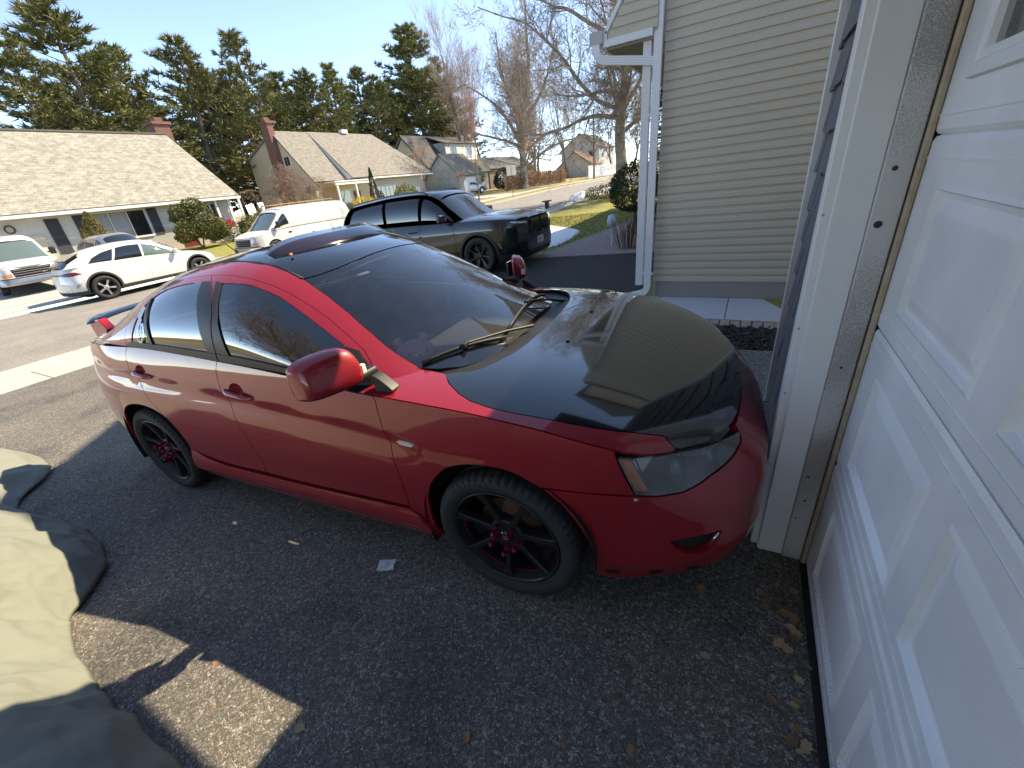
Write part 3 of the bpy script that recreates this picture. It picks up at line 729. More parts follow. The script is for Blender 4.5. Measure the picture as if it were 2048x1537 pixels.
mb = MB(); mb.prism([(.30, 2.70), (.30, 2.86), (3.2, 4.9), (6.6, 2.86), (6.6, 2.70)], 2.22, 3.3, SWP); gp(mb, 'sun_gap_roof_end', M_roofing)  # unseen stub added without overhang so sun reaches the driveway patch
mb = MB(); mb.bbox((.262, 3.165, .03), (.33, 3.20, 2.62), .004); gp(mb, 'corner_trim', M_whitealu)
# casing and jamb boards
def gzx(x): return gz(x, 0)
mb = MB(); mb.bbox((.196, 1.732, .055), (.32, 1.80, 2.40), .004); gp(mb, 'casing_edge', M_whitealu)
mb = MB(); mb.bbox((.2225, 1.702, .06), (.3155, 1.7315, 2.40), .003); gp(mb, 'casing_board', M_gw)
mb = MB(); mb.bbox((.316, 1.692, .065), (.3825, 1.735, 2.40), .003); gp(mb, 'door_jamb', M_jamb)
mb = MB(); mb.bbox((.384, 1.671, .07), (.3985, 1.70, 2.40), .003); gp(mb, 'weatherstrip', M_yellow)
mb = MB(); mb.box((.3826, 1.688, .07), (.3838, 1.6915, 2.40)); gp(mb, 'gap_shade_strip', M_black)  # solid black strip standing in for the shade in the joint
for (x, z, rr) in ((.342, 1.62, .006), (.338, 1.47, .009), (.344, 1.0, .004), (.335, .52, .004), (.345, .40, .004), (.33, .30, .003)):
    mb = MB(); mb.lathe([(0, -.0015), (rr, -.0012), (rr*1.2, 0)], 10, 'y', Matrix.Translation((x, 1.692, z))); gp(mb, 'nail_hole', M_black)
for z in (.3, .52, .86, 1.12, 1.5):
    mb = MB(); mb.lathe([(0, -.002), (.004, -.001), (.0045, 0)], 8, 'y', Matrix.Translation((.205, 1.732, z))); gp(mb, 'trim_nail', M_steel)
# shakes
r3 = random.Random(11); zc_ = .06; row = 0; sh = None
while zc_ < 2.6:
    y_ = 1.805 - r3.uniform(0, .12)
    while y_ < 3.16:
        wd_ = r3.uniform(.09, .19); a, b = max(y_, 1.803), min(y_ + wd_ - .006, 3.163)
        if b - a > .02:
            V = [(.313, a, 0), (.313, b, 0), (.291 - r3.uniform(0, .006), b, 0), (.291 - r3.uniform(0, .006), a, 0), (.313, a, .24), (.313, b, .24), (.309, b, .24), (.309, a, .24)]
            dzz = r3.uniform(-.012, .012)
            o = mk('shake', [(v[0]-.3, v[1], v[2]+zc_+dzz) for v in V], [(0, 1, 2, 3), (7, 6, 5, 4), (0, 4, 5, 1), (1, 5, 6, 2), (2, 6, 7, 3), (3, 7, 4, 0)], M_shake, gar)
        y_ += wd_
    zc_ += .188; row += 1
# sectional door
gd = thing('garage_door', 'white sectional garage door with raised panels at the right edge', 'garage door', (.4, .45, .07))
XD = .4; Y0, Y1 = 1.676, -.76
secz = [.082, .618, 1.155, 1.692, 2.228]
def ringv(y0, y1, z0, z1, x): return [(x, y0, z0), (x, y1, z0), (x, y1, z1), (x, y0, z1)]
def dloc(V): return [(v[0]-.4, v[1]-.45, v[2]-.07) for v in V]
pw = .534; px0 = [1.534 - k*.649 for k in range(4)]
for si in range(4):
    z0, z1 = secz[si]+.0025, secz[si+1]-.0025; pz0, pz1 = z0+.085, z1-.106
    if si == 3: pz0, pz1 = z0+.105, z1-.06
    mb = MB(); ys = [Y0]; 
    for a in px0: ys += [a, a-pw]
    ys += [Y1]
    def quad(ya, yb_, za, zb_): mb.add([(XD, ya, za), (XD, yb_, za), (XD, yb_, zb_), (XD, ya, zb_)], [(0, 1, 2, 3)])
    zr = [z0+.010, pz0, pz1, z1-.012]
    quad(Y0, Y1, zr[0], zr[1]); quad(Y0, Y1, zr[2], zr[3])
    for k in range(0, len(ys)-1, 2): quad(ys[k], ys[k+1], zr[1], zr[2])
    # rolled top and bottom lips
    for (a, b, xa, xb) in ((z0, z0+.010, XD+.006, XD), (z1-.012, z1, XD, XD+.006)): mb.add([(xa, Y0, a), (xa, Y1, a), (xb, Y1, b), (xb, Y0, b)], [(0, 1, 2, 3)])
    # fine roll-formed lines near the joint
    mb.add([(XD+.006, Y0, z0), (XD+.006, Y1, z0), (XD+.05, Y1, z0), (XD+.05, Y0, z0)], [(3, 2, 1, 0)]); mb.add([(XD+.006, Y0, z1), (XD+.006, Y1, z1), (XD+.05, Y1, z1), (XD+.05, Y0, z1)], [(0, 1, 2, 3)])
    sec = mk('door_section', dloc(mb.V), mb.F, M_door, gd)
    mb2 = MB(); mb2.box((XD-.0025, Y1, z0+.040), (XD+.001, Y0, z0+.046)); mb2.box((XD-.0025, Y1, z1-.052), (XD+.001, Y0, z1-.046)); mk('pressed_line', dloc(mb2.V), mb2.F, M_door, sec)
    for a in px0:
        b = a-pw
        if si < 3:
            R_ = [(0, XD), (.010, XD-.004), (.018, XD+.011), (.030, XD+.012), (.062, XD+.002), (.068, XD+.0015)]
        else: R_ = [(0, XD), (.004, XD-.012), (.03, XD-.012), (.034, XD-.006), (.05, XD-.006), (.055, XD+.006)]
        V = []
        for d, x in R_: V += ringv(a-d, b+d, pz0+d, pz1-d, x)
        F = [(i_*4+k, i_*4+(k+1) % 4, i_*4+4+(k+1) % 4, i_*4+4+k) for i_ in range(len(R_)-1) for k in range(4)]
        if si < 3:
            F.append(tuple(range(len(R_)*4-4, len(R_)*4))); mk('raised_panel', dloc(V), F, M_door, sec)
        else:
            wf = mk('window_frame', dloc(V), F, M_gw, sec)
            d = .055; mk('pane', dloc(ringv(a-d, b+d, pz0+d, pz1-d, XD+.006)), [(0, 1, 2, 3)], mat('dark garage glass', (.015, .02, .022), .06, coat=1.), wf)
mb = MB(); mb.sweep([(XD+.0, Y0-.004, .079), (XD, Y1, .079)], [(-.018, -.018), (.018, -.018), (.022, .002), (-.022, .002)]); mk('bottom_seal', dloc(mb.V), mb.F, mat('black rubber seal', (.012, .012, .014), .7), gd)
mb = MB(); mb.box((XD+.014, Y1, .06), (XD+.05, Y0+.01, 2.3)); mk('door_core', dloc(mb.V), mb.F, M_door, gd)
# ---------------------------------------------------------------- the red saloon
def flake(m, t, b):
    """fine dust and swirl: very light roughness/colour break-up of the paint"""
    tc = t.nodes.new('ShaderNodeTexCoord'); n = t.nodes.new('ShaderNodeTexNoise'); n.inputs['Scale'].default_value = 14; n.inputs['Detail'].default_value = 8
    t.links.new(tc.outputs['Object'], n.inputs['Vector'])
    mr = t.nodes.new('ShaderNodeMapRange'); mr.inputs[1].default_value = .45; mr.inputs[2].default_value = .75; mr.inputs[3].default_value = .01; mr.inputs[4].default_value = .05
    t.links.new(n.outputs[0], mr.inputs[0]); t.links.new(mr.outputs[0], b.inputs['Coat Roughness'])
M_red = mat('candy red car paint', (.31, .004, .012), .45, .12, coat=1., extra=flake)
M_hood = mat('black gloss wrap', (.006, .0065, .0075), .12, coat=1.)
M_redpl = mat('red lens plastic', (.45, .004, .01), .15, coat=1.)
def lens_extra(m, t, b): b.inputs['Alpha'].default_value = .32
M_lens = glass('hazy headlamp lens', (.86, .89, .9), .03, 1.3, .16)
M_amber = mat('amber reflector', (1.0, .22, .004), .3, coat=1.)
M_chrome = mat('chrome', (.8, .8, .82), .08, 1.)
M_white = mat('white plastic', (.75, .75, .73), .4)
G_tint = glass('dark tinted glass', (.045, .05, .055), .06, 1.6, .006)
G_ws = glass('windscreen glass', (.90, .94, .94), .02, 1.35, .012)
M_cloth = mat('charcoal seat cloth', (.03, .03, .032), .9, bump=(220, .2))
M_dash = mat('dashboard plastic', (.02, .02, .022), .7)
M_trim = mat('satin black pillar trim', (.022, .022, .022), .42)

L = lancer_surf()
car = thing('red_car', 'red four-door saloon with black bonnet and roof parked nose-first at the garage', 'car')
EX = Vector((0.99721253, 0.06798842, 0.03073671)); EY = Vector((-0.06802056, 0.99768392, 0)); EZ = EX.cross(EY)
Mc = Matrix.Identity(4)
for i in range(3): Mc[i][0], Mc[i][1], Mc[i][2], Mc[i][3] = EX[i], EY[i], EZ[i], (-2.08716, 1.85164, 0.)[i]
car.matrix_world = Mc
def Sx(x, z): return L.S(float(L.ux(x)), z)
def zc(x): return float(L.zcx(x))
def UX(x): return float(L.ux(x))
def crease(x0, x1, n=14, dz=0.): return [(x0+(x1-x0)*i/n, zc(x0+(x1-x0)*i/n)+dz) for i in range(n+1)]

farch = curve([(1.515, .654), (1.434, .70), (1.359, .719), (1.259, .716), (1.152, .688), (1.079, .638), (1.004, .546), (.965, .43), (.966, .315), (.98, .22)], 4)
rarch = curve([(-.915, .40), (-.905, .48), (-.92, .58), (-.975, .660), (-1.085, .710), (-1.25, .724), (-1.42, .690), (-1.55, .61), (-1.635, .50), (-1.675, .37), (-1.68, .25)], 4)
gapF = [(.80, zc(.80)), (.815, .935), (.828, .86), (.836, .788), (.843, .68), (.848, .578), (.848, .47), (.84, .385)]
gapM = [(-.185, .372), (-.187, .48), (-.19, .631), (-.22, .75), (-.25, .87), (-.268, .95), (-.272, 1.0), (-.254, zc(-.254))]
gapR = [(-.985, .672), (-1.04, .76), (-1.088, .835), (-1.14, .905), (-1.175, .966), (-1.19, 1.02), (-1.185, 1.06), (-1.165, zc(-1.165))]
hl_low = [(1.059, .644), (.98, .631), (.895, .627), (.836, .638), (.769, .654), (.69, .660), (.609, .664), (.524, .675), (.492, .688)]
RES = .035
# fender, doors, rear quarter
add_panel('front_fender', crease(.80, 1.776, 22) + [(1.785, .79), (1.806, .728), (1.838, .646)] + [(1.78, .652), (1.68, .654), (1.58, .655)] + farch + [(.93, .25), (.86, .30), (.84, .385)] + gapF[-2:0:-1],
          Sx, M_red, car, res=RES)
HANDLES = ((-.235, .005, .898, -.10), (-1.14, -.93, .945, -.09))
CUPS = []
for x0, x1, z0, slope in HANDLES:
    xm = (x0+x1)/2; CUPS.append([(xm + .058*math.cos(t) - .012, z0 + slope*(xm-x0) + .016 + .040*math.sin(t)) for t in np.linspace(0, 2*math.pi, 26, endpoint=False)])
fdoors = add_panel('front_door', gapF + [(.6, .377), (.236, .368), (.0, .368)] + gapM + crease(-.254, .80, 20)[1:-1], Sx, M_red, car, res=RES, holes=[CUPS[0]])
rdoors = add_panel('rear_door', gapM[::-1] + [(-.4, .366), (-.563, .368), (-.75, .385), (-.91, .425)] + [p for p in rarch if -1.0 < p[0] and p[1] > .43][1:] + gapR + crease(-1.165, -.254, 16)[1:-1], Sx, M_red, car, res=RES, holes=[CUPS[1]])
uL = L.L
quarter = [(UX(x), z) for x, z in gapR[::-1]] + [(UX(x), z) for x, z in rarch if x < -.985] + [(UX(-1.9), .235), (uL-.55, .235), (uL, .25), (uL, .98), (uL-.6, 1.0), (uL-.75, zc(-2.1)-.004)]
quarter += [(UX(x), zc(x)) for x in np.linspace(-2.0, -1.165, 16)[:-1]]
add_panel('rear_quarter', quarter, L.S, M_red, car, res=.045)
# sill skirt
def skirt(x, z):
    p = Sx(x, z); t = min(max((.415 - z)/.19, 0), 1); p[1] -= .034*math.sin(math.pi*min(t*1.25, 1)*.5)*(1 - .55*t*t); return p
add_panel('side_skirt', [(-.915, .425), (-.75, .383), (-.563, .364), (-.3, .364), (.236, .366), (.6, .374), (.84, .383), (.90, .36), (.955, .30), (.965, .225), (.8, .212), (.49, .205), (0, .21), (-.5, .218), (-.87, .225), (-.905, .30)],
          skirt, M_red, car, res=RES, depth=.03)
# front bumper across the nose, with fog recesses and the grille mouth cut out
ar = [(1.588, .587), (1.641, .49), (1.679, .396), (1.697, .299), (1.697, .19)]
rb = [(UX(1.524), .650), (UX(1.60), .652), (UX(1.70), .652)] + hl_low + [(.483, .71), (.478, float(L.zcx(L.S(.478, .72)[0])))]
rb += [(u, float(L.zcx(L.S(u, .715)[0]))) for u in (.42, .34, .25, .12)]
left = [(-u, z) for u, z in rb[::-1]]
low = [(UX(x), z) for x, z in ar[::-1]]
bot = [(1.12, .185), (1.0, .192), (.85, .205), (.72, .215), (.55, .22), (.3, .22), (0, .22)]
poly = rb + [(0, float(L.zcx(L.S(0, .715)[0])))] + left + [(-u, z) for u, z in low[::-1]] + [(-u, z) for u, z in bot[:-1]] + bot[::-1] + low
fog = curve([(.928, .410), (.905, .372), (.868, .345), (.815, .333), (.772, .350), (.735, .415), (.79, .420), (.86, .418), (.928, .410)], 4)[:-1]
mouth = [(-.40, .56), (.40, .56), (.47, .30), (.42, .245), (-.42, .245), (-.47, .30)]
add_panel('front_bumper', poly, L.S, M_red, car, both=False, res=RES, holes=[fog, [(-u, z) for u, z in fog[::-1]], mouth], depth=.03)
add_panel('grille', mouth, L.S, M_black, car, both=False, res=.06, off=-.03, depth=0)
add_panel('fog_recess', fog, L.S, M_black, car, off=-.028, depth=0, inset=0, res=.03)
def on_S(u, z, off=0.):
    p = L.S(u, z); q = L.S(u+.01, z); r_ = L.S(u, z+.01); n = np.cross(q-p, r_-p); n /= np.linalg.norm(n)
    if n[1]*p[1] + n[0]*(p[0]-1.2) < 0: n = -n
    return Vector(p + n*off), Vector(n)
for sgn in (1, -1):
    mb = MB(); pts = []
    for u, z in ((.742, .408), (.755, .385), (.772, .362)):
        p, n = on_S(u, z, -.008); p.y *= sgn; pts.append(p)
    mb.tube(pts, .006, 6); mb.build('fog_trim', M_chrome, car, True)
# broken lip clips along the bumper's lower edge
for u in (1.14, .97, .82):
    p, n = on_S(u, .232, .001); Mx = Matrix.Translation(p) @ n.to_track_quat('Z', 'Y').to_matrix().to_4x4()
    mb = MB(); mb.box((-.026, -.010, -.004), (.026, .010, .003), Mx); mb.box((-.012, -.004, .002), (.004, .006, .006), Mx); mb.build('lip_clip', M_black, car)
p, n = on_S(1.055, .626, .0); mb = MB(); mb.lathe([(0, .006), (.006, .005), (.009, 0)], 10, 'z', Matrix.Translation(p) @ n.to_track_quat('Z', 'Y').to_matrix().to_4x4()); mb.build('bumper_screw', M_steel, car, True)

# headlamps
hl_top = [(.483, .705), (.52, .708), (.58, .716), (.66, .728), (.74, .742), (.82, .758), (.9, .777), (.97, .790), (1.04, .800), (1.10, .806)]
hlp = hl_low[::-1] + [(1.093, .73), (1.12, .802)] + hl_top[::-1]
hlp = [(u, z) for u, z in hlp]
for o in add_panel('headlight', hlp, L.S, M_lens, car, res=.03, off=-.002, depth=.02, inset=.004):
    sg = 1 if o.data.vertices[0].co.y < 0 else -1
    def sub(name, pl, m, off, **kw):
        V, F, N = panel(pl, L.S, res=.03, off=off, inset=.0, **kw)
        if sg < 0: V, F, N = flip(V, F, N)
        mk(name, V, F, m, o, True, N)
    sub('lamp_housing', inset_poly(densify(hlp, .03), .008).tolist(), mat('lamp housing', (.16, .17, .18), .3, .6), -.05, depth=0)
    sub('indicator', [(1.052, .664), (1.012, .657), (1.040, .72), (1.070, .789), (1.107, .795), (1.083, .73)], M_amber, -.004, depth=.02)
    sub('chrome_strip', [(1.045, .650), (.99, .643), (1.005, .655), (1.032, .72), (1.058, .788), (1.066, .789), (1.037, .72), (1.010, .657), (1.047, .661)], M_chrome, -.006, depth=.01)
    sub('reflector_panel', [(1.028, .725), (.985, .785), (1.05, .787)], M_white, -.02, depth=0)
    for u, z, rr in ((.87, .705, .042), (.70, .695, .034)):
        p, n = on_S(u, z, -.045); p.y *= sg; n.y *= sg; n = (n + Vector((1.2, 0, .1))).normalized()
        mb = MB(); mb.lathe([(0, .022), (rr*.5, .018), (rr*.85, .008), (rr, .0), (rr*1.1, .004), (rr*1.1, -.02)], 22, 'z', Matrix.Translation(p) @ n.to_track_quat('Z', 'Y').to_matrix().to_4x4())
        mb.build('projector', mat('projector lens', (.25, .27, .29), .08, .7), o, True)

# bonnet and wing tops
hs = [(1.043, -.687), (1.10, -.75), (1.171, -.80), (1.241, -.832), (1.32, -.845), (1.405, -.848), (1.50, -.84), (1.614, -.825), (1.70, -.808), (1.773, -.785), (1.85, -.752), (1.91, -.722), (1.95, -float(L.yc(1.95))+.012)]
ed = [L.S(u, float(L.zcx(L.xu(u)-.08*max(0, (1-u))))) for u in np.linspace(.93, .0, 22)]
edge = [(x, -float(L.yc(x))+.006) for x in (1.97, 2.0, 2.05, 2.10, 2.13, 2.15, 2.165)] 
nose = [(float(L.ex[-1])-.005, y) for y in (-.08, 0)]
rear_h = curve([(1.29, 0), (1.285, -.20), (1.262, -.42), (1.19, -.60), (1.10, -.672), (1.043, -.687)], 4)[:-1]
half = rear_h + hs + edge + nose
full = half + [(x, -y) for x, y in half[-2::-1]][:-1] if False else half + [(x, -y) for x, y in half[::-1] if y < -1e-6]
def Th(x, y): return L.T(min(max(x, -2.3), 2.29), y)
hood = add_panel('bonnet', full, Th, M_hood, car, both=False, res=.035, depth=.02, step=.03)
wt_in = [(.905, -.665), (.96, -.672)] + hs
wing = [(.72, -float(L.yc(.72))+.003)] + [(x, -float(L.yc(x))+.003) for x in np.linspace(.78, 1.945, 26)] + [p for p in hs[::-1]] + [(.97, -.674), (.90, -.668), (.84, -.72), (.76, -.80)]
add_panel('wing_top', wing, Th, M_red, car, res=.035, inset=.0018, step=.03)
for x, y in ((1.447, -.252), (1.447, .20)):
    p = Vector(L.T(x, y)); mb = MB(); mb.lathe([(0, .006), (.008, .005), (.010, .0), (.010, -.01)], 12, 'z', Matrix.Translation(p)); mb.build('washer_nozzle', M_black, car, True)

# boot lid and rear wing
bl = [(-1.90, -.60), (-2.0, -.66), (-2.12, -.60), (-2.19, -.45), (-2.21, 0)]
blf = bl + [(x, -y) for x, y in bl[-2::-1]]
def Tr(x, y): return np.array([x, y, 1.075 + .03*(1-(y/.75)**2) + .015*(x+2.2)])
add_panel('boot_lid', blf, Tr, M_red, car, both=False, res=.08, depth=.03)
add_panel('rear_deck_side', [(-1.50, -float(L.yc(-1.5))+.003), (-1.75, -float(L.yc(-1.75))+.003), (-1.95, -float(L.yc(-1.95))+.003), (-2.1, -float(L.yc(-2.1))+.003), (-2.12, -.585), (-2.0, -.645), (-1.88, -.60), (-1.7, -.70), (-1.5, -.76)], lambda x, y: L.T(x, y), M_red, car, res=.05)
mb = MB(); prof = [(-.10, .0), (-.07, .018), (0, .026), (.07, .018), (.10, -.004), (.06, -.012), (0, -.010), (-.06, -.008)]
pts = [(-2.09 - .10*(1-abs(y)/.72)**.7*0 + .12*abs(y)**2 - .05, y, 1.205 - .06*(abs(y)/.74)**6) for y in np.linspace(-.74, .74, 23)]
mb.sweep(pts, prof); sp = soft(mb.build('rear_spoiler', M_blkgloss, car, True), .006)
for y in (-.60, .60):
    mb = MB(); mb.prism([(-2.15, 1.06), (-1.97, 1.08), (-1.93, 1.12), (-1.99, 1.195), (-2.16, 1.19)], -.03, .03, Matrix.Translation((0, y, 0)) @ Matrix.Rotation(R(90), 4, 'X')); soft(mb.build('spoiler_leg', M_redpl, car), .008)
for o in add_panel('tail_light', [(uL-.78, .82), (uL-.45, .84), (uL-.45, .98), (uL-.80, 1.0)], L.S, M_redpl, car, off=.004, res=.05, depth=.01): pass

# greenhouse -------------------------------------------------------------
frame = [(.735, .20), (.723, .446), (.69, .58), (.645, .693), (.55, .79), (.429, .868), (.31, .91), (.188, .934), (.06, .938), (-.064, .935), (-.22, .942), (-.393, .949), (-.55, .957), (-.7, .955), (-.83, .93), (-.95, .87), (-1.04, .765), (-1.10, .62), (-1.14, .42), (-1.165, .2), (-1.175, .012)]
wsn = [(.197, 1.103), (.36, 1.055), (.504, .991), (.65, .89), (.772, .765), (.85, .68), (.905, .61)]
rfe = [(.197, 1.103), (.036, 1.128), (-.106, 1.130), (-.322, 1.145), (-.587, 1.165), (-.85, 1.18), (-1.10, 1.17)]
PI2 = math.pi/2
railp = frame[1:] + [(-1.5, .012), (-1.98, .012), (-1.97, .55), (-1.86, .80), (-1.62, 1.0), (-1.35, 1.11), (-1.10, 1.17)] + rfe[-2:0:-1] + wsn + [(.93, .52), (.90, .30), (.82, .12), (.75, .12)]
def Gs(x, a): return L.G(x, a)
add_panel('pillar_and_roof_rail', railp, Gs, M_red, car, res=.04, inset=.002, step=.028)
top = [(.197, 1.103), (.25, 1.20), (.29, 1.32), (.315, 1.45), (.318, PI2)]
roofp = rfe[::-1] + top[1:] + [(x, math.pi-a) for x, a in top[-2::-1]] + [(x, math.pi-a) for x, a in rfe[1:]]
roofp += [(-1.15, math.pi-1.3), (-1.17, PI2), (-1.15, 1.3)]
roof = add_panel('roof', roofp, Gs, M_hood, car, both=False, res=.05, step=.035)
base = [(.905, .61), (.97, .66), (1.06, .80), (1.13, 1.0), (1.17, 1.25), (1.18, PI2)]
wsp = wsn + base[1:] + [(x, math.pi-a) for x, a in base[-2::-1]] + [(x, math.pi-a) for x, a in wsn[-2::-1]] + [(x, math.pi-a) for x, a in top[1:]][:-1] + top[::-1][:-1]
add_panel('windscreen', wsp, Gs, G_ws, car, both=False, res=.05, off=-.003, inset=.003, step=.035, depth=.004)
rwp = [(-1.10, 1.17), (-1.35, 1.11), (-1.62, 1.0), (-1.86, .80), (-1.93, .9), (-1.96, PI2)]
rwp = rwp + [(x, math.pi-a) for x, a in rwp[-2::-1]] + [(-1.15, math.pi-1.3), (-1.17, PI2), (-1.15, 1.3)]
add_panel('rear_screen', rwp, Gs, G_tint, car, both=False, res=.06, off=-.003, step=.04, depth=.004)
# windscreen black border (frit), as a thin band behind the glass edge
# side glazing
gF = [(-.136, .085), (-.20, .50), (-.249, .842), (-.04, .872), (.151, .863), (.24, .835), (.329, .80), (.44, .745), (.543, .679), (.60, .58), (.625, .40), (.63, .10), (.3, .09)]
gR = [(-.305, .085), (-.36, .50), (-.425, .868), (-.52, .872), (-.608, .867), (-.70, .86), (-.791, .845), (-.86, .81), (-.915, .755), (-.875, .40), (-.835, .085)]
gQ = [(-.858, .09), (-.895, .40), (-.938, .745), (-.965, .70), (-1.0, .582), (-1.025, .45), (-1.05, .30), (-1.085, .11)]
bF = [(-.238, .012), (-.232, .30), (-.229, .52), (-.27, .72), (-.393, .949)]
fF = [p for p in frame if p[0] > -.39]
frF = fF[1:] + bF[::-1] + [(.2, .012), (.5, .012), (.74, .012), (.742, .2)]
frR = bF + [p for p in frame if p[0] < -.40] + [(-.8, .012)]
for o, s_ in zip(add_panel('door_window_frame', frF, Gs, M_red, car, res=.04, holes=[gF], step=.03), (1, -1)): o.parent = fdoors[0 if s_ > 0 else 1]
for o, s_ in zip(add_panel('door_window_frame', frR, Gs, M_red, car, res=.04, holes=[gR, gQ], step=.03), (1, -1)): o.parent = rdoors[0 if s_ > 0 else 1]
def two(name, poly, m, owners, **kw):
    for o, ow in zip(add_panel(name, poly, Gs, m, car, **kw), owners): o.parent = ow
two('window', gF, G_tint, fdoors, off=-.004, inset=0, depth=0, res=.05)
two('window', gR, G_tint, rdoors, off=-.004, inset=0, depth=0, res=.05)
two('quarter_window', gQ, G_tint, rdoors, off=-.004, inset=0, depth=0, res=.05)
two('pillar_trim', [(-.232, .06), (-.236, .30), (-.231, .52), (-.255, .70), (-.30, .862), (-.245, .848), (-.196, .50), (-.132, .06)], M_trim, fdoors, off=.003, res=.04, inset=.001, depth=.006)
two('pillar_trim', [(-.243, .06), (-.243, .30), (-.239, .52), (-.28, .72), (-.335, .86), (-.430, .872), (-.364, .50), (-.308, .06)], M_trim, rdoors, off=.003, res=.04, inset=.001, depth=.006)
two('belt_moulding', [(-.236, .0), (-.236, .085), (.3, .10), (.66, .12), (.66, .02), (.3, .0)], M_trim, fdoors, off=.006, res=.04, inset=.001, depth=.012)
two('belt_moulding', [(-.243, .0), (-.243, .085), (-.7, .085), (-1.10, .10), (-1.155, .06), (-1.16, .0), (-.7, .0)], M_trim, rdoors, off=.006, res=.04, inset=.001, depth=.012)
two('window_divider', [(-.834, .07), (-.868, .40), (-.912, .76), (-.94, .74), (-.90, .40), (-.862, .07)], M_trim, rdoors, off=.004, res=.04, inset=0, depth=.008)
two('mirror_sail', [(.565, .66), (.63, .66), (.70, .50), (.728, .30), (.735, .02), (.60, .02)], M_black, fdoors, off=.007, res=.04, inset=0, depth=.014)
for sgn in (1, -1):
    mb = MB(); mb.prism([(.795, 1.035), (.83, 1.02), (.875, .985), (.892, .970), (.886, .960), (.80, .957)], .80, .855, Matrix.Rotation(R(90), 4, 'X')); 
    if sgn < 0: mb.V = [(v[0], -v[1], v[2]) for v in mb.V]; mb.F = [f_[::-1] for f_ in mb.F]
    soft(mb.build('sail_tip', M_black, car), .008)
# sticker on the quarter glass: white ring with an A
for_st = []
V, F = text_mesh('A', .048); mb = MB()
def st(v, cx_=-.965, ca=.27):
    return Vector(L.G(cx_ - v[0]*-1.0*.0 + v[0]*1.0, ca + v[1]*5.0)) + Vector((0, -.004, .002))
ring = []; ringF = []
for k in range(40):
    t = 2*math.pi*k/40
    for rr in (.040, .030): ring.append((rr*math.cos(t), rr*math.sin(t), 0))
ringF = [(2*k, 2*((k+1) % 40), 2*((k+1) % 40)+1, 2*k+1) for k in range(40)]
mb.add([st(v) for v in ring], ringF); mb.add([st(v) for v in V], F); mb.add([st((.034*math.cos(2*math.pi*k/14), .058 + .02*math.sin(2*math.pi*k/14), 0)) for k in range(14)], [tuple(range(14))])
mb.build('sticker', mat('white vinyl', (.8, .8, .8), .5), rdoors[0])

# door handles: cup and grip
for (x0, x1, z0, slope), ow, cpoly in zip(HANDLES, (fdoors, rdoors), CUPS):
    for sg, o in ((1, ow[0]), (-1, ow[1])):
        mb = MB(); n = 14; xm = (x0+x1)/2; hl = (x1-x0)/2
        secs = []
        for i in range(n+1):
            t = -1 + 2*i/n; x = xm + hl*t; z = z0 + slope*(x-x0); lift = .030*(1-abs(t)**4) + .002; rz = .016*(1-.55*t*t)+.002
            p = Sx(x, z)
            secs.append([(x, (p[1]-lift*.45)*sg, z+rz), (x, (p[1]-lift)*sg, z+rz*.4), (x, (p[1]-lift)*sg, z-rz*.5), (x, (p[1]-lift*.4)*sg, z-rz)])
        V = [v for s_ in secs for v in s_]; F = []
        for i in range(n):
            for k in range(4): F.append((i*4+k, i*4+(k+1) % 4, i*4+4+(k+1) % 4, i*4+4+k))
        F += [(3, 2, 1, 0), tuple(range(4*n, 4*n+4))]
        if sg < 0: F = [f_[::-1] for f_ in F]
        mk('door_handle', V, F, M_red, o, True)
        def cup(x, z, xm=xm, zz=z0+slope*(xm-x0)+.016):
            p = Sx(x, z); r2 = ((x-xm+.012)/.058)**2 + ((z-zz)/.040)**2; p[1] += .026*max(0, 1-r2)**.7; return p
        V, F, N = panel(cpoly, cup, res=.014, inset=0, depth=0)
        if sg < 0: V, F, N = flip(V, F, N)
        mk('handle_cup', V, F, M_red, o, True, N)
# side repeater lamps
for sg in (1, -1):
    V, F, N = panel([(.885, .756), (.90, .766), (.96, .767), (.982, .760), (.965, .747), (.90, .746)], Sx, res=.02, off=.006, inset=0, depth=.008)
    if sg < 0: V, F, N = flip(V, F, N)
    mk('side_repeater', V, F, mat('clear repeater lens', (.75, .68, .58), .15, coat=1.), car, True, N)

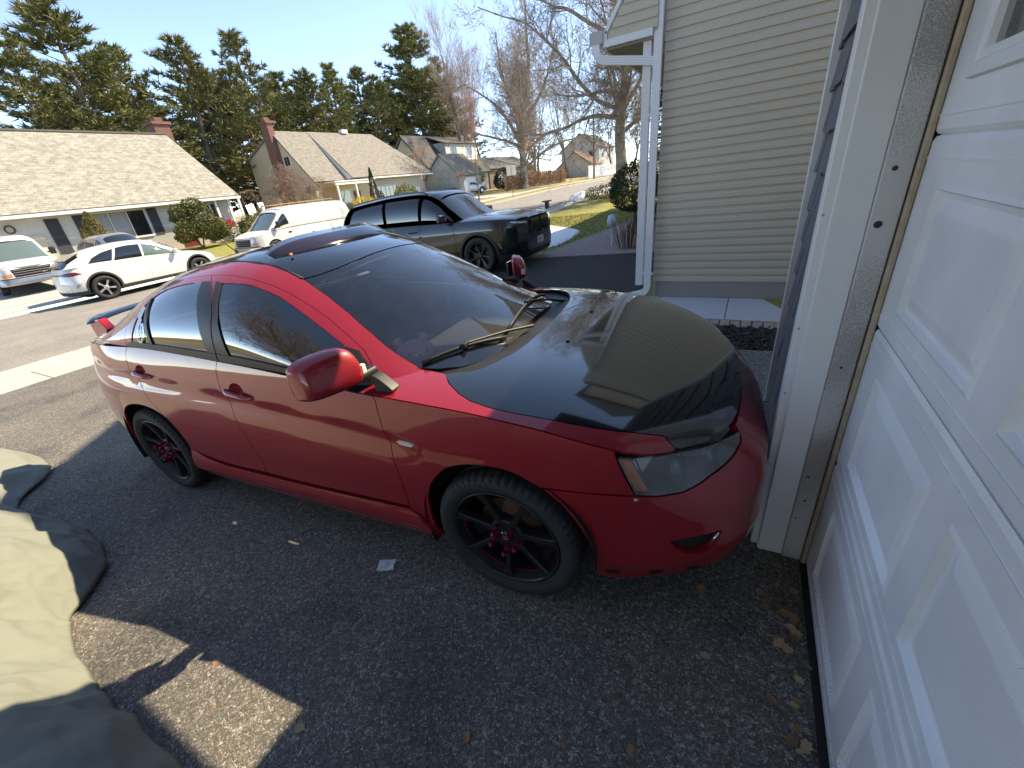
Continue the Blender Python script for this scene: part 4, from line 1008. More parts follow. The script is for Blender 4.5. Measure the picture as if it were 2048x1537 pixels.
# mirrors
def mirror(sg):
    m = bpy.data.objects.new('door_mirror', None); COL.objects.link(m); m.parent = car
    secs = []; n = 20
    for i, (t, sc, cx_, cz_) in enumerate([(-.872, .55, .735, 1.085), (-.885, .80, .73, 1.088), (-.915, .92, .715, 1.09), (-.965, .95, .695, 1.09), (-1.02, .92, .67, 1.088), (-1.06, .86, .652, 1.085), (-1.082, .76, .642, 1.082), (-1.09, .56, .638, 1.079)]):
        ring = []
        for k in range(n):
            a = 2*math.pi*k/n; c, s = math.cos(a), math.sin(a)
            ex, ez = abs(c)**.5*np.sign(c), abs(s)**.5*np.sign(s)
            x = cx_ + (.085 if c > 0 else .045)*sc*ex; z = cz_ + (.098 if s > 0 else .085)*sc*ez
            if c > 0: x -= .03*max(0, ez)
            ring.append((x, t*sg if False else t, z))
        secs.append(ring)
    V = [Vector(v) for s_ in secs for v in s_]; F = []
    for i in range(len(secs)-1):
        for k in range(n): F.append((i*n+k, i*n+(k+1) % n, i*n+n+(k+1) % n, i*n+n+k))
    F += [tuple(range(n-1, -1, -1)), tuple(range((len(secs)-1)*n, len(secs)*n))]
    fm = []
    for f_ in F:
        cz_ = sum(V[i].z for i in f_)/len(f_); cxm = sum(V[i].x for i in f_)/len(f_); fm.append(1 if cz_ < 1.028 else 0)
    lowF = [f_ for f_, q in zip(F, fm) if q]; upF = [f_ for f_, q in zip(F, fm) if not q]
    def side(V): return [(v.x, v.y if sg > 0 else -v.y, v.z) for v in V]
    def fl(F): return F if sg > 0 else [f_[::-1] for f_ in F]
    h = mk('mirror_shell', side(V), fl(upF), M_red, m, True); h.data.validate()
    sm = h.modifiers.new('sub', 'SUBSURF'); sm.levels = sm.render_levels = 1
    b = mk('mirror_base', side(V), fl(lowF), M_black, m, True)
    sm = b.modifiers.new('sub', 'SUBSURF'); sm.levels = sm.render_levels = 1
    mb = MB(); mb.sweep([(.73, -.78*sg, 1.03), (.725, -.84*sg, 1.03), (.715, -.90*sg, 1.035)], [(-.045, -.022), (.035, -.022), (.04, 0), (.025, .02), (-.04, .02), (-.05, 0)]); soft(mb.build('mirror_arm', M_black, m), .008)
    mb = MB(); mb.box((.635, min(-.91*sg, -1.06*sg), 1.02), (.646, max(-.91*sg, -1.06*sg), 1.14)); mb.build('mirror_glass', M_chrome, m)
    mb = MB(); mb.box((.77, -.872*sg-.008, 1.055), (.79, -.872*sg+.012, 1.09)); mb.build('exposed_bracket', M_white, m)
mirror(1); mirror(-1)

# wipers and cowl
def Gxy(x, y): return Vector((x, y, L.Z(x, y)))
cow = [(.905, -.668), (.985, -.675), (1.05, -.68), (1.10, -.665)] + [(x+.01, y) for x, y in rear_h[::-1][1:]] 
cow = cow + [(1.185, 0), (1.17, -.25), (1.12, -.42), (1.04, -.58), (.97, -.645)]
def Cw(x, y): return np.array([x, y, .975 - .02*(abs(y)/.7)**2 - .05*max(0, x-1.0)])
Vc, Fc, Nc = panel(cow, Cw, res=.05, inset=0, depth=.02)
mk('cowl', Vc, Fc, M_black, car, True, Nc); Vc, Fc, Nc = flip(Vc, Fc, Nc); mk('cowl', Vc, Fc, M_black, car, True, Nc)
for A, B, piv in (((.905, -.655), (1.15, -.29), (1.20, -.10)), ((1.135, -.24), (1.06, .52), (1.19, .50))):
    w_ = bpy.data.objects.new('wiper', None); COL.objects.link(w_); w_.parent = car
    pts = []
    for i in range(9):
        t = i/8; x = A[0] + (B[0]-A[0])*t; y = A[1] + (B[1]-A[1])*t; pts.append(Gxy(x, y) + Vector((.004, 0, .013 + .004*math.sin(math.pi*t))))
    mb = MB(); mb.sweep(pts, [(-.005, -.012), (.005, -.012), (.007, .002), (0, .008), (-.007, .002)]); mb.build('blade', M_black, w_, True)
    mid = pts[4]; pv = Gxy(min(piv[0], 1.2), piv[1]) + Vector((.02, 0, .01))
    mb = MB(); mb.tube([pv, pv.lerp(mid, .4) + Vector((0, 0, .012)), mid + Vector((0, 0, .012))], [.009, .007, .006], 8); mb.box(mid - Vector((.012, .024, .004)), mid + Vector((.012, .024, .016))); soft(mb.build('arm', M_black, w_), .004)

# sun-roof wind deflector: smoked acrylic strip
V = []; F = []; ys = np.linspace(-.47, .47, 25)
for y in ys:
    fx = .105 - .16*abs(y/.47)**3; t = max(0, 1-abs(y/.47)**6)
    for k, (dx, dz) in enumerate(((0, .004), (-.03, .022), (-.08, .044), (-.14, .058), (-.14, .054), (-.08, .039), (-.03, .017), (0, .0))):
        x = fx + dx*(.45+.55*t); V.append((x, y, L.Z(x, y) + dz*(.35+.65*t)))
for i in range(24):
    for k in range(8): F.append((i*8+k, i*8+(k+1) % 8, i*8+8+(k+1) % 8, i*8+8+k))
F += [tuple(range(7, -1, -1)), tuple(range(24*8, 25*8))]
mk('roof_wind_deflector', V, F, mat('smoked acrylic', (.022, .010, .014), .12, coat=1.), car, True)
mb = MB()
for y in (-.43, .43): mb.lathe([(0, .012), (.008, .010), (.009, 0)], 10, 'z', Matrix.Translation((.03, y, L.Z(.03, y)+.012)))
mb.build('deflector_screw', M_amber, roof[0], True)
mb = MB(); b0 = Vector((-1.03, 0, L.Z(-1.03, 0))); mb.tube([b0, b0 + Vector((-.02, 0, .02)), b0 + Vector((-.05, 0, .04))], [.014, .011, .008], 8); mb.tube([b0 + Vector((-.05, 0, .04)), b0 + Vector((-.23, 0, .165))], [.004, .0022], 6)
mb.build('aerial', M_black, car)
# drip mouldings along the roof
for sg in (1, -1):
    pts = []
    for x, a in rfe[:-1]:
        p = Vector(L.G(x, a)); p.y *= sg; p.z += .001; pts.append(p)
    mb = MB(); mb.tube(pts, .006, 6); mb.build('roof_moulding', M_black, car, True)

# inner shell, wheel wells, cabin
V = []; F = []; us = np.linspace(0, uL, 70); zs = np.linspace(.22, 1, 8)
for u in us:
    zt_ = float(L.zcx(L.xu(u))) - .035
    for k in zs:
        z = .24 + (zt_-.24)*(k-.22)/.78; p = L.S(u, z); q = L.S(min(u+.01, uL), z); t = q-p; nrm = np.array([t[1], -t[0], 0]); l = np.linalg.norm(nrm); nrm = nrm/l if l > 1e-9 else np.array([-1., 0, 0])
        if nrm[1] < 0 and abs(p[1]) > .3: nrm = -nrm
        if abs(p[1]) <= .3: nrm = np.array([-np.sign(p[0]), 0, 0])
        q = p + nrm*.032
        for xa in (1.3175, -1.3175):
            if (p[0]-xa)**2 + (z-.34)**2 < .40**2: q[1] = -.60
        V.append(q)
n = 8; F = [(i*n+k, i*n+k+1, i*n+n+k+1, i*n+n+k) for i in range(69) for k in range(7)]
V2, F2, _ = flip(V, F, V)
mk('inner_shell', list(V)+V2, F+[tuple(i+len(V) for i in f_) for f_ in F2], M_dark, car)
for xa in (1.3175, -1.3175):
    for sg in (1, -1):
        V = []; F = []
        for i in range(25):
            a = R(-20 + 220*i/24)
            for y in (-.905, -.58): V.append((xa + .385*math.cos(a), y*sg, .34 + .385*math.sin(a)))
        F = [(2*i, 2*i+1, 2*i+3, 2*i+2) for i in range(24)]
        mk('wheel_arch_liner', V, F, mat('arch liner felt', (.008, .008, .008), .95), car, True)
mb = MB(); mb.box((-1.9, -.80, .21), (1.62, .80, .27)); mb.box((1.62, -.60, .21), (1.98, .60, .27)); mb.build('floor_pan', M_dark, car)
mb = MB()
pr = [(1.22, .90), (1.10, .955), (.85, .962), (.66, .955), (.60, .90), (.58, .70), (.66, .55)]
mb.prism(pr, -.72, .72, Matrix.Rotation(R(90), 4, 'X')); soft(mb.build('dashboard', M_dash, car), .02)
def seat(x, y, w_):
    s = bpy.data.objects.new('seat', None); COL.objects.link(s); s.parent = car; s.location = (x, y, 0)
    mb = MB(); mb.bbox((-.25, -w_, .42), (.27, w_, .60), .05); mb.build('cushion', M_cloth, s, True)
    mb = MB(); mb.bbox((-.09, -w_, 0), (.07, w_, .62), .05); o = mb.build('backrest', M_cloth, s, True); o.location = (-.27, 0, .55); o.rotation_euler = (0, R(-20), 0)
    mb = MB(); mb.bbox((-.05, -.13, 0), (.05, .13, .18), .035); o = mb.build('headrest', M_cloth, s, True); o.location = (-.50, 0, 1.17); o.rotation_euler = (0, R(-12), 0)
seat(.05, -.37, .25); seat(.05, .37, .25); seat(-.85, -.38, .34); seat(-.85, .38, .34)
mb = MB()
tor = [Vector((.55 - .07*math.sin(t), .37 + .185*math.cos(t), .93 + .17*math.sin(t))) for t in np.linspace(0, 2*math.pi, 33)]
mb.tube(tor, .016, 8, False)
for t in (0, math.pi, -math.pi/2): mb.tube([(.56, .37, .93), (.55 - .07*math.sin(t), .37 + .185*math.cos(t), .93 + .17*math.sin(t))], .014, 6)
mb.lathe([(0, .03), (.05, .02), (.06, -.02)], 16, 'z', Matrix.Translation((.56, .37, .93)) @ Matrix.Rotation(R(-68), 4, 'Y')); mb.build('steering_wheel', M_dash, car, True)
hp = [(.24, -.0), (.1, 0), (-.3, 0), (-.8, 0), (-1.1, 0)]
Vh, Fh, Nh = panel(roofp, Gs, res=.12, off=-.045, depth=0); mk('headlining', Vh, Fh, mat('dark headlining', (.05, .05, .05), .9), car, True, Nh)
mb = MB(); mb.bbox((.20, -.13, 1.33), (.24, .13, 1.40), .012); mb.tube([(.24, 0, 1.39), (.27, 0, 1.415)], .01, 6); mb.build('rear_view_mirror', M_black, car)
for y in (-.36, .36):
    mb = MB(); mb.bbox((.18, y-.19, 1.395), (.32, y+.19, 1.41), .006); o = mb.build('sun_visor', mat('grey visor vinyl', (.10, .10, .105), .7), car)
    o.location = (-.02, 0, -.075)
# wheels
lancer_wheel(car, (1.3175, -.795, .325)); lancer_wheel(car, (-1.3175, -.795, .325))
lancer_wheel(car, (1.3175, .795, .325), True); lancer_wheel(car, (-1.3175, .795, .325), True)

# pink plush toy lying on the dashboard behind the windscreen
M_pink = mat('pink plush', (.85, .36, .48), .95, bump=(300, .4)); M_pink2 = mat('pale pink felt', (.80, .50, .55), .95)
tp = Mc @ Vector((.785, -.535, .962)); toy = thing('plush_toy', 'small round pink plush toy lying on the dashboard behind the windscreen', 'plush toy', tp, R(-35))
def blob(name, c, r_, m, par, n=20, k=12):
    mb = MB(); mb.lathe([(math.cos(-PI2 + math.pi*i/k)*1., math.sin(-PI2 + math.pi*i/k)) for i in range(k+1)], n, 'z', Matrix.Translation(c) @ Matrix.Diagonal((*r_, 1))); return mb.build(name, m, par, True)
blob('body', (0, 0, .052), (.080, .09, .052), M_pink, toy)
for y in (-.066, .06):
    e = blob('ear', (-.03, y, .098), (.014, .024, .026), M_pink, toy, 14, 8); blob('inner_ear', (-.016, y, .098), (.004, .014, .016), M_pink2, e, 12, 6)
blob('muzzle', (.072, 0, .052), (.014, .024, .016), mat('white felt', (.8, .8, .8), .9), toy, 14, 8)
blob('nose', (.085, 0, .057), (.004, .007, .005), M_black, toy, 10, 6)
for y in (-.042, .042): blob('eye', (.068, y, .068), (.005, .006, .008), M_black, toy, 10, 6)
# ---------------------------------------------------------------- houses across the street
def lap_mat(name, col, col2, period, rough=.7, grime=None):
    """lap siding seen from afar: shallow bump bands"""
    m = mat(name, col, rough); t, b, tc = nodes(m)
    w_ = ND(t, 'TexWave', wave_type='BANDS', bands_direction='Z', wave_profile='SAW', Scale=1/(period*2*math.pi)*math.pi*2/2, Distortion=0.); t.links.new(tc.outputs['Object'], w_.inputs['Vector'])
    bp = ND(t, 'Bump', Strength=.7, Distance=.03); t.links.new(w_.outputs[0], bp.inputs['Height']); t.links.new(bp.outputs[0], b.inputs['Normal'])
    n = ND(t, 'TexNoise', Scale=1.2 if not grime else 1.0, Detail=7., Roughness=.7); t.links.new(tc.outputs['Object'], n.inputs['Vector'])
    r_ = ramp(t, [(.35, col), (.65, col2)]); t.links.new(n.outputs[0], r_.inputs[0]); t.links.new(r_.outputs[0], b.inputs['Base Color'])
    return m
def shingle_mat(name, cols, w_=.33, h_=.15):
    m = mat(name, cols[0], .95); t, b, tc = nodes(m)
    br = ND(t, 'TexBrick', offset=.37); br.inputs['Scale'].default_value = 1.; br.inputs['Brick Width'].default_value = w_; br.inputs['Row Height'].default_value = h_
    br.inputs['Mortar Size'].default_value = .008; br.inputs['Color1'].default_value = (*cols[0], 1); br.inputs['Color2'].default_value = (*cols[1], 1); br.inputs['Mortar'].default_value = (*cols[2], 1); br.inputs['Bias'].default_value = -.1
    t.links.new(tc.outputs['UV'], br.inputs['Vector'])
    n = ND(t, 'TexNoise', Scale=3., Detail=5.); t.links.new(tc.outputs['UV'], n.inputs['Vector']); r_ = ramp(t, [(.3, (.75, .75, .75)), (.7, (1.15, 1.15, 1.15))]); t.links.new(n.outputs[0], r_.inputs[0])
    mu = ND(t, 'MixRGB', blend_type='MULTIPLY'); mu.inputs[0].default_value = 1.; t.links.new(br.outputs[0], mu.inputs[1]); t.links.new(r_.outputs[0], mu.inputs[2]); t.links.new(mu.outputs[0], b.inputs['Base Color'])
    bp = ND(t, 'Bump', Strength=.6, Distance=.02); bp.invert = True; t.links.new(br.outputs[1], bp.inputs['Height']); t.links.new(bp.outputs[0], b.inputs['Normal'])
    return m
def roof_plane(name, quad, m, parent, t=.12):
    """sloping slab; quad = eave L, eave R, ridge R, ridge L; uv in metres"""
    q = [Vector(v) for v in quad]; n = (q[1]-q[0]).cross(q[3]-q[0]).normalized()
    if n.z < 0: n = -n
    V = q + [v - n*t for v in q]; F = [(0, 1, 2, 3), (7, 6, 5, 4), (0, 4, 5, 1), (1, 5, 6, 2), (2, 6, 7, 3), (3, 7, 4, 0)]
    if (V[1]-V[0]).cross(V[3]-V[0]).dot(n) < 0: F = [f_[::-1] for f_ in F]
    o = mk(name, V, F, m, parent); uv = o.data.uv_layers.new(name='uv'); e = (q[1]-q[0]).normalized(); f_ = n.cross(e)
    for lp in o.data.loops:
        v = V[lp.vertex_index]-q[0]; uv.data[lp.index].uv = (v.dot(e), v.dot(f_))
    return o
M_tanroof = shingle_mat('tan architectural shingles', [(.36, .345, .295), (.25, .24, .205), (.14, .13, .11)])
M_greyroof = shingle_mat('grey brown shingles', [(.27, .25, .215), (.215, .20, .175), (.12, .11, .10)], .3, .14)
M_dkroof = shingle_mat('dark shingles', [(.10, .098, .095), (.13, .125, .12), (.05, .05, .05)])
M_wsid = lap_mat('white lap siding', (.62, .61, .58), (.70, .69, .66), .12)
M_csid = lap_mat('cream lap siding', (.60, .55, .44), (.66, .61, .50), .12)
M_msid = lap_mat('mildewed grey siding', (.50, .50, .46), (.30, .32, .29), .13, grime=True)
M_wtrim = mat('white house trim', (.74, .73, .70), .6)
M_pane = mat('dark window glass', (.02, .024, .028), .05, coat=1.)
M_curt = mat('pale curtain', (.42, .43, .45), .9, var=(6, .5, (.55, .56, .58)))
M_shut = mat('charcoal shutter', (.045, .05, .058), .7)
def brick_mat(name='red brick'):
    m = mat(name, (.24, .07, .05), .9); t, b, tc = nodes(m)
    br = ND(t, 'TexBrick'); br.inputs['Scale'].default_value = 1.; br.inputs['Brick Width'].default_value = .22; br.inputs['Row Height'].default_value = .075; br.inputs['Mortar Size'].default_value = .011
    br.inputs['Color1'].default_value = (.22, .065, .045, 1); br.inputs['Color2'].default_value = (.15, .05, .038, 1); br.inputs['Mortar'].default_value = (.26, .22, .19, 1)
    mp = ND(t, 'Mapping'); mp.inputs['Rotation'].default_value = (R(90), 0, 0); t.links.new(tc.outputs['Object'], mp.inputs[0]); t.links.new(mp.outputs[0], br.inputs['Vector']); t.links.new(br.outputs[0], b.inputs['Base Color'])
    bp = ND(t, 'Bump', Strength=.6, Distance=.01); bp.invert = True; t.links.new(br.outputs[1], bp.inputs['Height']); t.links.new(bp.outputs[0], b.inputs['Normal']); return m
M_rbrick = brick_mat()
def hroot(name, label, loc): return thing(name, label, 'house', loc)
def hb(root, name, m, *boxes):
    o = root.location; mb = MB()
    for a, b in boxes: mb.box(tuple(Vector(a)-o), tuple(Vector(b)-o))
    return mb.build(name, m, root)
def hpoly(root, name, m, V, F):
    o = root.location; return mk(name, [tuple(Vector(v)-o) for v in V], F, m, root)
def hroof(root, name, quad, m, t=.12): o = root.location; return roof_plane(name, [Vector(v)-o for v in quad], m, root, t)
def window_x(root, X, y0, y1, z0, z1, n=2, shut=False, curtain=False, name='window'):
    """window on a wall facing +X"""
    fr = hb(root, name, M_wtrim, ((X, y0-.07, z0-.07), (X+.05, y0, z1+.07)), ((X, y1, z0-.07), (X+.05, y1+.07, z1+.07)), ((X, y0, z1), (X+.05, y1, z1+.07)), ((X, y0, z0-.09), (X+.08, y1, z0)))
    o = root.location; st = (y1-y0)/n
    for k in range(n):
        mb = MB(); mb.box(tuple(Vector((X-.02, y0+k*st+.03, z0+.02))-o), tuple(Vector((X+.012, y0+(k+1)*st-.03, z1-.02))-o)); mb.build('pane', M_pane, fr)
        if k: mb = MB(); mb.box(tuple(Vector((X+.002, y0+k*st-.03, z0))-o), tuple(Vector((X+.04, y0+k*st+.03, z1))-o)); mb.build('mullion', M_wtrim, fr)
        if curtain:
            mb = MB(); q = 14; y_a = y0+k*st+.05; y_b = y0+(k+1)*st-.05
            if k == n-1: continue
            V = []
            for j in range(q*3+1):
                yy_ = y_a+(y_b-y_a)*j/(q*3); xx = X+.016+.008*math.sin(j*2.1)
                V += [tuple(Vector((xx, yy_, z0+.03))-o), tuple(Vector((xx, yy_, z1-.03))-o)]
            mb.add(V, [(2*j, 2*j+2, 2*j+3, 2*j+1) for j in range(q*3)]); mb.build('curtain', M_curt, fr)
    if shut:
        for ya, yb_ in ((y0-.5, y0-.1), (y1+.1, y1+.5)): hb(root, 'shutter', M_shut, ((X, ya, z0-.05), (X+.04, yb_, z1+.05)))
    return fr
def window_y(root, Y, x0, x1, z0, z1, n=2):
    """window on a wall facing -Y"""
    fr = hb(root, 'window', M_wtrim, ((x0-.08, Y-.05, z0-.08), (x0, Y, z1+.08)), ((x1, Y-.05, z0-.08), (x1+.08, Y, z1+.08)), ((x0, Y-.05, z1), (x1, Y, z1+.08)), ((x0, Y-.05, z0-.08), (x1, Y, z0)))
    o = root.location; st = (x1-x0)/n
    for k in range(n):
        mb = MB(); mb.box(tuple(Vector((x0+k*st+.03, Y-.012, z0+.02))-o), tuple(Vector((x0+(k+1)*st-.03, Y+.02, z1-.02))-o)); mb.build('pane', M_pane, fr)
    return fr

# 1: long low house with the big tan roof
h1 = hroot('tan_roof_house', 'long white house with a big tan shingle roof, left across the street', (-33, 10, .1))
hpoly(h1, 'wall', M_wsid, [(-31, -2, 0), (-31, 18, 0), (-31, 18, 3.0), (-31, -2, 3.0), (-39.5, -2, 0), (-39.5, 18, 0), (-39.5, 18, 3.0), (-39.5, -2, 3.0), (-35.3, 18, 7.05), (-35.3, -2, 7.05)],
      [(0, 1, 2, 3), (1, 5, 6, 8, 2), (5, 4, 7, 6), (4, 0, 3, 9, 7)])
hroof(h1, 'front_roof', [(-30.3, -2.6, 2.92), (-30.3, 18.35, 2.92), (-35.3, 17.75, 7.2), (-35.3, -2.6, 7.2)], M_tanroof, .16)
hroof(h1, 'back_roof', [(-40.3, 18.35, 2.92), (-40.3, -2.6, 2.92), (-35.3, -2.6, 7.2), (-35.3, 17.75, 7.2)], M_tanroof, .16)
hb(h1, 'ridge_cap', M_tanroof, ((-35.42, -2.6, 7.17), (-35.18, 17.8, 7.26)))
hb(h1, 'gutter', M_wtrim, ((-30.32, -2.6, 2.72), (-30.18, 18.35, 2.87)))
hb(h1, 'frieze_board', M_wtrim, ((-31.0, -2, 2.66), (-30.9, 15.2, 2.78)))
hb(h1, 'chimney', M_rbrick, ((-37.6, 17.9, 5.0), (-36.6, 18.9, 8.0)), ((-37.7, 17.8, 8.0), (-36.5, 19.0, 8.18)), ((-37.4, 18.2, 8.18), (-36.8, 18.7, 8.45)))
hb(h1, 'skylight', M_pane, ((-33.4, 5.2, 5.45), (-32.7, 5.9, 5.9)))
window_x(h1, -31, 10.1, 12.75, 1.25, 2.62, 3, curtain=True); hb(h1, 'shutter', M_shut, ((-31, 9.45, 1.2), (-30.95, 9.95, 2.66))); hb(h1, 'shutter', M_shut, ((-31, 12.9, 1.2), (-30.95, 13.4, 2.66)))
hb(h1, 'shutter', M_shut, ((-31, 8.3, .4), (-30.95, 8.85, 2.6)))
window_x(h1, -31, 15.5, 16.5, .7, 2.5, 1, curtain=False); hb(h1, 'shutter', M_shut, ((-31, 16.65, .7), (-30.95, 17.1, 2.55)))
for y in (16.7, 17.55, 18.3): hb(h1, 'porch_post', M_wtrim, ((-30.55, y-.07, .1), (-30.41, y+.07, 2.74)))
hb(h1, 'front_door', mat('dark red door', (.18, .03, .03), .4), ((-31, 14.2, .25), (-30.95, 15.1, 2.4)))
hb(h1, 'garage_door', mat('cream garage door', (.62, .60, .54), .5), ((-31, 3.2, .1), (-30.96, 5.9, 2.35)))
hb(h1, 'louvred_door', mat('cream louvre', (.66, .61, .45), .6), ((-30.98, 6.9, .15), (-30.93, 8.0, 1.9)))
mb = MB(); mb.tube([(-30.9-(-33), 6.95-10 + .17*math.cos(t), 2.3-.1 + .17*math.sin(t)) for t in np.linspace(0, 2*math.pi, 15)], .04, 5, False); mb.build('wreath', mat('dry wreath', (.14, .10, .06), .95), h1)

# 2: cream house with the brick chimney
h2 = hroot('chimney_house', 'cream house with a tall red brick chimney and steep roof, centre background', (-38, 35, .4))
pk = (-38.7, 8.1)
hpoly(h2, 'wall', M_csid, [(-35, 28.5, 0), (-35, 28.5, 3.7), (pk[0], 28.5, pk[1]), (-43.4, 28.5, 6.3), (-43.4, 28.5, 0), (-35, 44.5, 0), (-35, 44.5, 3.7), (pk[0], 41.5, pk[1]), (-43.4, 44.5, 6.3), (-43.4, 44.5, 0)],
      [(4, 3, 2, 1, 0), (5, 6, 7, 8, 9), (0, 1, 6, 5), (4, 9, 8, 3)])
hroof(h2, 'front_roof', [(-34.6, 28.3, 3.62), (-34.6, 32.3, 3.62), (pk[0], 32.3, pk[1]+.12), (pk[0], 28.3, pk[1]+.12)], M_greyroof)
hroof(h2, 'raised_front_roof', [(-33.9, 32.3, 3.72), (-33.9, 45.3, 3.72), (pk[0], 41.2, pk[1]+.15), (pk[0], 32.3, pk[1]+.15)], M_greyroof)
hroof(h2, 'back_roof', [(-43.9, 44.7, 6.2), (-43.9, 28.3, 6.2), (pk[0], 28.3, pk[1]+.12), (pk[0], 41.2, pk[1]+.12)], M_greyroof)
hpoly(h2, 'dormer_cheek', M_wsid, [(-34.0, 32.28, 3.68), (-34.6, 32.28, 3.62), (pk[0], 32.28, pk[1]+.12)], [(0, 1, 2)])
ch = hb(h2, 'chimney', M_rbrick, ((-39.35, 27.95, 0), (-38.35, 28.5, 8.75)), ((-39.45, 27.85, 8.75), (-38.25, 28.9, 8.95)), ((-39.1, 28.0, 8.95), (-38.6, 28.5, 9.25)), ((-39.6, 27.9, 0), (-38.1, 28.5, 3.4)))
window_y(h2, 28.5, -38.15, -37.35, 5.25, 6.0); window_y(h2, 28.5, -36.3, -35.5, 2.75, 3.35)
hb(h2, 'porch_beam', M_wtrim, ((-33.6, 29.6, 3.15), (-33.4, 34.6, 3.38))); hb(h2, 'porch_roof', M_wtrim, ((-35, 29.5, 3.39), (-33.35, 34.7, 3.50)))
for y in (29.8, 32.1, 34.35): hb(h2, 'porch_post', M_wtrim, ((-33.58, y-.08, .3), (-33.42, y+.08, 3.15)))
hb(h2, 'porch_wall', mat('tan shingle wall', (.42, .28, .17), .8), ((-35, 29.2, .3), (-34.95, 31.0, 3.1)))
window_x(h2, -35, 31.4, 32.6, .9, 2.7, 1); hb(h2, 'front_door', mat('brown door', (.12, .05, .035), .5), ((-35, 33.0, .35), (-34.94, 33.9, 2.55)))
window_x(h2, -35, 36.4, 39.6, 1.35, 2.75, 5); hb(h2, 'garage_door', M_wtrim, ((-35, 41.2, .35), (-34.95, 43.6, 2.3)))
hb(h2, 'roof_vent', M_wtrim, ((-38.9, 36.6, 8.2), (-38.4, 37.4, 8.55)))
hb(h2, 'gutter', M_wtrim, ((-33.95, 34.7, 3.5), (-33.8, 45.2, 3.64)))

# 3: mildewed house with dormer
h3 = hroot('mildewed_house', 'grey mildew-streaked house with dark roof and dormer, right of the chimney house', (-39, 53, .6))
pk = (-40.0, 8.35)
hpoly(h3, 'wall', M_msid, [(-36, 48, 0), (-36, 48, 3.9), (pk[0], 48, pk[1]), (-44, 48, 3.9), (-44, 48, 0), (-36, 62, 0), (-36, 62, 3.9), (pk[0], 62, pk[1]), (-44, 62, 3.9), (-44, 62, 0)],
      [(4, 3, 2, 1, 0), (5, 6, 7, 8, 9), (0, 1, 6, 5), (4, 9, 8, 3)])
hroof(h3, 'front_roof', [(-35.4, 47.6, 3.4), (-35.4, 62.4, 3.4), (pk[0], 62.4, pk[1]+.14), (pk[0], 47.6, pk[1]+.14)], M_dkroof, .2)
hroof(h3, 'back_roof', [(-44.6, 62.4, 3.4), (-44.6, 47.6, 3.4), (pk[0], 47.6, pk[1]+.14), (pk[0], 62.4, pk[1]+.14)], M_dkroof, .2)
hb(h3, 'dormer', M_msid, ((-39.6, 53.0, 5.2), (-37.0, 61.0, 7.4))); hroof(h3, 'dormer_roof', [(-36.7, 52.7, 7.3), (-36.7, 61.3, 7.3), (-40, 61.3, 8.45), (-40, 52.7, 8.45)], M_dkroof)
hb(h3, 'dormer_front', M_wtrim, ((-37.0, 53.0, 5.2), (-36.95, 61.0, 7.35))); window_x(h3, -36.95, 54.2, 55.6, 5.7, 6.9, 2); window_x(h3, -36.95, 58.2, 59.6, 5.7, 6.9, 2)
hpoly(h3, 'garage_wing', M_msid, [(-31, 46.5, 0), (-31, 46.5, 3.3), (-33.5, 46.5, 5.5), (-36, 46.5, 3.3), (-36, 46.5, 0), (-31, 51.5, 0), (-31, 51.5, 3.3), (-33.5, 51.5, 5.5), (-36, 51.5, 3.3), (-36, 51.5, 0)], [(4, 3, 2, 1, 0), (5, 6, 7, 8, 9), (0, 1, 6, 5), (4, 9, 8, 3)])
hroof(h3, 'wing_roof', [(-30.6, 46.2, 2.95), (-30.6, 51.8, 2.95), (-33.5, 51.8, 5.6), (-33.5, 46.2, 5.6)], M_greyroof); hroof(h3, 'wing_roof', [(-36.4, 51.8, 2.95), (-36.4, 46.2, 2.95), (-33.5, 46.2, 5.6), (-33.5, 51.8, 5.6)], M_greyroof)
hb(h3, 'garage_door', M_wtrim, ((-31, 47.3, .6), (-30.94, 50.4, 2.7))); window_y(h3, 48, -39.5, -38.5, 5.2, 6.2); window_x(h3, -36, 53.5, 56.5, 1.7, 3.0, 3); window_x(h3, -36, 58, 60, 1.7, 3.0, 2)
hpoly(h3, 'yard_wall', M_csid, [(-36.2, 44.2, .4), (-36.2, 46.4, .4), (-36.2, 46.4, 2.9), (-36.2, 44.2, 2.9)], [(0, 1, 2, 3)])

# 4: low brown ranch, 5: white two-storey, 6: house with brown gable
def plain_house(name, label, x0, x1, y0, y1, ze, zr, mw, mr, wins=(), over=.4):
    h = hroot(name, label, ((x0+x1)/2, (y0+y1)/2, .6)); xm = (x0+x1)/2
    hpoly(h, 'wall', mw, [(x1, y0, 0), (x1, y0, ze), (xm, y0, zr), (x0, y0, ze), (x0, y0, 0), (x1, y1, 0), (x1, y1, ze), (xm, y1, zr), (x0, y1, ze), (x0, y1, 0)], [(4, 3, 2, 1, 0), (5, 6, 7, 8, 9), (0, 1, 6, 5), (4, 9, 8, 3)])
    s = (zr-ze)/(x1-xm)
    for nm, q in (('front_roof', [(x1+over, y0-over, ze-s*over+.1), (x1+over, y1+over, ze-s*over+.1), (xm, y1+over, zr+.1), (xm, y0-over, zr+.1)]), ('back_roof', [(x0-over, y1+over, ze-s*over+.1), (x0-over, y0-over, ze-s*over+.1), (xm, y0-over, zr+.1), (xm, y1+over, zr+.1)])): hroof(h, nm, q, mr)
    for w_ in wins:
        if w_[0] == 'x': window_x(h, x1, *w_[1:])
        else: window_y(h, y0, *w_[1:])
    return h
plain_house('brown_ranch_house', 'low brown house half hidden behind bare trees past the mildewed house', -47, -38, 66, 84, 3.9, 5.9, lap_mat('brown siding', (.17, .12, .09), (.22, .16, .12), .15), M_dkroof, [('x', 69, 71.5, 1.8, 3.1, 3), ('x', 75, 77, 1.8, 3.1, 2)])
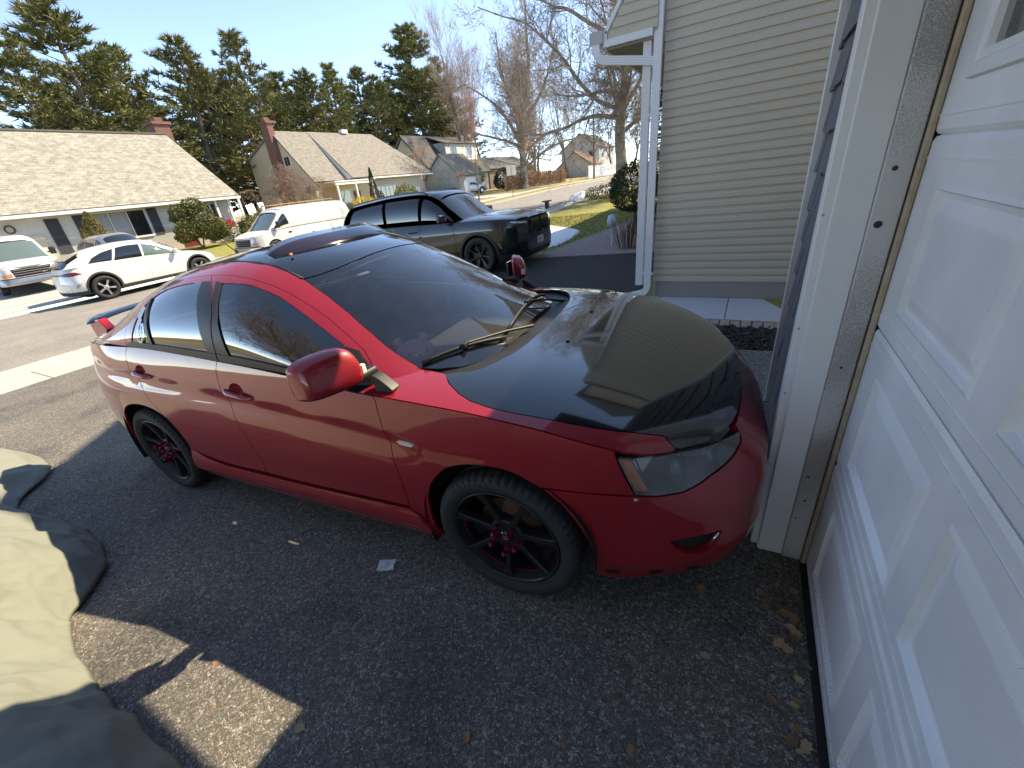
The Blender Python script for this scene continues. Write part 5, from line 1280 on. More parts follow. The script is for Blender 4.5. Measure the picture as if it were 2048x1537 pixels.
plain_house('white_two_storey_house', 'white two-storey house behind the white fence at the far end of the street', -40, -31, 104, 116, 6.4, 9.4, M_wsid, M_dkroof, [('y', -33.4, -32.4, 4.6, 5.9), ('x', 106, 107.5, 4.4, 5.8, 2)])
plain_house('brown_gable_garage', 'small brown-roofed outbuilding in front of the white two-storey house', -37, -29.5, 94, 100, 3.0, 5.6, lap_mat('pale siding', (.52, .50, .47), (.58, .56, .52), .14), shingle_mat('brown shingles', [(.20, .13, .09), (.16, .10, .07), (.08, .05, .04)]))
plain_house('distant_white_house', 'distant white house at the vanishing end of the street', -27, -18, 140, 152, 4.2, 6.8, M_wsid, M_dkroof, [('y', -23, -21.5, 2.4, 3.6)])
# house behind the photographer, seen only as a reflection in the car's windows
plain_house('house_behind', 'low house behind the photographer mirrored in the red car windows', -14, -3, -30, -16, 2.7, 5.4, M_wsid, M_tanroof, [('y', -9, -7, 1, 2.2)])

# fences
wf = thing('white_fence', 'white vinyl privacy fence at the far end of the street', 'fence', (-24.5, 80, gz(-24.5, 80)))
mb = MB(); mb.bbox((-.025, 0, .05), (.025, 2.26, 1.95), .01); p0 = mb.build('fence_panel', M_wtrim, wf); mb = MB(); mb.bbox((-.06, -.06, 0), (.06, .06, 2.08), .012); q0 = mb.build('fence_post', M_wtrim, wf)
for k in range(8):
    a, b = (p0, q0) if k == 0 else (p0.copy(), q0.copy())
    if k: COL.objects.link(a); COL.objects.link(b); a.parent = b.parent = wf
    a.location = (-.2*k*.0 - .1*k*.0, -4.0 + k*2.4+.07, 0); b.location = (0, -4.0 + k*2.4, 0)
bf = thing('brown_fence', 'weathered brown board fence tangled with dead vines under the bare trees', 'fence', (-27, 64, gz(-27, 64)))
M_bfence = mat('weathered brown boards', (.16, .10, .07), .95, var=(5, .7, (.24, .15, .10)))
mb = MB(); mb.box((-.012, -.075, 0), (.012, .075, 1.85)); bd0 = mb.build('board', M_bfence, bf)
for k in range(110):
    o = bd0 if k == 0 else bd0.copy()
    if k: COL.objects.link(o); o.parent = bf
    yy_ = -13 + k*.165; o.location = (.012*k - .3, yy_, rnd.uniform(-.08, .1)); o.rotation_euler = (rnd.uniform(-.02, .02), 0, rnd.uniform(-.05, .05))
# ---------------------------------------------------------------- vegetation
M_bark = mat('grey brown bark', (.13, .10, .08), .95, var=(6, .6, (.21, .17, .14)), bump=(18, .8))
M_sycbark = mat('mottled sycamore bark', (.17, .14, .11), .95, var=(2.6, .22, (.42, .38, .31)), bump=(14, .6))
M_twig = mat('bare twigs', (.27, .215, .175), .95)
M_twig2 = mat('reddish twigs', (.30, .20, .16), .95)
def leafmat(name, a, b_, sc=1.5, trans=.0):
    m = mat(name, a, .75, spec=.2); t, b, tc = nodes(m)
    g = t.nodes.new('ShaderNodeNewGeometry'); n = ND(t, 'TexNoise', Scale=sc, Detail=3.); t.links.new(tc.outputs['Object'], n.inputs['Vector'])
    r_ = ramp(t, [(.3, a), (.7, b_)]); t.links.new(n.outputs[0], r_.inputs[0])
    hs = ND(t, 'HueSaturation'); mp = ND(t, 'MapRange'); mp.inputs[3].default_value = .65; mp.inputs[4].default_value = 1.35; t.links.new(g.outputs['Random Per Island'], mp.inputs[0]); t.links.new(mp.outputs[0], hs.inputs['Value']); t.links.new(r_.outputs[0], hs.inputs['Color'])
    t.links.new(hs.outputs[0], b.inputs['Base Color']); return m
M_pine = leafmat('pine needles', (.12, .128, .05), (.215, .205, .08), .5)
M_pine2 = leafmat('yellowish pine needles', (.17, .17, .055), (.27, .245, .08), .5)
M_dkgreen = leafmat('dark evergreen leaves', (.03, .045, .02), (.06, .08, .032), 2.)
M_jun = leafmat('juniper green', (.09, .105, .04), (.17, .165, .06), 2.)
M_olive = leafmat('olive conifer', (.17, .15, .05), (.28, .23, .07), 2.)
M_yel = leafmat('forsythia yellow', (.55, .40, .02), (.70, .52, .04), 3.)
M_rhodo = leafmat('pale broad leaves', (.16, .19, .07), (.30, .30, .12), 2.)
M_deadleaf = leafmat('dead brown leaves', (.20, .11, .06), (.30, .18, .10), 3.)

def pine_mesh(seed, h=16., spread=4.2, open_=.25, bare=.2, dens=1.):
    r = random.Random(seed); TV = MB(); V = []; F = []
    lx, ly = r.uniform(-.04, .04), r.uniform(-.04, .04)
    def axis(z): return Vector((lx*z + .25*math.sin(z*.35+seed), ly*z + .2*math.cos(z*.3+seed), z))
    TV.tube([axis(h*i/10) for i in range(11)], [.30*(1-i/10)**.8 + .02 for i in range(11)], 8)
    z = h*bare
    while z < h*.985:
        t = (z/h - bare)/(1-bare); Lm = spread*(1-t**1.35)*(.55+.45*min(1, t*4+.3)) + .45
        nb = r.randint(4, 6)
        a0 = r.uniform(0, 6.3)
        for k in range(nb):
            if r.random() < open_: continue
            a = a0 + k*6.283/nb + r.uniform(-.4, .4); Lb = Lm*r.uniform(.55, 1.2); up = r.uniform(.05, .30) + .35*t
            b = axis(z); d = Vector((math.cos(a), math.sin(a), 0)); side = Vector((-d.y, d.x, 0)); pts = []
            for i in range(6):
                s = i/5; pts.append(b + d*Lb*s + Vector((0, 0, Lb*(up*s - .12*s*s + .10*s**3))) + side*.10*Lb*math.sin(s*3+k))
            TV.tube(pts, [.065*(1-t*.6)*(1-i/5*.85) for i in range(6)], 4, False)
            nt_ = int((5 + Lb*5.0)*dens)
            for q in range(nt_):
                s = .28 + .74*(q+r.random())/nt_; i = min(int(s*5), 4); p = pts[i].lerp(pts[i+1], min(s*5-i, 1.1))
                lat = r.gauss(0, .22)*Lb*.55*(1.1-.6*s); p = p + side*lat + d*r.gauss(0, .12) + Vector((0, 0, r.uniform(-.05, .24)))
                gd_ = (d*.7 + side*(.9 if lat > 0 else -.9)*min(1, abs(lat)) + Vector((0, 0, .55))).normalized()
                for e in range(9):
                    dr = (gd_ + Vector((r.gauss(0, .6), r.gauss(0, .6), r.gauss(0, .45)))).normalized(); ln = r.uniform(.28, .55); w_ = dr.orthogonal().normalized()
                    w_ = (w_*math.cos(e) + dr.cross(w_)*math.sin(e))*.052; i0 = len(V); p2 = p + dr*ln*.15
                    V += [p2 - w_, p2 + w_, p2 + dr*ln]; F.append((i0, i0+1, i0+2))
        z += r.uniform(.45, .8)*(1.15 - .45*t)
    return TV, V, F

def bare_tree(seed, h, trunk_r, depth=6, spread=.75, fork=.32, m=None, twig=3, droop=0., leanv=(0, 0), nside=8, mn=2, mx=3, crook=.16, minr=.006, upw=.12):
    r = random.Random(seed); mb = MB()
    def grow(p, d, ln, rad, lv):
        n = 5 if lv < 2 else 4 if lv < 4 else 3; pts = [p]; rs = [rad]; dd = d.copy()
        for i in range(n):
            dd = (dd + Vector((r.gauss(0, crook), r.gauss(0, crook), r.gauss(0, crook*.6) + upw*(1 if lv < 4 else .4) - droop*(lv >= 3)))).normalized()
            pts.append(pts[-1] + dd*ln/n); rs.append(rad*(1 - (.42 if lv < depth else .75)*(i+1)/n))
        mb.tube(pts, rs, max(3, nside - lv*2 + (1 if lv else 0)), False)
        if lv >= depth: return
        # side shoots
        k = r.randint(mn, mx) + (1 if lv >= depth-2 else 0)
        for q in range(k):
            s = 1. if q == 0 else r.uniform(.35, 1.)
            i = min(int(s*n), n-1); b = pts[i].lerp(pts[i+1], s*n-i) if i < n else pts[-1]
            ax = dd.orthogonal().normalized(); ax = Matrix.Rotation(r.uniform(0, 6.3), 3, dd) @ ax
            ang = r.uniform(.25, spread) if q else r.uniform(.05, .35)
            nd = (dd*math.cos(ang) + ax*math.sin(ang)).normalized()
            rr = rs[i]*(r.uniform(.62, .8) if q == 0 else r.uniform(.42, .62)); grow(b, nd, ln*r.uniform(.62, .88), max(rr, minr), lv+1)
    grow(Vector((0, 0, -.15)), Vector((leanv[0], leanv[1], 1)).normalized(), h*fork, trunk_r, 0)
    return mb
def leaf_blob(seed, fn, n, size, V=None, F=None, up=.3):
    """n leaf quads at points fn(r)->(p, outward)"""
    r = random.Random(seed); V = [] if V is None else V; F = [] if F is None else F
    for k in range(n):
        p, o = fn(r); d = (o + Vector((r.gauss(0, .6), r.gauss(0, .6), r.gauss(0, .6) + up))).normalized(); a = d.orthogonal().normalized(); a = Matrix.Rotation(r.uniform(0, 6.3), 3, d) @ a
        s = size*r.uniform(.6, 1.4); b = d.cross(a); i = len(V)
        V += [p - a*s*.35, p + d*s*.55 - b*s*.38, p + d*s*1.1 + a*s*.2, p + d*s*.55 + b*s*.38]; F.append((i, i+1, i+2, i+3))
    return V, F
def ellip(rx, ry, rz, cz, lump=.18, ns=5, shell=.55, seed=0):
    q = random.Random(seed+99); L_ = [(Vector((q.gauss(0, 1), q.gauss(0, 1), q.gauss(0, 1))).normalized(), q.uniform(.5, 1)) for _ in range(ns*3)]
    def fn(r):
        d = Vector((r.gauss(0, 1), r.gauss(0, 1), r.gauss(0, 1))).normalized(); f_ = 1 + lump*sum(max(0, d.dot(a)-.6)*w_*2.2 for a, w_ in L_) - lump
        s = shell + (1-shell)*r.random()**.5; p = Vector((d.x*rx, d.y*ry, d.z*rz))*f_*s; p.z += cz; return p, d
    return fn
def cone(rb, h, seed=0, lump=.15, z0=.1):
    def fn(r):
        t = r.random()**1.3; a = r.uniform(0, 6.283); rr = rb*(1-t)**.85*(1 + lump*math.sin(a*3+seed+t*9) + lump*.6*math.sin(a*7+t*17))*(.7+.3*r.random()**.5); return Vector((rr*math.cos(a), rr*math.sin(a), z0+h*t)), Vector((math.cos(a), math.sin(a), .5))
    return fn
def place(o, loc, rz, s): o.location = loc; o.rotation_euler = (0, 0, rz); o.scale = s if isinstance(s, tuple) else (s, s, s)

# pines behind the houses: four moulds, copied
PINES = []
for k, (sd, sp_, op, ba, mt) in enumerate(((3, 4.6, .22, .18, M_pine), (8, 3.8, .30, .28, M_pine), (14, 5.2, .34, .22, M_pine), (21, 3.4, .12, .12, M_pine2))):
    PINES.append((pine_mesh(sd, 16., sp_*1.12, op*.75, ba*.7, 1.15), mt))
pine_proto = {}
def pine(k, loc, h, rz, label, sx=1.):
    root = thing('pine_tree', label, 'tree', loc, rz, 'pines behind the houses'); s = h/16.
    if k not in pine_proto:
        (tv, V, F), mt = PINES[k]; pine_proto[k] = (tv.build('trunk', M_bark, root, True), mk('crown', V, F, mt, root))
    else:
        for o in pine_proto[k]: c = o.copy(); COL.objects.link(c); c.parent = root
    root.scale = (s*sx, s*sx, s); return root
PT = [(2, -44, 14.3, 13.6, 'leftmost pine with broad flat limbs behind the tan roof'), (0, -46, 18.6, 17.2, 'tallest pine at the left, its top reaching the upper edge of the photo'), (1, -50, 23.9, 16.0, 'thin-topped pine just right of the tallest left pine'),
      (2, -48, 27.2, 16.6, 'spreading pine above the right end of the tan roof'), (0, -55, 33.6, 17.0, 'pine behind the gap between the tan roof and the brick chimney'), (1, -50, 36.3, 19.2, 'tall pine standing straight above the brick chimney'),
      (2, -57, 44.5, 17.5, 'dark pine behind the ridge of the chimney house'), (3, -50, 47.2, 17.6, 'dense yellow-green pine right of the brick chimney'), (1, -54, 57.6, 19.6, 'slender pine above the right end of the chimney house roof'),
      (0, -49, 64.5, 24.5, 'very tall dark pine left of the bare street trees'), (2, -53, 75, 22.5, 'pine half hidden by bare branches in the middle of the picture'), (0, -62, 22, 14.5, 'distant pine in the gap left of the ridge of the tan roof'), (1, -40.5, 8.5, 12.5, 'pine cut off by the left edge of the photo'),
      (2, -47, 31.8, 14.5, 'broad pine filling the gap left of the brick chimney'), (0, -48, 41.5, 16.0, 'full pine just right of the tall chimney pine'), (2, -47, 53, 16.5, 'wide pine behind the middle of the chimney house roof'), (3, -47, 21, 13.5, 'yellow-green pine low behind the tan ridge'), (0, -46, 60, 18.0, 'broad dark pine left of the mildewed house roof'), (3, -60, 52, 15.0, 'background pine filling the gap behind the yellow-green pine'), (2, -63, 40, 15.5, 'background pine behind the tall pine above the chimney')]
for i, (k, X, Y, zt_, lb) in enumerate(PT):
    z0 = gz(X, Y); pine(k, (X, Y, z0), zt_ - z0, i*1.7, lb, 1.12 + .14*math.sin(i*2.3))
for k, X, Y, zt_ in ((1, -58, 14, 14.5), (2, -60, 24, 15.5), (0, -62, 30, 15), (3, -64, 36, 16.5), (0, -60, 46, 17), (1, -64, 52, 17.5), (2, -62, 62, 19), (0, -60, 70, 19.5), (2, -58, 86, 19), (1, -66, 78, 18), (0, -70, 100, 18)):
    z0 = gz(X, Y); pine(k, (X, Y, z0), zt_ - z0, X*.7, 'one of the pines in the dense back row behind the houses', 1.15)
# pines behind the photographer, mirrored in the car
pine(0, (-5, -19, 0), 15, .4, 'pine behind the photographer mirrored in the red car windows'); pine(3, (-14, -22, 0), 14, 2., 'second pine behind the photographer mirrored in the car')

# bare trees
def bare(name, label, loc, mb, m, rz=0., group='bare trees', parts=None):
    root = thing(name, label, 'tree', loc, rz, group); 
    # trunk = first limb tube, crown = the rest
    mb.build('trunk_and_limbs', m, root, True); return root
def bare2(name, label, loc, seed, h, tr, m1, m2, depth=6, group='bare trees', rz=0., **kw):
    root = thing(name, label, 'tree', loc, rz, group); mb = bare_tree(seed, h, tr, depth, **kw)
    # split thick wood from twigs
    Vt = []; Vs = []; tv = MB(); sv = MB()
    V = mb.V; faces = mb.F
    import collections
    # faces grouped per tube: use size of edge as cheap thickness measure
    small = []
    for f_ in faces:
        a, b = Vector(V[f_[0]]), Vector(V[f_[1]]); small.append((a-b).length < .022)
    for flag, nm, mm in ((False, 'trunk', m1), (True, 'twigs', m2)):
        idx = {}; VV = []; FF = []
        for f_, s in zip(faces, small):
            if s == flag:
                q = []
                for i in f_:
                    if i not in idx: idx[i] = len(VV); VV.append(V[i])
                    q.append(idx[i])
                FF.append(tuple(q))
        if FF: mk(nm, VV, FF, mm, root, True)
    return root
SYC1 = [[(0.17, 0.04, -0.13), (0.08, 0.02, 1.64), (-0.04, -0.01, 3.26), (0.02, 0.01, 4.65), (0.19, 0.05, 5.72), (0.11, 0.03, 6.9), (-0.12, -0.03, 8.28), (-0.44, -0.11, 9.61), (-0.9, -0.23, 11.51), (-1.26, -0.32, 13.28)], [(0.03, 0.01, 4.55), (-1.25, -0.31, 5.17), (-2.37, -0.6, 6.35), (-3.12, -0.79, 7.45), (-4.02, -1.02, 8.42), (-5.11, -1.29, 9.39), (-6.33, -1.6, 9.91), (-7.68, -1.94, 10.57)], [(-0.05, -0.01, 4.14), (-1.25, -0.32, 4.41), (-2.22, -0.56, 4.37), (-3.25, -0.82, 4.07), (-4.56, -1.15, 3.93), (-5.79, -1.46, 4.1)], [(0.2, 0.05, 5.24), (-0.89, -0.22, 5.55), (-1.72, -0.43, 5.51), (-2.85, -0.72, 5.59), (-3.99, -1.01, 6.01)], [(0.21, 0.05, 4.62), (0.85, 0.22, 5.62), (1.46, 0.37, 6.67), (2.14, 0.54, 7.86), (3.02, 0.76, 8.94)], [(0.13, 0.03, 6.2), (1.43, 0.36, 7.34), (2.57, 0.65, 8.62), (3.38, 0.85, 10.04)], [(-0.11, -0.03, 7.84), (-0.89, -0.23, 8.4), (-1.78, -0.45, 8.93), (-2.84, -0.72, 9.65), (-3.67, -0.93, 9.92), (-4.81, -1.21, 10.78), (-5.81, -1.47, 11.93)], [(-0.52, -0.13, 10.04), (-1.64, -0.42, 11.08), (-2.89, -0.73, 11.93), (-4.1, -1.04, 13.36)], [(0.1, 0.03, 3.37), (0.91, 0.23, 3.9), (1.84, 0.46, 4.14), (2.87, 0.72, 4.23)]]
SYC2 = [[(0.07, 0.03, -0.07), (0.28, 0.14, 2.8), (0.3, 0.14, 4.54), (0.75, 0.37, 6.73), (0.9, 0.44, 8.77), (1.6, 0.78, 13.05), (1.62, 0.79, 16.37), (1.69, 0.82, 19.45)], [(0.24, 0.12, 4.55), (-0.11, -0.05, 6.12), (-1.45, -0.71, 8.55), (-2.66, -1.3, 10.15), (-4.43, -2.15, 11.65), (-5.85, -2.85, 12.87), (-6.83, -3.32, 15.05)], [(0.09, 0.04, 4.1), (-0.36, -0.17, 5.19), (-2.67, -1.3, 6.23), (-4.65, -2.26, 6.88), (-6.45, -3.14, 7.56)], [(0.47, 0.23, 4.52), (1.01, 0.49, 4.62), (3.24, 1.57, 6.02), (5.59, 2.72, 6.48), (7.53, 3.66, 7.36), (8.71, 4.24, 9.15)], [(0.46, 0.22, 2.77), (1.06, 0.51, 2.81), (2.96, 1.44, 4.14), (5.54, 2.7, 4.99), (7.82, 3.81, 4.97)], [(0.83, 0.4, 7.81), (2.68, 1.3, 10.22), (3.93, 1.91, 13.07), (4.62, 2.25, 16.32)], [(0.62, 0.3, 6.47), (-0.68, -0.33, 10.15), (-1.45, -0.71, 13.82), (-1.65, -0.8, 17.2)]]
def limb_tree(name, label, loc, limbs, r0, rl, seed, view, depth=4, minr=.012, tw=1.9):
    """tree from measured limbs; each limb sways out of its plane and carries recursive branches"""
    root = thing(name, label, 'tree', loc, 0, 'bare trees'); r = random.Random(seed); thick = MB(); thin = MB(); v = Vector(view).normalized()
    def branch(p, d, ln, rad, lv):
        n = 4; pts = [p]; rs = [rad]; dd = d.copy()
        for i in range(n):
            dd = (dd + Vector((r.gauss(0, .22), r.gauss(0, .22), r.gauss(0, .18) + .05))).normalized(); pts.append(pts[-1] + dd*ln/n); rs.append(rad*(1-.6*(i+1)/n))
        (thick if rad > .045 else thin).tube(pts, rs, 5 if rad > .05 else 4 if rad > .02 else 3, False)
        if lv >= depth: return
        for q in range(r.randint(3, 5)):
            s = r.uniform(.25, 1.); i = min(int(s*n), n-1); b = pts[i].lerp(pts[i+1], s*n-i); ax = Matrix.Rotation(r.uniform(0, 6.3), 3, dd) @ dd.orthogonal().normalized(); an = r.uniform(.3, 1.0)
            branch(b, (dd*math.cos(an) + ax*math.sin(an)).normalized(), ln*r.uniform(.45, .8), max(rs[i]*r.uniform(.45, .65), minr), lv+1)
    allL = [(L_, 0., 1.) for L_ in limbs]
    for k, L_ in enumerate(limbs[1:]):                       # further limbs round the trunk, turned out of the picture plane
        allL.append((L_, 1.35 + .25*math.sin(k*3.), .8)); allL.append((L_, -1.5 + .25*math.cos(k*2.), .75))
    tr = [Vector(p) for p in limbs[0]]
    for k, (L_, ang, sc) in enumerate(allL):
        ph = r.uniform(0, 6.3); am = 0. if k == 0 else r.uniform(.3, 1.1); base = Vector(L_[0]); axz = Vector((tr[2].x, tr[2].y, 0)); pts = []
        for i, p in enumerate(L_):
            q = Vector(p)
            if ang: dq = q - base; q = base + Matrix.Rotation(ang, 3, 'Z') @ dq*sc
            t = i/(len(L_)-1); pts.append(q + v*am*math.sin(t*2.5+ph)*t)
        sm = [Vector(x) for x in catmull([tuple(p) for p in pts], 4)]; R0 = r0 if k == 0 else rl*sc*(1 if k < len(limbs) else .85); n = len(sm)
        rs = [max(R0*(1-.8*(i/(n-1))**.8)*(1.25 if k == 0 and i < 2 else 1), .02) for i in range(n)]
        thick.tube(sm, rs, 12 if k == 0 else 8, False)
        cnt = 16 if k == 0 else 13
        for q in range(cnt):
            s = r.uniform(.3 if k else .45, 1.); i = min(int(s*(n-1)), n-2); b = sm[i]; dd = (sm[i+1]-sm[i]).normalized(); ax = Matrix.Rotation(r.uniform(0, 6.3), 3, dd) @ dd.orthogonal().normalized(); an = r.uniform(.5, 1.2)
            branch(b, (dd*math.cos(an) + ax*math.sin(an)).normalized(), tw*r.uniform(.6, 1.3), rs[i]*.45, 1)
    thick.build('trunk', M_sycbark, root, True); thin.build('twigs', M_twig, root, True); return root
limb_tree('sycamore_tree', 'big bare sycamore with mottled trunk beside the siding house corner', (-7.3, 28.9, .18), SYC1, .40, .15, 31, (-.25, .97, 0), minr=.009)
limb_tree('sycamore_tree', 'bare sycamore with forked pale limbs behind the black SUV, by the street sign', (-27, 55.5, gz(-27, 55.5)), SYC2, .55, .26, 12, (-.44, .9, 0), minr=.014, tw=2.8)
bare2('bare_tree', 'tall thin bare tree in front of the very tall dark pine', (-38, 59, gz(-38, 59)), 41, 25, .34, M_bark, M_twig, 6, spread=.5, fork=.30, crook=.1, minr=.012, upw=.2, mn=2, mx=4)
bare2('bare_tree', 'tall bare tree just left of the forked sycamore', (-40, 66, gz(-40, 66)), 43, 22, .30, M_bark, M_twig2, 6, spread=.55, fork=.28, crook=.12, minr=.012, upw=.18, mn=2, mx=4)
bare2('bare_tree', 'bare tree right behind the forked sycamore', (-36, 80, gz(-36, 80)), 47, 24, .36, M_bark, M_twig, 6, spread=.6, fork=.3, crook=.12, minr=.012, upw=.18, mn=2, mx=4)
bare2('bare_tree', 'bare tree above the brown fence', (-34, 92, gz(-34, 92)), 53, 23, .36, M_bark, M_twig, 6, spread=.6, fork=.3, crook=.12, minr=.012, upw=.18, mn=2, mx=4)
bare2('bare_tree', 'distant bare tree behind the white two-storey house', (-44, 122, gz(-44, 122)), 59, 26, .4, M_bark, M_twig, 6, spread=.65, fork=.28, crook=.12, minr=.012, upw=.15, mn=2, mx=4)
bare2('bare_tree', 'distant bare tree above the white fence', (-29, 108, gz(-29, 108)), 61, 18, .3, M_bark, M_twig, 6, spread=.65, fork=.28, crook=.12, minr=.012, upw=.15, mn=2, mx=4)
bare2('bare_tree', 'bare tree rising behind the low brown house', (-50, 76, gz(-50, 76)), 113, 23, .36, M_bark, M_twig, 6, spread=.6, fork=.28, crook=.12, minr=.013, upw=.15, mn=2, mx=4)
bare2('bare_tree', 'bare tree between the forked sycamore and the utility pole', (-31, 70, gz(-31, 70)), 117, 19, .3, M_bark, M_twig2, 6, spread=.65, fork=.26, crook=.14, minr=.012, upw=.15, mn=2, mx=4)
bare2('bare_tree', 'bare tree at the right above the white fence end', (-21, 92, gz(-21, 92)), 121, 19, .3, M_bark, M_twig, 6, spread=.65, fork=.26, crook=.14, minr=.013, upw=.15, mn=2, mx=4)
bare2('young_street_tree', 'slender bare street tree behind the black SUV windscreen', (-21.2, 34.4, gz(-21.2, 34.4)), 67, 6.6, .075, M_bark, M_twig2, 6, spread=.42, fork=.42, crook=.06, minr=.006, upw=.25, mx=4)
bare2('small_bare_tree', 'small upright bare tree in front of the chimney house garage', (-29, 36.5, gz(-29, 36.5)), 71, 8.0, .10, M_bark, M_twig2, 7, spread=.5, fork=.22, crook=.09, minr=.007, upw=.2, mx=3)
bare2('small_bare_tree', 'small bare shrubby tree right of the mildewed house garage', (-27.5, 41.5, gz(-27.5, 41.5)), 73, 4.2, .06, M_bark, M_twig2, 6, spread=.7, fork=.2, crook=.12, minr=.006, mx=4)
bare2('weeping_cherry', 'bare weeping cherry with a dome of tangled brown twigs before the chimney', (-30.5, 21.8, gz(-30.5, 21.8)), 79, 5.0, .16, M_bark, mat('brown tangled twigs', (.26, .17, .13), .95), 7, spread=1.15, fork=.36, crook=.25, minr=.008, droop=.16, mx=4, upw=.0)
bare2('bare_bush', 'leafless brown bush at the right end of the tan-roofed house', (-31.5, 20.2, gz(-31.5, 20)), 83, 3.0, .05, M_bark, mat('brown tangled twigs', (.26, .17, .13), .95), 6, spread=.9, fork=.2, crook=.2, minr=.006, mx=4)
limb_tree('sycamore_tree', 'bare sycamore behind the photographer mirrored in the front door window', (-5.5, -8.5, 0), SYC1, .40, .15, 91, (-.25, .97, 0), depth=3, minr=.012)
limb_tree('sycamore_tree', 'second bare sycamore behind the photographer mirrored in the rear door window', (-10.5, -10, 0), [[(-x, y, z) for x, y, z in q] for q in SYC1], .40, .15, 95, (-.25, .97, 0), depth=3, minr=.012)
# shrubs
def shrub(name, label, loc, V, F, m, stem=None, cat='shrub', group='garden shrubs', rz=0.):
    root = thing(name, label, cat, loc, rz, group); mk('foliage', V, F, m, root)
    mb = MB()
    for p in (stem or [[(0, 0, -.05), (0, 0, .4)]]): mb.tube(p, [.05, .025], 5)
    mb.build('stem', M_bark, root); return root
def g3(x, y): return (x, y, gz(x, y))
V, F = leaf_blob(1, cone(1.05, 2.5, 1), 7000, .07); shrub('conical_shrub', 'olive-brown conical evergreen in front of the tan-roofed house', g3(-28.9, 9.4), V, F, M_olive)
V = []; F = []
for (x, y, z, s) in ((0, 0, 1.5, 1.1), (.5, .5, 1.0, .9), (-.5, .5, 1.1, .85), (.3, -.7, .9, .8), (-.3, -.4, 1.9, .7), (.2, 1.0, .7, .7), (0, .2, 2.2, .6)):
    a, b = leaf_blob(int(x*10+y*7+z*9)+3, ellip(s, s*1.05, s*.62, 0, .35), 2200, .085); n = len(V); V += [v + Vector((x, y, z)) for v in a]; F += [tuple(i+n for i in f_) for f_ in b]
shrub('spreading_juniper', 'large ragged dark green juniper in front of the white house window', g3(-28.3, 13.9), V, F, M_jun, [[(0, 0, 0), (.2, .3, 1.4)], [(0, 0, 0), (-.3, -.4, 1.3)], [(0, 0, 0), (.1, -.6, 1.)]])
V, F = leaf_blob(5, ellip(1.2, 1.6, .65, .62, .3), 5000, .08); shrub('low_hedge_bush', 'rounded green hedge bush at the porch end of the white house', g3(-28.6, 18.0), V, F, M_jun)
V, F = leaf_blob(6, ellip(.9, 1.3, .5, .4, .3), 3000, .08); shrub('low_hedge_bush', 'low golden-green bush beside the porch posts of the white house', g3(-27.2, 17.0), V, F, M_olive)
V, F = leaf_blob(7, ellip(.5, .5, .55, .5, .2), 1500, .06); shrub('round_boxwood', 'small green bush by the red porch decoration', g3(-28.8, 16.4), V, F, M_jun)
mb = bare_tree(103, 1.6, .03, 5, spread=1.1, fork=.2, mx=4, minr=.005); root = thing('dead_hydrangea', 'brown leafless shrub below the white house window', 'shrub', g3(-28.4, 11.6), 0, 'garden shrubs'); mb.build('twigs', mat('rusty twigs', (.30, .16, .11), .95), root); root.scale = (1.5, 1.9, 1)
V, F = leaf_blob(8, cone(.62, 3.7, 2, .06), 5000, .07); shrub('columnar_arborvitae', 'narrow dark arborvitae in front of the chimney house porch', g3(-31.5, 32.3), V, F, M_dkgreen)
V, F = leaf_blob(9, ellip(1.0, 1.4, .6, .75, .3), 3500, .07); shrub('forsythia', 'bright yellow forsythia bush before the chimney house', g3(-29.5, 28.6), V, F, M_yel)
V, F = leaf_blob(10, ellip(1.2, 1.8, .8, .9, .3), 2600, .15); shrub('rhododendron', 'pale green rhododendron under the chimney house windows', g3(-32.2, 37.4), V, F, M_rhodo)
V, F = leaf_blob(11, ellip(1.8, 3.0, 1.5, 1.6, .3), 4500, .2); shrub('magnolia_bush', 'big pale-leaved bush behind the small parked car', g3(-35, 55), V, F, M_rhodo)
V, F = leaf_blob(12, ellip(1.3, 1.7, 1.2, 1.2, .2), 3500, .13); shrub('round_evergreen', 'dark rounded evergreen left of the forked sycamore', g3(-30.5, 56.5), V, F, M_dkgreen)
V, F = leaf_blob(13, ellip(.62, .66, .55, 1.10, .12, shell=.7), 9000, .035); shrub('clipped_topiary', 'dark clipped ball bush beside the siding house downspout', g3(-2.55, 11.6), V, F, M_dkgreen, [[(0, 0, 0), (.02, 0, 1.1)], [(.1, .1, 0), (-.1, .1, 1.)]])
V, F = leaf_blob(14, cone(.75, 6.6, 4, .10), 13000, .05); shrub('columnar_evergreen', 'tall dark columnar evergreen hard against the siding house corner', g3(-1.95, 13.2), V, F, M_dkgreen)
V, F = leaf_blob(15, ellip(2.2, 3.4, .42, .25, .2), 6000, .06); shrub('ground_ivy', 'low green ivy mound round the foot of the big sycamore', g3(-6.9, 27.5), V, F, M_jun)
mb = MB(); r4 = random.Random(3)
for k in range(60):
    a = r4.uniform(0, 6.3); q = r4.uniform(0, .25); h_ = r4.uniform(.35, .75); mb.tube([(q*math.cos(a), q*math.sin(a), 0), (q*1.5*math.cos(a), q*1.5*math.sin(a), h_*.6), (q*2*math.cos(a)+r4.uniform(-.1, .1), q*2*math.sin(a), h_)], [.007, .006, .003], 4)
root = thing('dead_plant', 'clump of dead brown stems below the clipped ball bush', 'plant', g3(-2.25, 9.75), 0, 'garden shrubs'); mb.build('stalks', mat('dead stalks', (.17, .10, .06), .95), root)
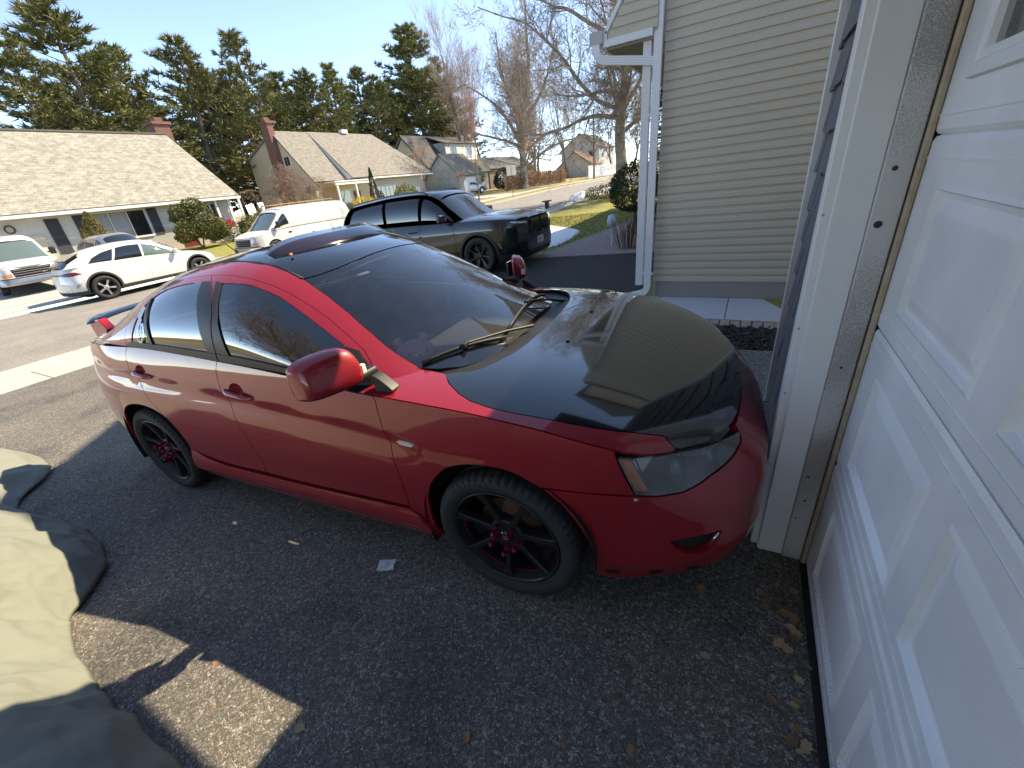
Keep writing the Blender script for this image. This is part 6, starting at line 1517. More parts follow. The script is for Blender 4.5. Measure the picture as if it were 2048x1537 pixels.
# hedge of vines over the brown fence
V = []; F = []
for k in range(14):
    a, b = leaf_blob(200+k, ellip(.6, 1.1, .8, 0, .3, shell=.2), 260, .12); n = len(V); V += [v + Vector((.35+.012*k*7, -12.6 + k*1.27, 1.0)) for v in a]; F += [tuple(i+n for i in f_) for f_ in b]
vn = mk('dead_vines', V, F, M_deadleaf, None); vn.location = (-27, 64, gz(-27, 64)); tag(vn, 'tangle of dead brown vine leaves covering the brown fence', 'vines', kind='stuff')
# grass blades on the near lawn strips
mb = MB(); V = []; F = []; r5 = random.Random(9)
for k in range(26000):
    x, y = r5.uniform(-8.9, -2.2), r5.uniform(9.9, 19)
    if y < 10 + (x+4.6)*3.6 and x > -4.6: continue
    z = gz(x, y) - .05; a = r5.uniform(0, 6.3); h_ = r5.uniform(.03, .07); c, s = math.cos(a)*.006, math.sin(a)*.006; i = len(V)
    V += [(x-c, y-s, z), (x+c, y+s, z), (x+r5.uniform(-.02, .02), y+r5.uniform(-.02, .02), z+h_)]; F.append((i, i+1, i+2))
gr = mk('lawn_grass', V, F, leafmat('grass blades', (.15, .16, .035), (.26, .24, .06), 4.)); tag(gr, 'short yellow-green grass on the neighbour\'s lawn', 'grass', kind='stuff')
# ---------------------------------------------------------------- other vehicles
def vehicle(root, s, P, paint, res=.09):
    """generic car: s = CarSurf, P = dict of features"""
    zs = P['sill']; ch_ = P.get('rsub', None)
    def Sx_(x, z): return s.S(float(s.ux(x)), z)
    def zc_(x): return float(s.zcx(x))
    archs = P['arches']                                  # (xc, zc, r)
    def bottom(xa, xb):                                   # from xa down to xb (xa > xb)
        pts = [(xa, zs)]
        for xc, zz, r_ in archs:
            h = math.sqrt(max(r_*r_ - (zs-zz)**2, .001))
            if xb < xc < xa:
                if xc+h < xa: pts.append((xc+h, zs))
                a0 = math.degrees(math.atan2(zs-zz, h)); pts += [p for p in arc(xc, zz, r_, a0, 180-a0, 14) if xb < p[0] < xa]
                if xc-h > xb: pts.append((xc-h, zs))
        pts.append((xb, zs)); return pts
    gaps = P['gaps']; names = P['names']; parts = {}
    for nm, xa, xb in zip(names, gaps[:-1], gaps[1:]):
        top = [(xb + (xa-xb)*i/8, zc_(xb + (xa-xb)*i/8)) for i in range(9)]
        parts.setdefault(nm, []).extend(add_panel(nm, bottom(xa, xb) + top, Sx_, paint, root, res=res, inset=.004, depth=.02))
    uf, ur = float(s.ux(gaps[0])), float(s.ux(gaps[-1]))
    for nm, u0, hh in (('front_bumper', uf, 1), ('rear_bumper', ur, -1)):
        if hh > 0: us = np.linspace(-u0, u0, 25)
        else: us = np.linspace(u0, s.L, 14)
        f_ = s.S if hh > 0 else None
        if hh > 0: poly_ = [(u, zs) for u in us] + [(u, float(s.zcx(s.xu(abs(u))))) for u in us[::-1]]; add_panel(nm, poly_, s.S, paint, root, both=False, res=res, inset=.003, depth=.02)
        else:
            poly_ = [(u, zs) for u in us] + [(u, float(s.zcx(s.xu(u)))) for u in us[::-1]]; add_panel(nm, poly_, s.S, paint, root, res=res, inset=.002, depth=.02)
    if 'clad' in P:                                       # dark lower cladding and wheel-arch trims
        zt_, mcl = P['clad']
        for xc, zz, r_ in archs:
            a0 = math.degrees(math.asin(max(-1, (zs-zz)/r_)))
            add_panel('arch_trim', arc(xc, zz, r_+.002, a0, 180-a0, 16) + arc(xc, zz, r_+.055, 180-a0, a0, 16), Sx_, mcl, root, res=res, off=.012, inset=0, depth=.014)
        xs_ = [archs[0][0]-archs[0][2]-.03, archs[1][0]+archs[1][2]+.03]
        add_panel('sill_cladding', [(xs_[0], zs-.01), (xs_[0], zt_), (xs_[1], zt_), (xs_[1], zs-.01)], Sx_, mcl, root, res=res, off=.014, inset=0, depth=.02)
        us = np.linspace(float(s.ux(archs[1][0]-archs[1][2]-.05)), s.L, 12); add_panel('bumper_cladding', [(u, zs-.01) for u in us] + [(u, zt_+.02) for u in us[::-1]], s.S, mcl, root, res=res, off=.014, inset=0, depth=.02)
        u1 = float(s.ux(archs[0][0]+archs[0][2]+.05)); us = np.linspace(-u1, u1, 21); add_panel('bumper_cladding', [(u, zs-.01) for u in us] + [(u, zt_) for u in us[::-1]], s.S, mcl, root, both=False, res=res, off=.014, inset=0, depth=.02)
    x0, x1 = P['hood']                                    # cowl, nose
    xs_ = np.linspace(x0, x1, 12); e = [(x, -float(s.yc(x))+.004) for x in xs_]; add_panel('bonnet', e + [(x, -y) for x, y in e[::-1]], lambda x, y: s.T(x, y), P.get('hood_m', paint), root, both=False, res=res, inset=0, depth=.02)
    # greenhouse: shell with holes, glass set in
    holes = P['windows']; m_up = P.get('upper', paint)
    xa, xb, ar = P['side']                                # front x at belt, rear x at belt, roof-edge angle
    fr, rr = P['screen'], P['rear']                       # windscreen / rear glass outlines (half), from belt to centre
    outline = P['outline']
    add_panel('body_upper', outline, s.G, m_up, root, res=res, inset=0, depth=.01, holes=[h for _, h, _ in holes])
    for nm, h, gm in holes: add_panel(nm, h, s.G, gm, root, res=res, off=-.012, inset=0, depth=0)
    PI_ = math.pi
    add_panel('roof', P['roof'] + [(x, PI_-a) for x, a in P['roof'][::-1]], s.G, P.get('roof_m', paint), root, both=False, res=res*1.3, inset=0, depth=.01)
    if fr: add_panel('windscreen', fr + [(x, PI_-a) for x, a in fr[::-1]], s.G, P.get('screen_m', M_vglass), root, both=False, res=res, off=-.008, inset=.0, depth=0)
    if rr: add_panel('rear_screen', rr + [(x, PI_-a) for x, a in rr[::-1]], s.G, M_vglass, root, both=False, res=res, off=-.008, inset=.0, depth=0)
    for sgn in (1, -1):
        for xc, zz, r_ in archs:
            V = []
            for i in range(17):
                a = R(-15 + 210*i/16)
                for y in (-s.yc(xc)-.01, -s.yc(xc)+.30): V.append((xc+(r_+.01)*math.cos(a), y*sgn, zz+(r_+.01)*math.sin(a)))
            V += [(xc, (-s.yc(xc)+.30)*sgn, zz)]
            mk('wheel_arch_liner', V, [(2*i, 2*i+1, 2*i+3, 2*i+2) for i in range(16)] + [(2*i+1, 34, 2*i+3) for i in range(16)], M_dark, root)
    mb = MB(); W_ = float(s.yc(0))-.12; mb.box((gaps[-1]+.1, -W_, zs-.02), (gaps[0]-.1, W_, zs+.05)); mb.build('floor_pan', M_dark, root)
    mb = MB(); mb.box((gaps[-1]+.3, -W_+.05, zs+.05), (P['hood'][0]-.1, W_-.05, float(s.zcx(0))-.08)); mb.build('cabin_interior', M_cloth, root)
    return parts
M_vglass = mat('dark vehicle glass', (.012, .014, .016), .03, coat=1.)
M_vglass2 = mat('pale vehicle glass', (.10, .14, .13), .03, coat=1.)
M_vwhite = mat('white car paint', (.72, .72, .70), .35, coat=1.)
M_vcream = mat('white van paint', (.70, .69, .66), .45, coat=.5, var=(1.5, .8, (.62, .61, .58)))
M_vblack = mat('black metallic paint', (.008, .010, .016), .3, .5, coat=1.)
M_vsilver = mat('silver car paint', (.42, .42, .42), .35, .6, coat=1.)
M_clad = mat('charcoal cladding', (.035, .035, .037), .6)
M_amb2 = mat('orange marker lamp', (.75, .22, .03), .3, coat=1.)
M_tail = mat('dark red tail lamp', (.16, .006, .012), .12, coat=1.)
M_lamp = mat('clear lamp', (.55, .57, .58), .1, .3, coat=1.)
def veh(name, label, cat, loc, rz, group='vehicles parked in view'): return thing(name, label, cat, loc, rz, group)
def Spanel(root, s, name, poly, m, off=.006, both=True, depth=.012): return add_panel(name, poly, s.S, m, root, both=both, res=.06, off=off, inset=0, depth=depth)
def vmirror(root, x, y, z, m, w_=.22, h_=.17):
    for sg in (1, -1):
        mr = bpy.data.objects.new('door_mirror', None); COL.objects.link(mr); mr.parent = root
        mb = MB(); ya, yb_ = sorted((-(y)*sg, -(y+w_)*sg)); mb.bbox((x-.05, ya, z-h_/2), (x+.07, yb_, z+h_/2), .03); soft(mb.build('mirror_shell', m, mr), .02)
        mb = MB(); mb.tube([(x, -(y-.09)*sg, z-.05), (x, -(y+.04)*sg, z-.04)], .025, 6); mb.build('mirror_arm', M_black, mr)

# white electric SUV at the far kerb
def white_suv():
    r_ = veh('white_suv', 'white crossover SUV with dark lower trim parked at the far kerb, tail to the left', 'car', (-19.15, 7.05, gz(-18.2, 6.9)-.005), R(90))
    s = CarSurf([(2.42, 0), (2.40, .35), (2.30, .65), (2.08, .85), (1.75, .94), (1.2, .965), (0, .97), (-1.2, .97), (-1.8, .94), (-2.15, .85), (-2.33, .62), (-2.41, .3), (-2.42, 0)],
        [(.2, .05), (.4, 0), (.6, .01), (.75, .06), (.9, .16), (1.1, .3)], [(.2, .05), (.35, .02), (.6, .0), (.75, .0), (.95, .03), (1.1, .07), (1.2, .1)], [(.2, .10), (.4, .02), (.6, 0), (.85, .03), (1.05, .10), (1.2, .16)],
        zc=[(-2.5, 1.10), (-1.8, 1.10), (-.5, 1.06), (.8, 1.02), (1.4, .98), (2.0, .86), (2.3, .78), (2.5, .74)], zcen=[(.8, 1.06), (1.2, 1.06), (1.8, .98), (2.2, .86), (2.4, .77)],
        zt=[(-2.40, 1.10), (-2.28, 1.22), (-2.05, 1.36), (-1.6, 1.52), (-1.0, 1.63), (-.4, 1.675), (.1, 1.66), (.5, 1.56), (.9, 1.36), (1.3, 1.13), (1.45, 1.03)],
        yb=[(-2.5, .70), (-2.2, .78), (-1.8, .84), (-1.0, .88), (.5, .88), (.9, .84), (1.2, .78), (1.5, .70)], k=.35, p=3.8)
    win = [('window', [(.98, .10), (.90, .35), (.62, .66), (.3, .80), (.0, .86), (-.10, .10)], M_vglass2), ('window', [(-.16, .10), (-.06, .87), (-.4, .88), (-.75, .86), (-.98, .10)], M_vglass), ('quarter_window', [(-1.04, .12), (-.83, .84), (-1.2, .76), (-1.5, .55), (-1.68, .16)], M_vglass)]
    vehicle(r_, s, dict(sill=.27, arches=[(1.5, .40, .43), (-1.53, .40, .43)], gaps=[1.98, .98, -.13, -1.06, -2.0], names=['front_fender', 'front_door', 'rear_door', 'rear_quarter'], hood=(.95, 2.36), clad=(.36, M_clad),
        windows=win, side=(1, -1.7, 1), screen=[(1.38, .25), (1.28, .5), (.95, .92), (.55, 1.08), (.60, 1.3), (.62, PI2)], rear=[(-2.30, .55), (-2.10, .85), (-1.75, 1.0), (-1.72, 1.3), (-1.72, PI2), ],
        outline=[(1.40, .01), (1.38, .25), (1.28, .5), (.95, .92), (.55, 1.08), (0, 1.12), (-.8, 1.12), (-1.4, 1.08), (-1.75, 1.0), (-2.10, .85), (-2.30, .55), (-2.38, .01), (0, .01)],
        roof=[(.55, 1.08), (0, 1.12), (-.8, 1.12), (-1.4, 1.08), (-1.75, 1.0)], roof_m=M_vwhite), M_vwhite)
    U = s.L; Spanel(r_, s, 'tail_light', [(U-1.15, .90), (U-.75, .86), (U-.45, .90), (U-.45, .955), (U-.8, .985), (U-1.0, .975)], M_tail)
    Spanel(r_, s, 'tail_bar', [(U-.45, .90), (U, .905), (U, .945), (U-.45, .955)], M_tail)
    Spanel(r_, s, 'bumper_vent', [(U-1.0, .60), (U-.88, .50), (U-.82, .50), (U-.93, .63)], M_steel); Spanel(r_, s, 'rear_reflector', [(U-.62, .40), (U-.54, .40), (U-.54, .52), (U-.62, .52)], M_chrome)
    Spanel(r_, s, 'headlight', [(.55, .68), (.75, .70), (1.0, .78), (.95, .80), (.6, .76)], M_lamp)
    for x in (.05, -.88):
        for sg in (1, -1):
            mb = MB(); p = s.S(float(s.ux(x)), .92); mb.box((x-.11, min(p[1]*sg, (p[1]-.008)*sg), .905), (x+.11, max(p[1]*sg, (p[1]-.008)*sg), .93)); mb.build('door_handle', M_vwhite, r_)
    mb = MB(); mb.prism([(-2.12, 1.335), (-1.75, 1.50), (-1.70, 1.49), (-2.02, 1.30)], -.62, .62, Matrix.Rotation(R(90), 4, 'X')); soft(mb.build('tail_spoiler', M_vglass, r_), .01)
    vmirror(r_, .82, .93, 1.12, M_vwhite)
    for x in (1.5, -1.53):
        for y, l in ((-.86, 0), (.86, 1)): road_wheel(r_, (x, y, .372), .372, .26, .25, l, 5, M_dark, M_alloy, True, 'eqe', 10)
white_suv()

# black SUV on the neighbour's driveway
def black_suv():
    r_ = veh('black_suv', 'large black SUV with tall grille parked on the neighbour\'s driveway', 'car', (-6.5, 8.72, gz(-6.5, 8.0)-.012), 0)
    r_.rotation_euler = (0, -.0307, R(1.0))
    s = CarSurf([(2.60, 0), (2.59, .5), (2.54, .74), (2.36, .90), (2.05, .965), (1.4, .985), (0, .99), (-1.4, .985), (-2.0, .96), (-2.35, .90), (-2.52, .78), (-2.57, .4), (-2.58, 0)],
        [(.2, .10), (.35, .03), (.6, 0), (.9, .0), (1.0, .02), (1.08, .06), (1.2, .15)], [(.2, .06), (.4, .02), (.7, 0), (.9, 0), (1.05, .03), (1.15, .06), (1.3, .1)], [(.2, .08), (.5, 0), (.9, .02), (1.2, .08), (1.3, .1)],
        zc=[(-2.7, 1.18), (-1.5, 1.17), (0, 1.14), (.9, 1.11), (1.6, 1.09), (2.2, 1.06), (2.5, 1.02), (2.7, 1.0)], zcen=[(.9, 1.17), (1.4, 1.18), (2.0, 1.14), (2.4, 1.09), (2.6, 1.02)],
        zt=[(-2.62, 1.15), (-2.55, 1.35), (-2.42, 1.62), (-2.2, 1.75), (-1.6, 1.80), (-.8, 1.835), (0, 1.82), (.4, 1.765), (.65, 1.65), (1.0, 1.38), (1.25, 1.20), (1.38, 1.11)],
        yb=[(-2.6, .86), (-2.0, .90), (0, .915), (.8, .89), (1.2, .82), (1.5, .74)], k=.22, p=5.5, q=2.4, kr=.1)
    win = [('window', [(.98, .10), (.90, .40), (.66, .74), (.42, .86), (.2, .88), (.12, .10)], M_vglass), ('window', [(.05, .10), (.10, .88), (-.35, .88), (-.92, .88), (-.92, .10)], M_vglass), ('quarter_window', [(-1.0, .10), (-1.0, .88), (-1.6, .86), (-2.0, .80), (-2.2, .12)], M_vglass)]
    vehicle(r_, s, dict(sill=.27, arches=[(1.55, .385, .435), (-1.555, .385, .435)], gaps=[2.18, 1.0, .08, -.96, -2.15], names=['front_fender', 'front_door', 'rear_door', 'rear_quarter'], hood=(1.05, 2.57), clad=(.36, M_black),
        windows=win, side=(1, -1.7, 1), screen=[(1.34, .25), (1.22, .55), (.95, .92), (.58, 1.08), (.62, 1.3), (.63, PI2)], rear=[(-2.55, .5), (-2.48, .9), (-2.40, 1.1), (-2.40, 1.3), (-2.40, PI2)],
        outline=[(1.37, .01), (1.34, .25), (1.22, .55), (.95, .92), (.58, 1.08), (-.2, 1.12), (-1.2, 1.12), (-2.2, 1.10), (-2.40, 1.1), (-2.48, .9), (-2.55, .5), (-2.58, .01), (0, .01)],
        roof=[(.58, 1.08), (-.2, 1.12), (-1.2, 1.12), (-2.2, 1.10), (-2.40, 1.1)]), M_vblack)
    gl = Spanel(r_, s, 'grille', [(-.46, .70), (.46, .70), (.50, .98), (.42, 1.0), (-.42, 1.0), (-.50, .98)], M_dark, .004, False)[0]
    for sg in (1, -1):
        fr_ = Spanel(r_, s, 'kidney_surround', [(sg*.03, .69), (sg*.47, .69), (sg*.51, .985), (sg*.42, 1.01), (sg*.03, 1.01), (sg*.03, .99), (sg*.41, .99), (sg*.49, .97), (sg*.455, .71), (sg*.03, .71)], M_blkgloss, .02, False)
        for k in range(7):
            u = sg*(.08 + k*.055); a = Vector(s.S(u, .71)); b = Vector(s.S(u*1.02, .985)); mb = MB(); mb.tube([a + Vector((.012, 0, 0)), b + Vector((.016, 0, 0))], .008, 5); mb.build('grille_bar', M_blkgloss, gl)
    Spanel(r_, s, 'headlight', [(.60, .935), (.80, .945), (1.02, .985), (.98, 1.0), (.62, .965)], M_lamp); Spanel(r_, s, 'lower_lamp', [(.62, .74), (.86, .76), (.90, .87), (.62, .86)], M_vglass)
    Spanel(r_, s, 'air_intake', [(.62, .38), (.80, .40), (.84, .60), (.70, .60)], M_dark); Spanel(r_, s, 'air_intake_trim', [(.60, .36), (.82, .38), (.82, .41), (.64, .40)], M_blkgloss, .012)
    mb = MB(); mb.box((2.595, -.19, .46), (2.612, .12, .60), Matrix.Translation((.0, 0, .0))); pl = mb.build('number_plate', mat('pale number plate', (.62, .64, .68), .5), r_)
    V, F = text_mesh('LRV 7', .11); mk('plate_text', [(2.613, -.035 - v.x*-1 if False else -.035 + v.x, .53 + v.y) for v in V], F, mat('navy plate text', (.03, .05, .15), .6), pl)
    for sg in (1, -1):
        mb = MB(); pts = [(x, sg*.66, s.Z(x, .66)+.045) for x in np.linspace(.15, -2.1, 12)]; mb.tube([(pts[0][0]+.12, pts[0][1], pts[0][2]-.06)] + pts + [(pts[-1][0]-.1, pts[-1][1], pts[-1][2]-.06)], .017, 6); mb.build('roof_rail', M_blkgloss, r_, True)
    for x, z in ((-.12, 1.0), (-1.1, 1.02)):
        for sg in (1, -1): p = s.S(float(s.ux(x)), z); mb = MB(); mb.tube([(x-.12, p[1]*sg, z), (x-.1, (p[1]-.03)*sg, z), (x+.1, (p[1]-.03)*sg, z), (x+.12, p[1]*sg, z)], .013, 6); mb.build('door_handle', M_vblack, r_)
    Spanel(r_, s, 'orange_reflector', [(float(s.ux(2.04)), .62), (float(s.ux(2.10)), .50), (float(s.ux(2.12)), .50), (float(s.ux(2.06)), .63)], M_amb2, .006)
    vmirror(r_, .78, .97, 1.22, M_vblack, .22, .18)
    for x in (1.55, -1.555):
        for y, l in ((-.86, 0), (.86, 1)): road_wheel(r_, (x, y, .385), .385, .275, .28, l, 7, M_blkmet, M_blkmet, False, 'x7', 5)
black_suv()

# vans
def van_surf(): 
    return CarSurf([(2.72, 0), (2.71, .55), (2.64, .80), (2.45, .92), (2.1, .97), (1, .985), (-1.5, .985), (-2.6, .98), (-2.88, .95), (-2.98, .80), (-2.99, .4), (-3.0, 0)],
        [(.2, .04), (.4, 0), (.6, .04), (.8, .06), (1.0, .10), (1.1, .18)], [(.2, .04), (.45, .0), (.8, 0), (1.05, .02), (1.25, .03)], [(.2, .02), (.6, 0), (1.2, .02)],
        zc=[(-3.1, 1.16), (0, 1.16), (1.3, 1.14), (1.9, 1.10), (2.4, 1.02), (2.6, .98), (2.8, .96)], zcen=[(1.2, 1.24), (1.7, 1.22), (2.2, 1.14), (2.5, 1.06), (2.7, .98)],
        zt=[(-3.02, 1.2), (-2.96, 1.9), (-2.8, 2.02), (-2.0, 2.07), (0, 2.07), (.7, 2.04), (1.05, 1.92), (1.5, 1.56), (1.9, 1.24), (2.02, 1.15)], yb=[(-3.0, .93), (-2.5, .955), (0, .955), (1.3, .94), (1.7, .88), (2.1, .80)], k=.15, kr=.05, p=6., q=2.6, uf=(.8, 1.3))
def make_van(root, side_window, rack):
    s = van_surf(); win = [('window', [(1.62, .12), (1.50, .42), (1.25, .68), (.98, .80), (.86, .80), (.80, .12)], M_vglass)]
    if side_window: win += [('side_window', [(.55, .16), (.55, .74), (-.55, .74), (-.55, .16)], M_vglass), ('side_window', [(-.75, .16), (-.75, .74), (-1.75, .74), (-1.75, .16)], M_vglass)]
    vehicle(root, s, dict(sill=.34, arches=[(1.75, .36, .42), (-1.75, .36, .42)], gaps=[2.3, 1.22, .70, -.85, -2.75], names=['front_fender', 'front_door', 'side_panel', 'rear_panel'], hood=(1.72, 2.70),
        windows=win, side=(1, -1, 1), screen=[(1.95, .22), (1.70, .75), (1.45, .98), (1.12, 1.12), (1.16, 1.3), (1.18, PI2)], screen_m=M_vglass2, rear=None,
        outline=[(2.0, .01), (1.95, .22), (1.70, .75), (1.45, .98), (1.12, 1.12), (.6, 1.15), (-2.5, 1.15), (-2.9, 1.10), (-2.99, .6), (-3.0, .01), (0, .01)], roof=[(1.12, 1.12), (.6, 1.15), (-2.5, 1.15), (-2.9, 1.10), (-2.97, 1.12)]), M_vcream)
    gl = Spanel(root, s, 'grille', [(-.52, .62), (.52, .62), (.56, .90), (-.56, .90)], M_dark, .006, False)[0]
    for z in (.70, .78, .86): mb = MB(); mb.tube([Vector(s.S(u, z)) + Vector((.012, 0, 0)) for u in np.linspace(-.52, .52, 9)], .012, 5); mb.build('grille_bar', M_steel, gl)
    Spanel(root, s, 'headlight', [(.58, .76), (.90, .76), (.92, .92), (.60, .92)], M_lamp); Spanel(root, s, 'indicator', [(.58, .64), (.98, .64), (1.0, .745), (.58, .745)], M_amb2)
    Spanel(root, s, 'bumper_bar', [(-1.1, .36), (1.1, .36), (1.1, .56), (-1.1, .56)], M_steel, .05, False, .05); Spanel(root, s, 'black_bumper_strip', [(-1.0, .555), (1.0, .555), (1.0, .60), (-1.0, .60)], M_black, .04, False, .04)
    mb = MB(); mb.lathe([(0, .01), (.07, .006), (.08, 0)], 14, 'z', Matrix.Translation(Vector(s.S(float(s.ux(-.35)), .75)) * 1.0) @ Matrix.Rotation(R(90), 4, 'X')); mb.build('fuel_cap', M_black, root)
    mb = MB(); mb.lathe([(0, .01), (.07, .006), (.08, 0)], 14, 'z', Matrix.Translation((-.35, -s.S(float(s.ux(-.35)), .75)[1]+.004, .75)) @ Matrix.Rotation(R(-90), 4, 'X')); mb.build('fuel_cap', M_black, root)
    for sg in (1, -1): p = s.S(float(s.ux(.86)), .98); mb = MB(); mb.box((.80, min(p[1]*sg, (p[1]-.03)*sg), .95), (.95, max(p[1]*sg, (p[1]-.03)*sg), 1.0)); mb.build('door_handle', M_black, root)
    vmirror(root, 1.45, .98, 1.35, M_black, .2, .28)
    for x in (1.75, -1.75):
        for y, l in ((-.87, 0), (.87, 1)): road_wheel(root, (x, y, .36), .36, .215, .23, l, 8, M_steel, M_steel, False, 'van', 0)
    if rack:
        rk = bpy.data.objects.new('ladder_rack', None); COL.objects.link(rk); rk.parent = root
        for x in (.75, -.7, -2.1):
            mb = MB(); mb.tube([(x, -.74, 1.98), (x, -.72, 2.17), (x, .72, 2.17), (x, .74, 1.98)], .02, 5); mb.build('rack_bar', mat('rusty yellow steel', (.45, .30, .12), .7), rk)
        for y in (-.72, .72): mb = MB(); mb.tube([(.85, y, 2.15), (-2.2, y, 2.15)], .016, 5); mb.build('rack_rail', mat('rusty yellow steel', (.45, .30, .12), .7), rk)
    return s
v1 = veh('passenger_van', 'old white van facing the camera on the driveway, cut by the left edge', 'van', (-26.0, 5.35, gz(-26, 5.35)), R(-3)); make_van(v1, True, False)
v2 = veh('cargo_van', 'white cargo van with ladder rack parked across the street beside the black SUV', 'van', (-19.25, 13.75, gz(-18.3, 13.75)), R(-90)); make_van(v2, False, True)

# silver SUV behind the white one, small car at the mildewed house
def small_suv(name, label, loc, rz, paint, H=1.68, roof_m=None):
    r_ = veh(name, label, 'car', loc, rz); dz = H-1.68
    s = CarSurf([(2.30, 0), (2.28, .45), (2.2, .70), (2.0, .84), (1.6, .90), (0, .92), (-1.5, .915), (-1.95, .88), (-2.2, .76), (-2.28, .4), (-2.29, 0)],
        [(.2, .06), (.45, 0), (.65, .02), (.85, .06), (1.0, .12), (1.1, .2)], [(.2, .05), (.4, .02), (.7, 0), (.95, .03), (1.15, .07)], [(.2, .08), (.5, 0), (.8, .02), (1.1, .10)],
        zc=[(-2.4, 1.06), (-.5, 1.04), (.8, 1.0), (1.5, .97), (2.0, .90), (2.3, .84), (2.4, .82)], zcen=[(.8, 1.04), (1.3, 1.05), (1.9, .98), (2.2, .88), (2.3, .84)],
        zt=[(-2.32, 1.06), (-2.22, 1.25), (-2.0, 1.5+dz), (-1.7, 1.60+dz), (-.8, 1.67+dz), (0, 1.66+dz), (.35, 1.58+dz), (.8, 1.32), (1.15, 1.08), (1.3, .99)], yb=[(-2.3, .74), (-1.8, .82), (0, .845), (.8, .82), (1.3, .70)], k=.3, p=3.8)
    win = [('window', [(.85, .10), (.72, .42), (.4, .74), (.08, .84), (.02, .10)], M_vglass), ('window', [(-.05, .10), (.0, .85), (-.5, .87), (-.9, .84), (-.95, .10)], M_vglass), ('quarter_window', [(-1.02, .12), (-1.0, .84), (-1.5, .75), (-1.85, .2)], M_vglass)]
    vehicle(r_, s, dict(sill=.27, arches=[(1.35, .35, .38), (-1.35, .35, .38)], gaps=[1.9, .9, -.02, -1.0, -1.9], names=['front_fender', 'front_door', 'rear_door', 'rear_quarter'], hood=(.95, 2.27), clad=(.34, M_clad),
        windows=win, side=(1, -1, 1), screen=[(1.25, .25), (1.10, .55), (.8, .92), (.38, 1.08), (.42, 1.3), (.43, PI2)], rear=[(-2.22, .5), (-2.1, .85), (-1.85, 1.0), (-1.84, 1.3), (-1.84, PI2)],
        outline=[(1.28, .01), (1.25, .25), (1.10, .55), (.8, .92), (.38, 1.08), (-.2, 1.12), (-1.2, 1.12), (-1.85, 1.0), (-2.1, .85), (-2.22, .5), (-2.28, .01), (0, .01)], roof=[(.38, 1.08), (-.2, 1.12), (-1.2, 1.12), (-1.85, 1.0)], roof_m=roof_m or paint), paint, .11)
    U = s.L; Spanel(r_, s, 'headlight', [(.5, .74), (.85, .76), (.9, .86), (.55, .84)], M_lamp); Spanel(r_, s, 'grille', [(-.4, .55), (.4, .55), (.44, .76), (-.44, .76)], M_dark, .006, False); Spanel(r_, s, 'tail_light', [(U-.85, .80), (U-.5, .80), (U-.5, .98), (U-.8, .98)], M_tail)
    vmirror(r_, .72, .90, 1.08, paint)
    for x in (1.35, -1.35):
        for y, l in ((-.80, 0), (.80, 1)): road_wheel(r_, (x, y, .34), .34, .22, .22, l, 6, M_alloy, M_alloy, False, 'small', 0)
small_suv('silver_suv', 'silver SUV nosed towards the street behind the white crossover', (-25.2, 8.75, gz(-25.2, 8.7)), R(3), M_vsilver)
small_suv('small_parked_car', 'small pale car parked in front of the mildewed house, far away', (-31.5, 49.2, gz(-31.5, 49.2)), R(62), M_vsilver, 1.5)
# ---------------------------------------------------------------- smaller things
# grey cover draped over something low beside the driveway
TB = [(-.8, -.35), (-1.10, -.10), (-1.51, -.03), (-1.92, -.05), (-2.35, -.05), (-2.62, .0), (-2.70, .04), (-2.80, .14), (-2.93, .25), (-3.08, .29), (-3.35, .32), (-3.65, .30), (-3.95, .22), (-4.2, .19), (-4.45, .20), (-4.66, .28), (-4.85, .46), (-5.05, .53), (-5.3, .52), (-5.48, .36), (-5.6, .0), (-5.6, -.8)]
tb = catmull(TB, 5); r6 = random.Random(4)
def ht(x, y):
    """underlying object: low car-like bulk under the cover"""
    cx0, cx1 = -5.1, -.9; t = (x-cx0)/(cx1-cx0)
    base = .78*(1 - abs(2*t-1)**4) if 0 < t < 1 else 0
    yy_ = (-.42 - y)/.55; return base*max(0, min(1, yy_))**.6
V = []; F = []; ny = 26
for i, (bx, by) in enumerate(tb):
    for j in range(ny):
        s_ = j/(ny-1); y = by + (-1.7 - by)*s_; d = s_*(by+1.7)
        x = bx + .03*math.sin(d*9 + bx*5)
        rise_ = .80*(1 - math.exp(-max(0, d-.02)*2.1))*(.55 + .45*math.sin(min(max((bx+5.6)/4.8, 0), 1)*math.pi)**.5)
        def crs(a_, pw=.7): return 1 - abs(math.sin(a_))**pw*1.6
        fold = .075*crs(bx*3.6 + 1.1*math.sin(bx*1.7) + d*1.3)*math.exp(-d*.7)*min(1, d*6) + .045*crs(bx*6.3 - d*2.1 + 1.3)*min(1, d*4)*math.exp(-d*1.0) + .03*crs(d*5.2 + bx*2.2, .8)*math.exp(-d*.8)*min(1, d*5) + .012*math.sin(bx*29 + d*13)*min(1, d*6)
        z = gz(x, 0) + .006 + max(0, rise_ + fold) + (.05*math.exp(-((d-.12)/.08)**2)*(.6+.4*math.sin(bx*7)))
        V.append((x, y, z))
n = len(tb); F = [(i*ny+j, (i+1)*ny+j, (i+1)*ny+j+1, i*ny+j+1) for i in range(n-1) for j in range(ny-1)]
mc = mat('grey-green cover cloth', (.175, .19, .16), .85, var=(1.3, .9, (.22, .235, .20)), bump=(9, .35))
cv = mk('car_cover', V, F, mc, None, True); sm = cv.modifiers.new('sub', 'SUBSURF'); sm.levels = sm.render_levels = 3; sm2 = cv.modifiers.new('thick', 'SOLIDIFY'); sm2.thickness = .004
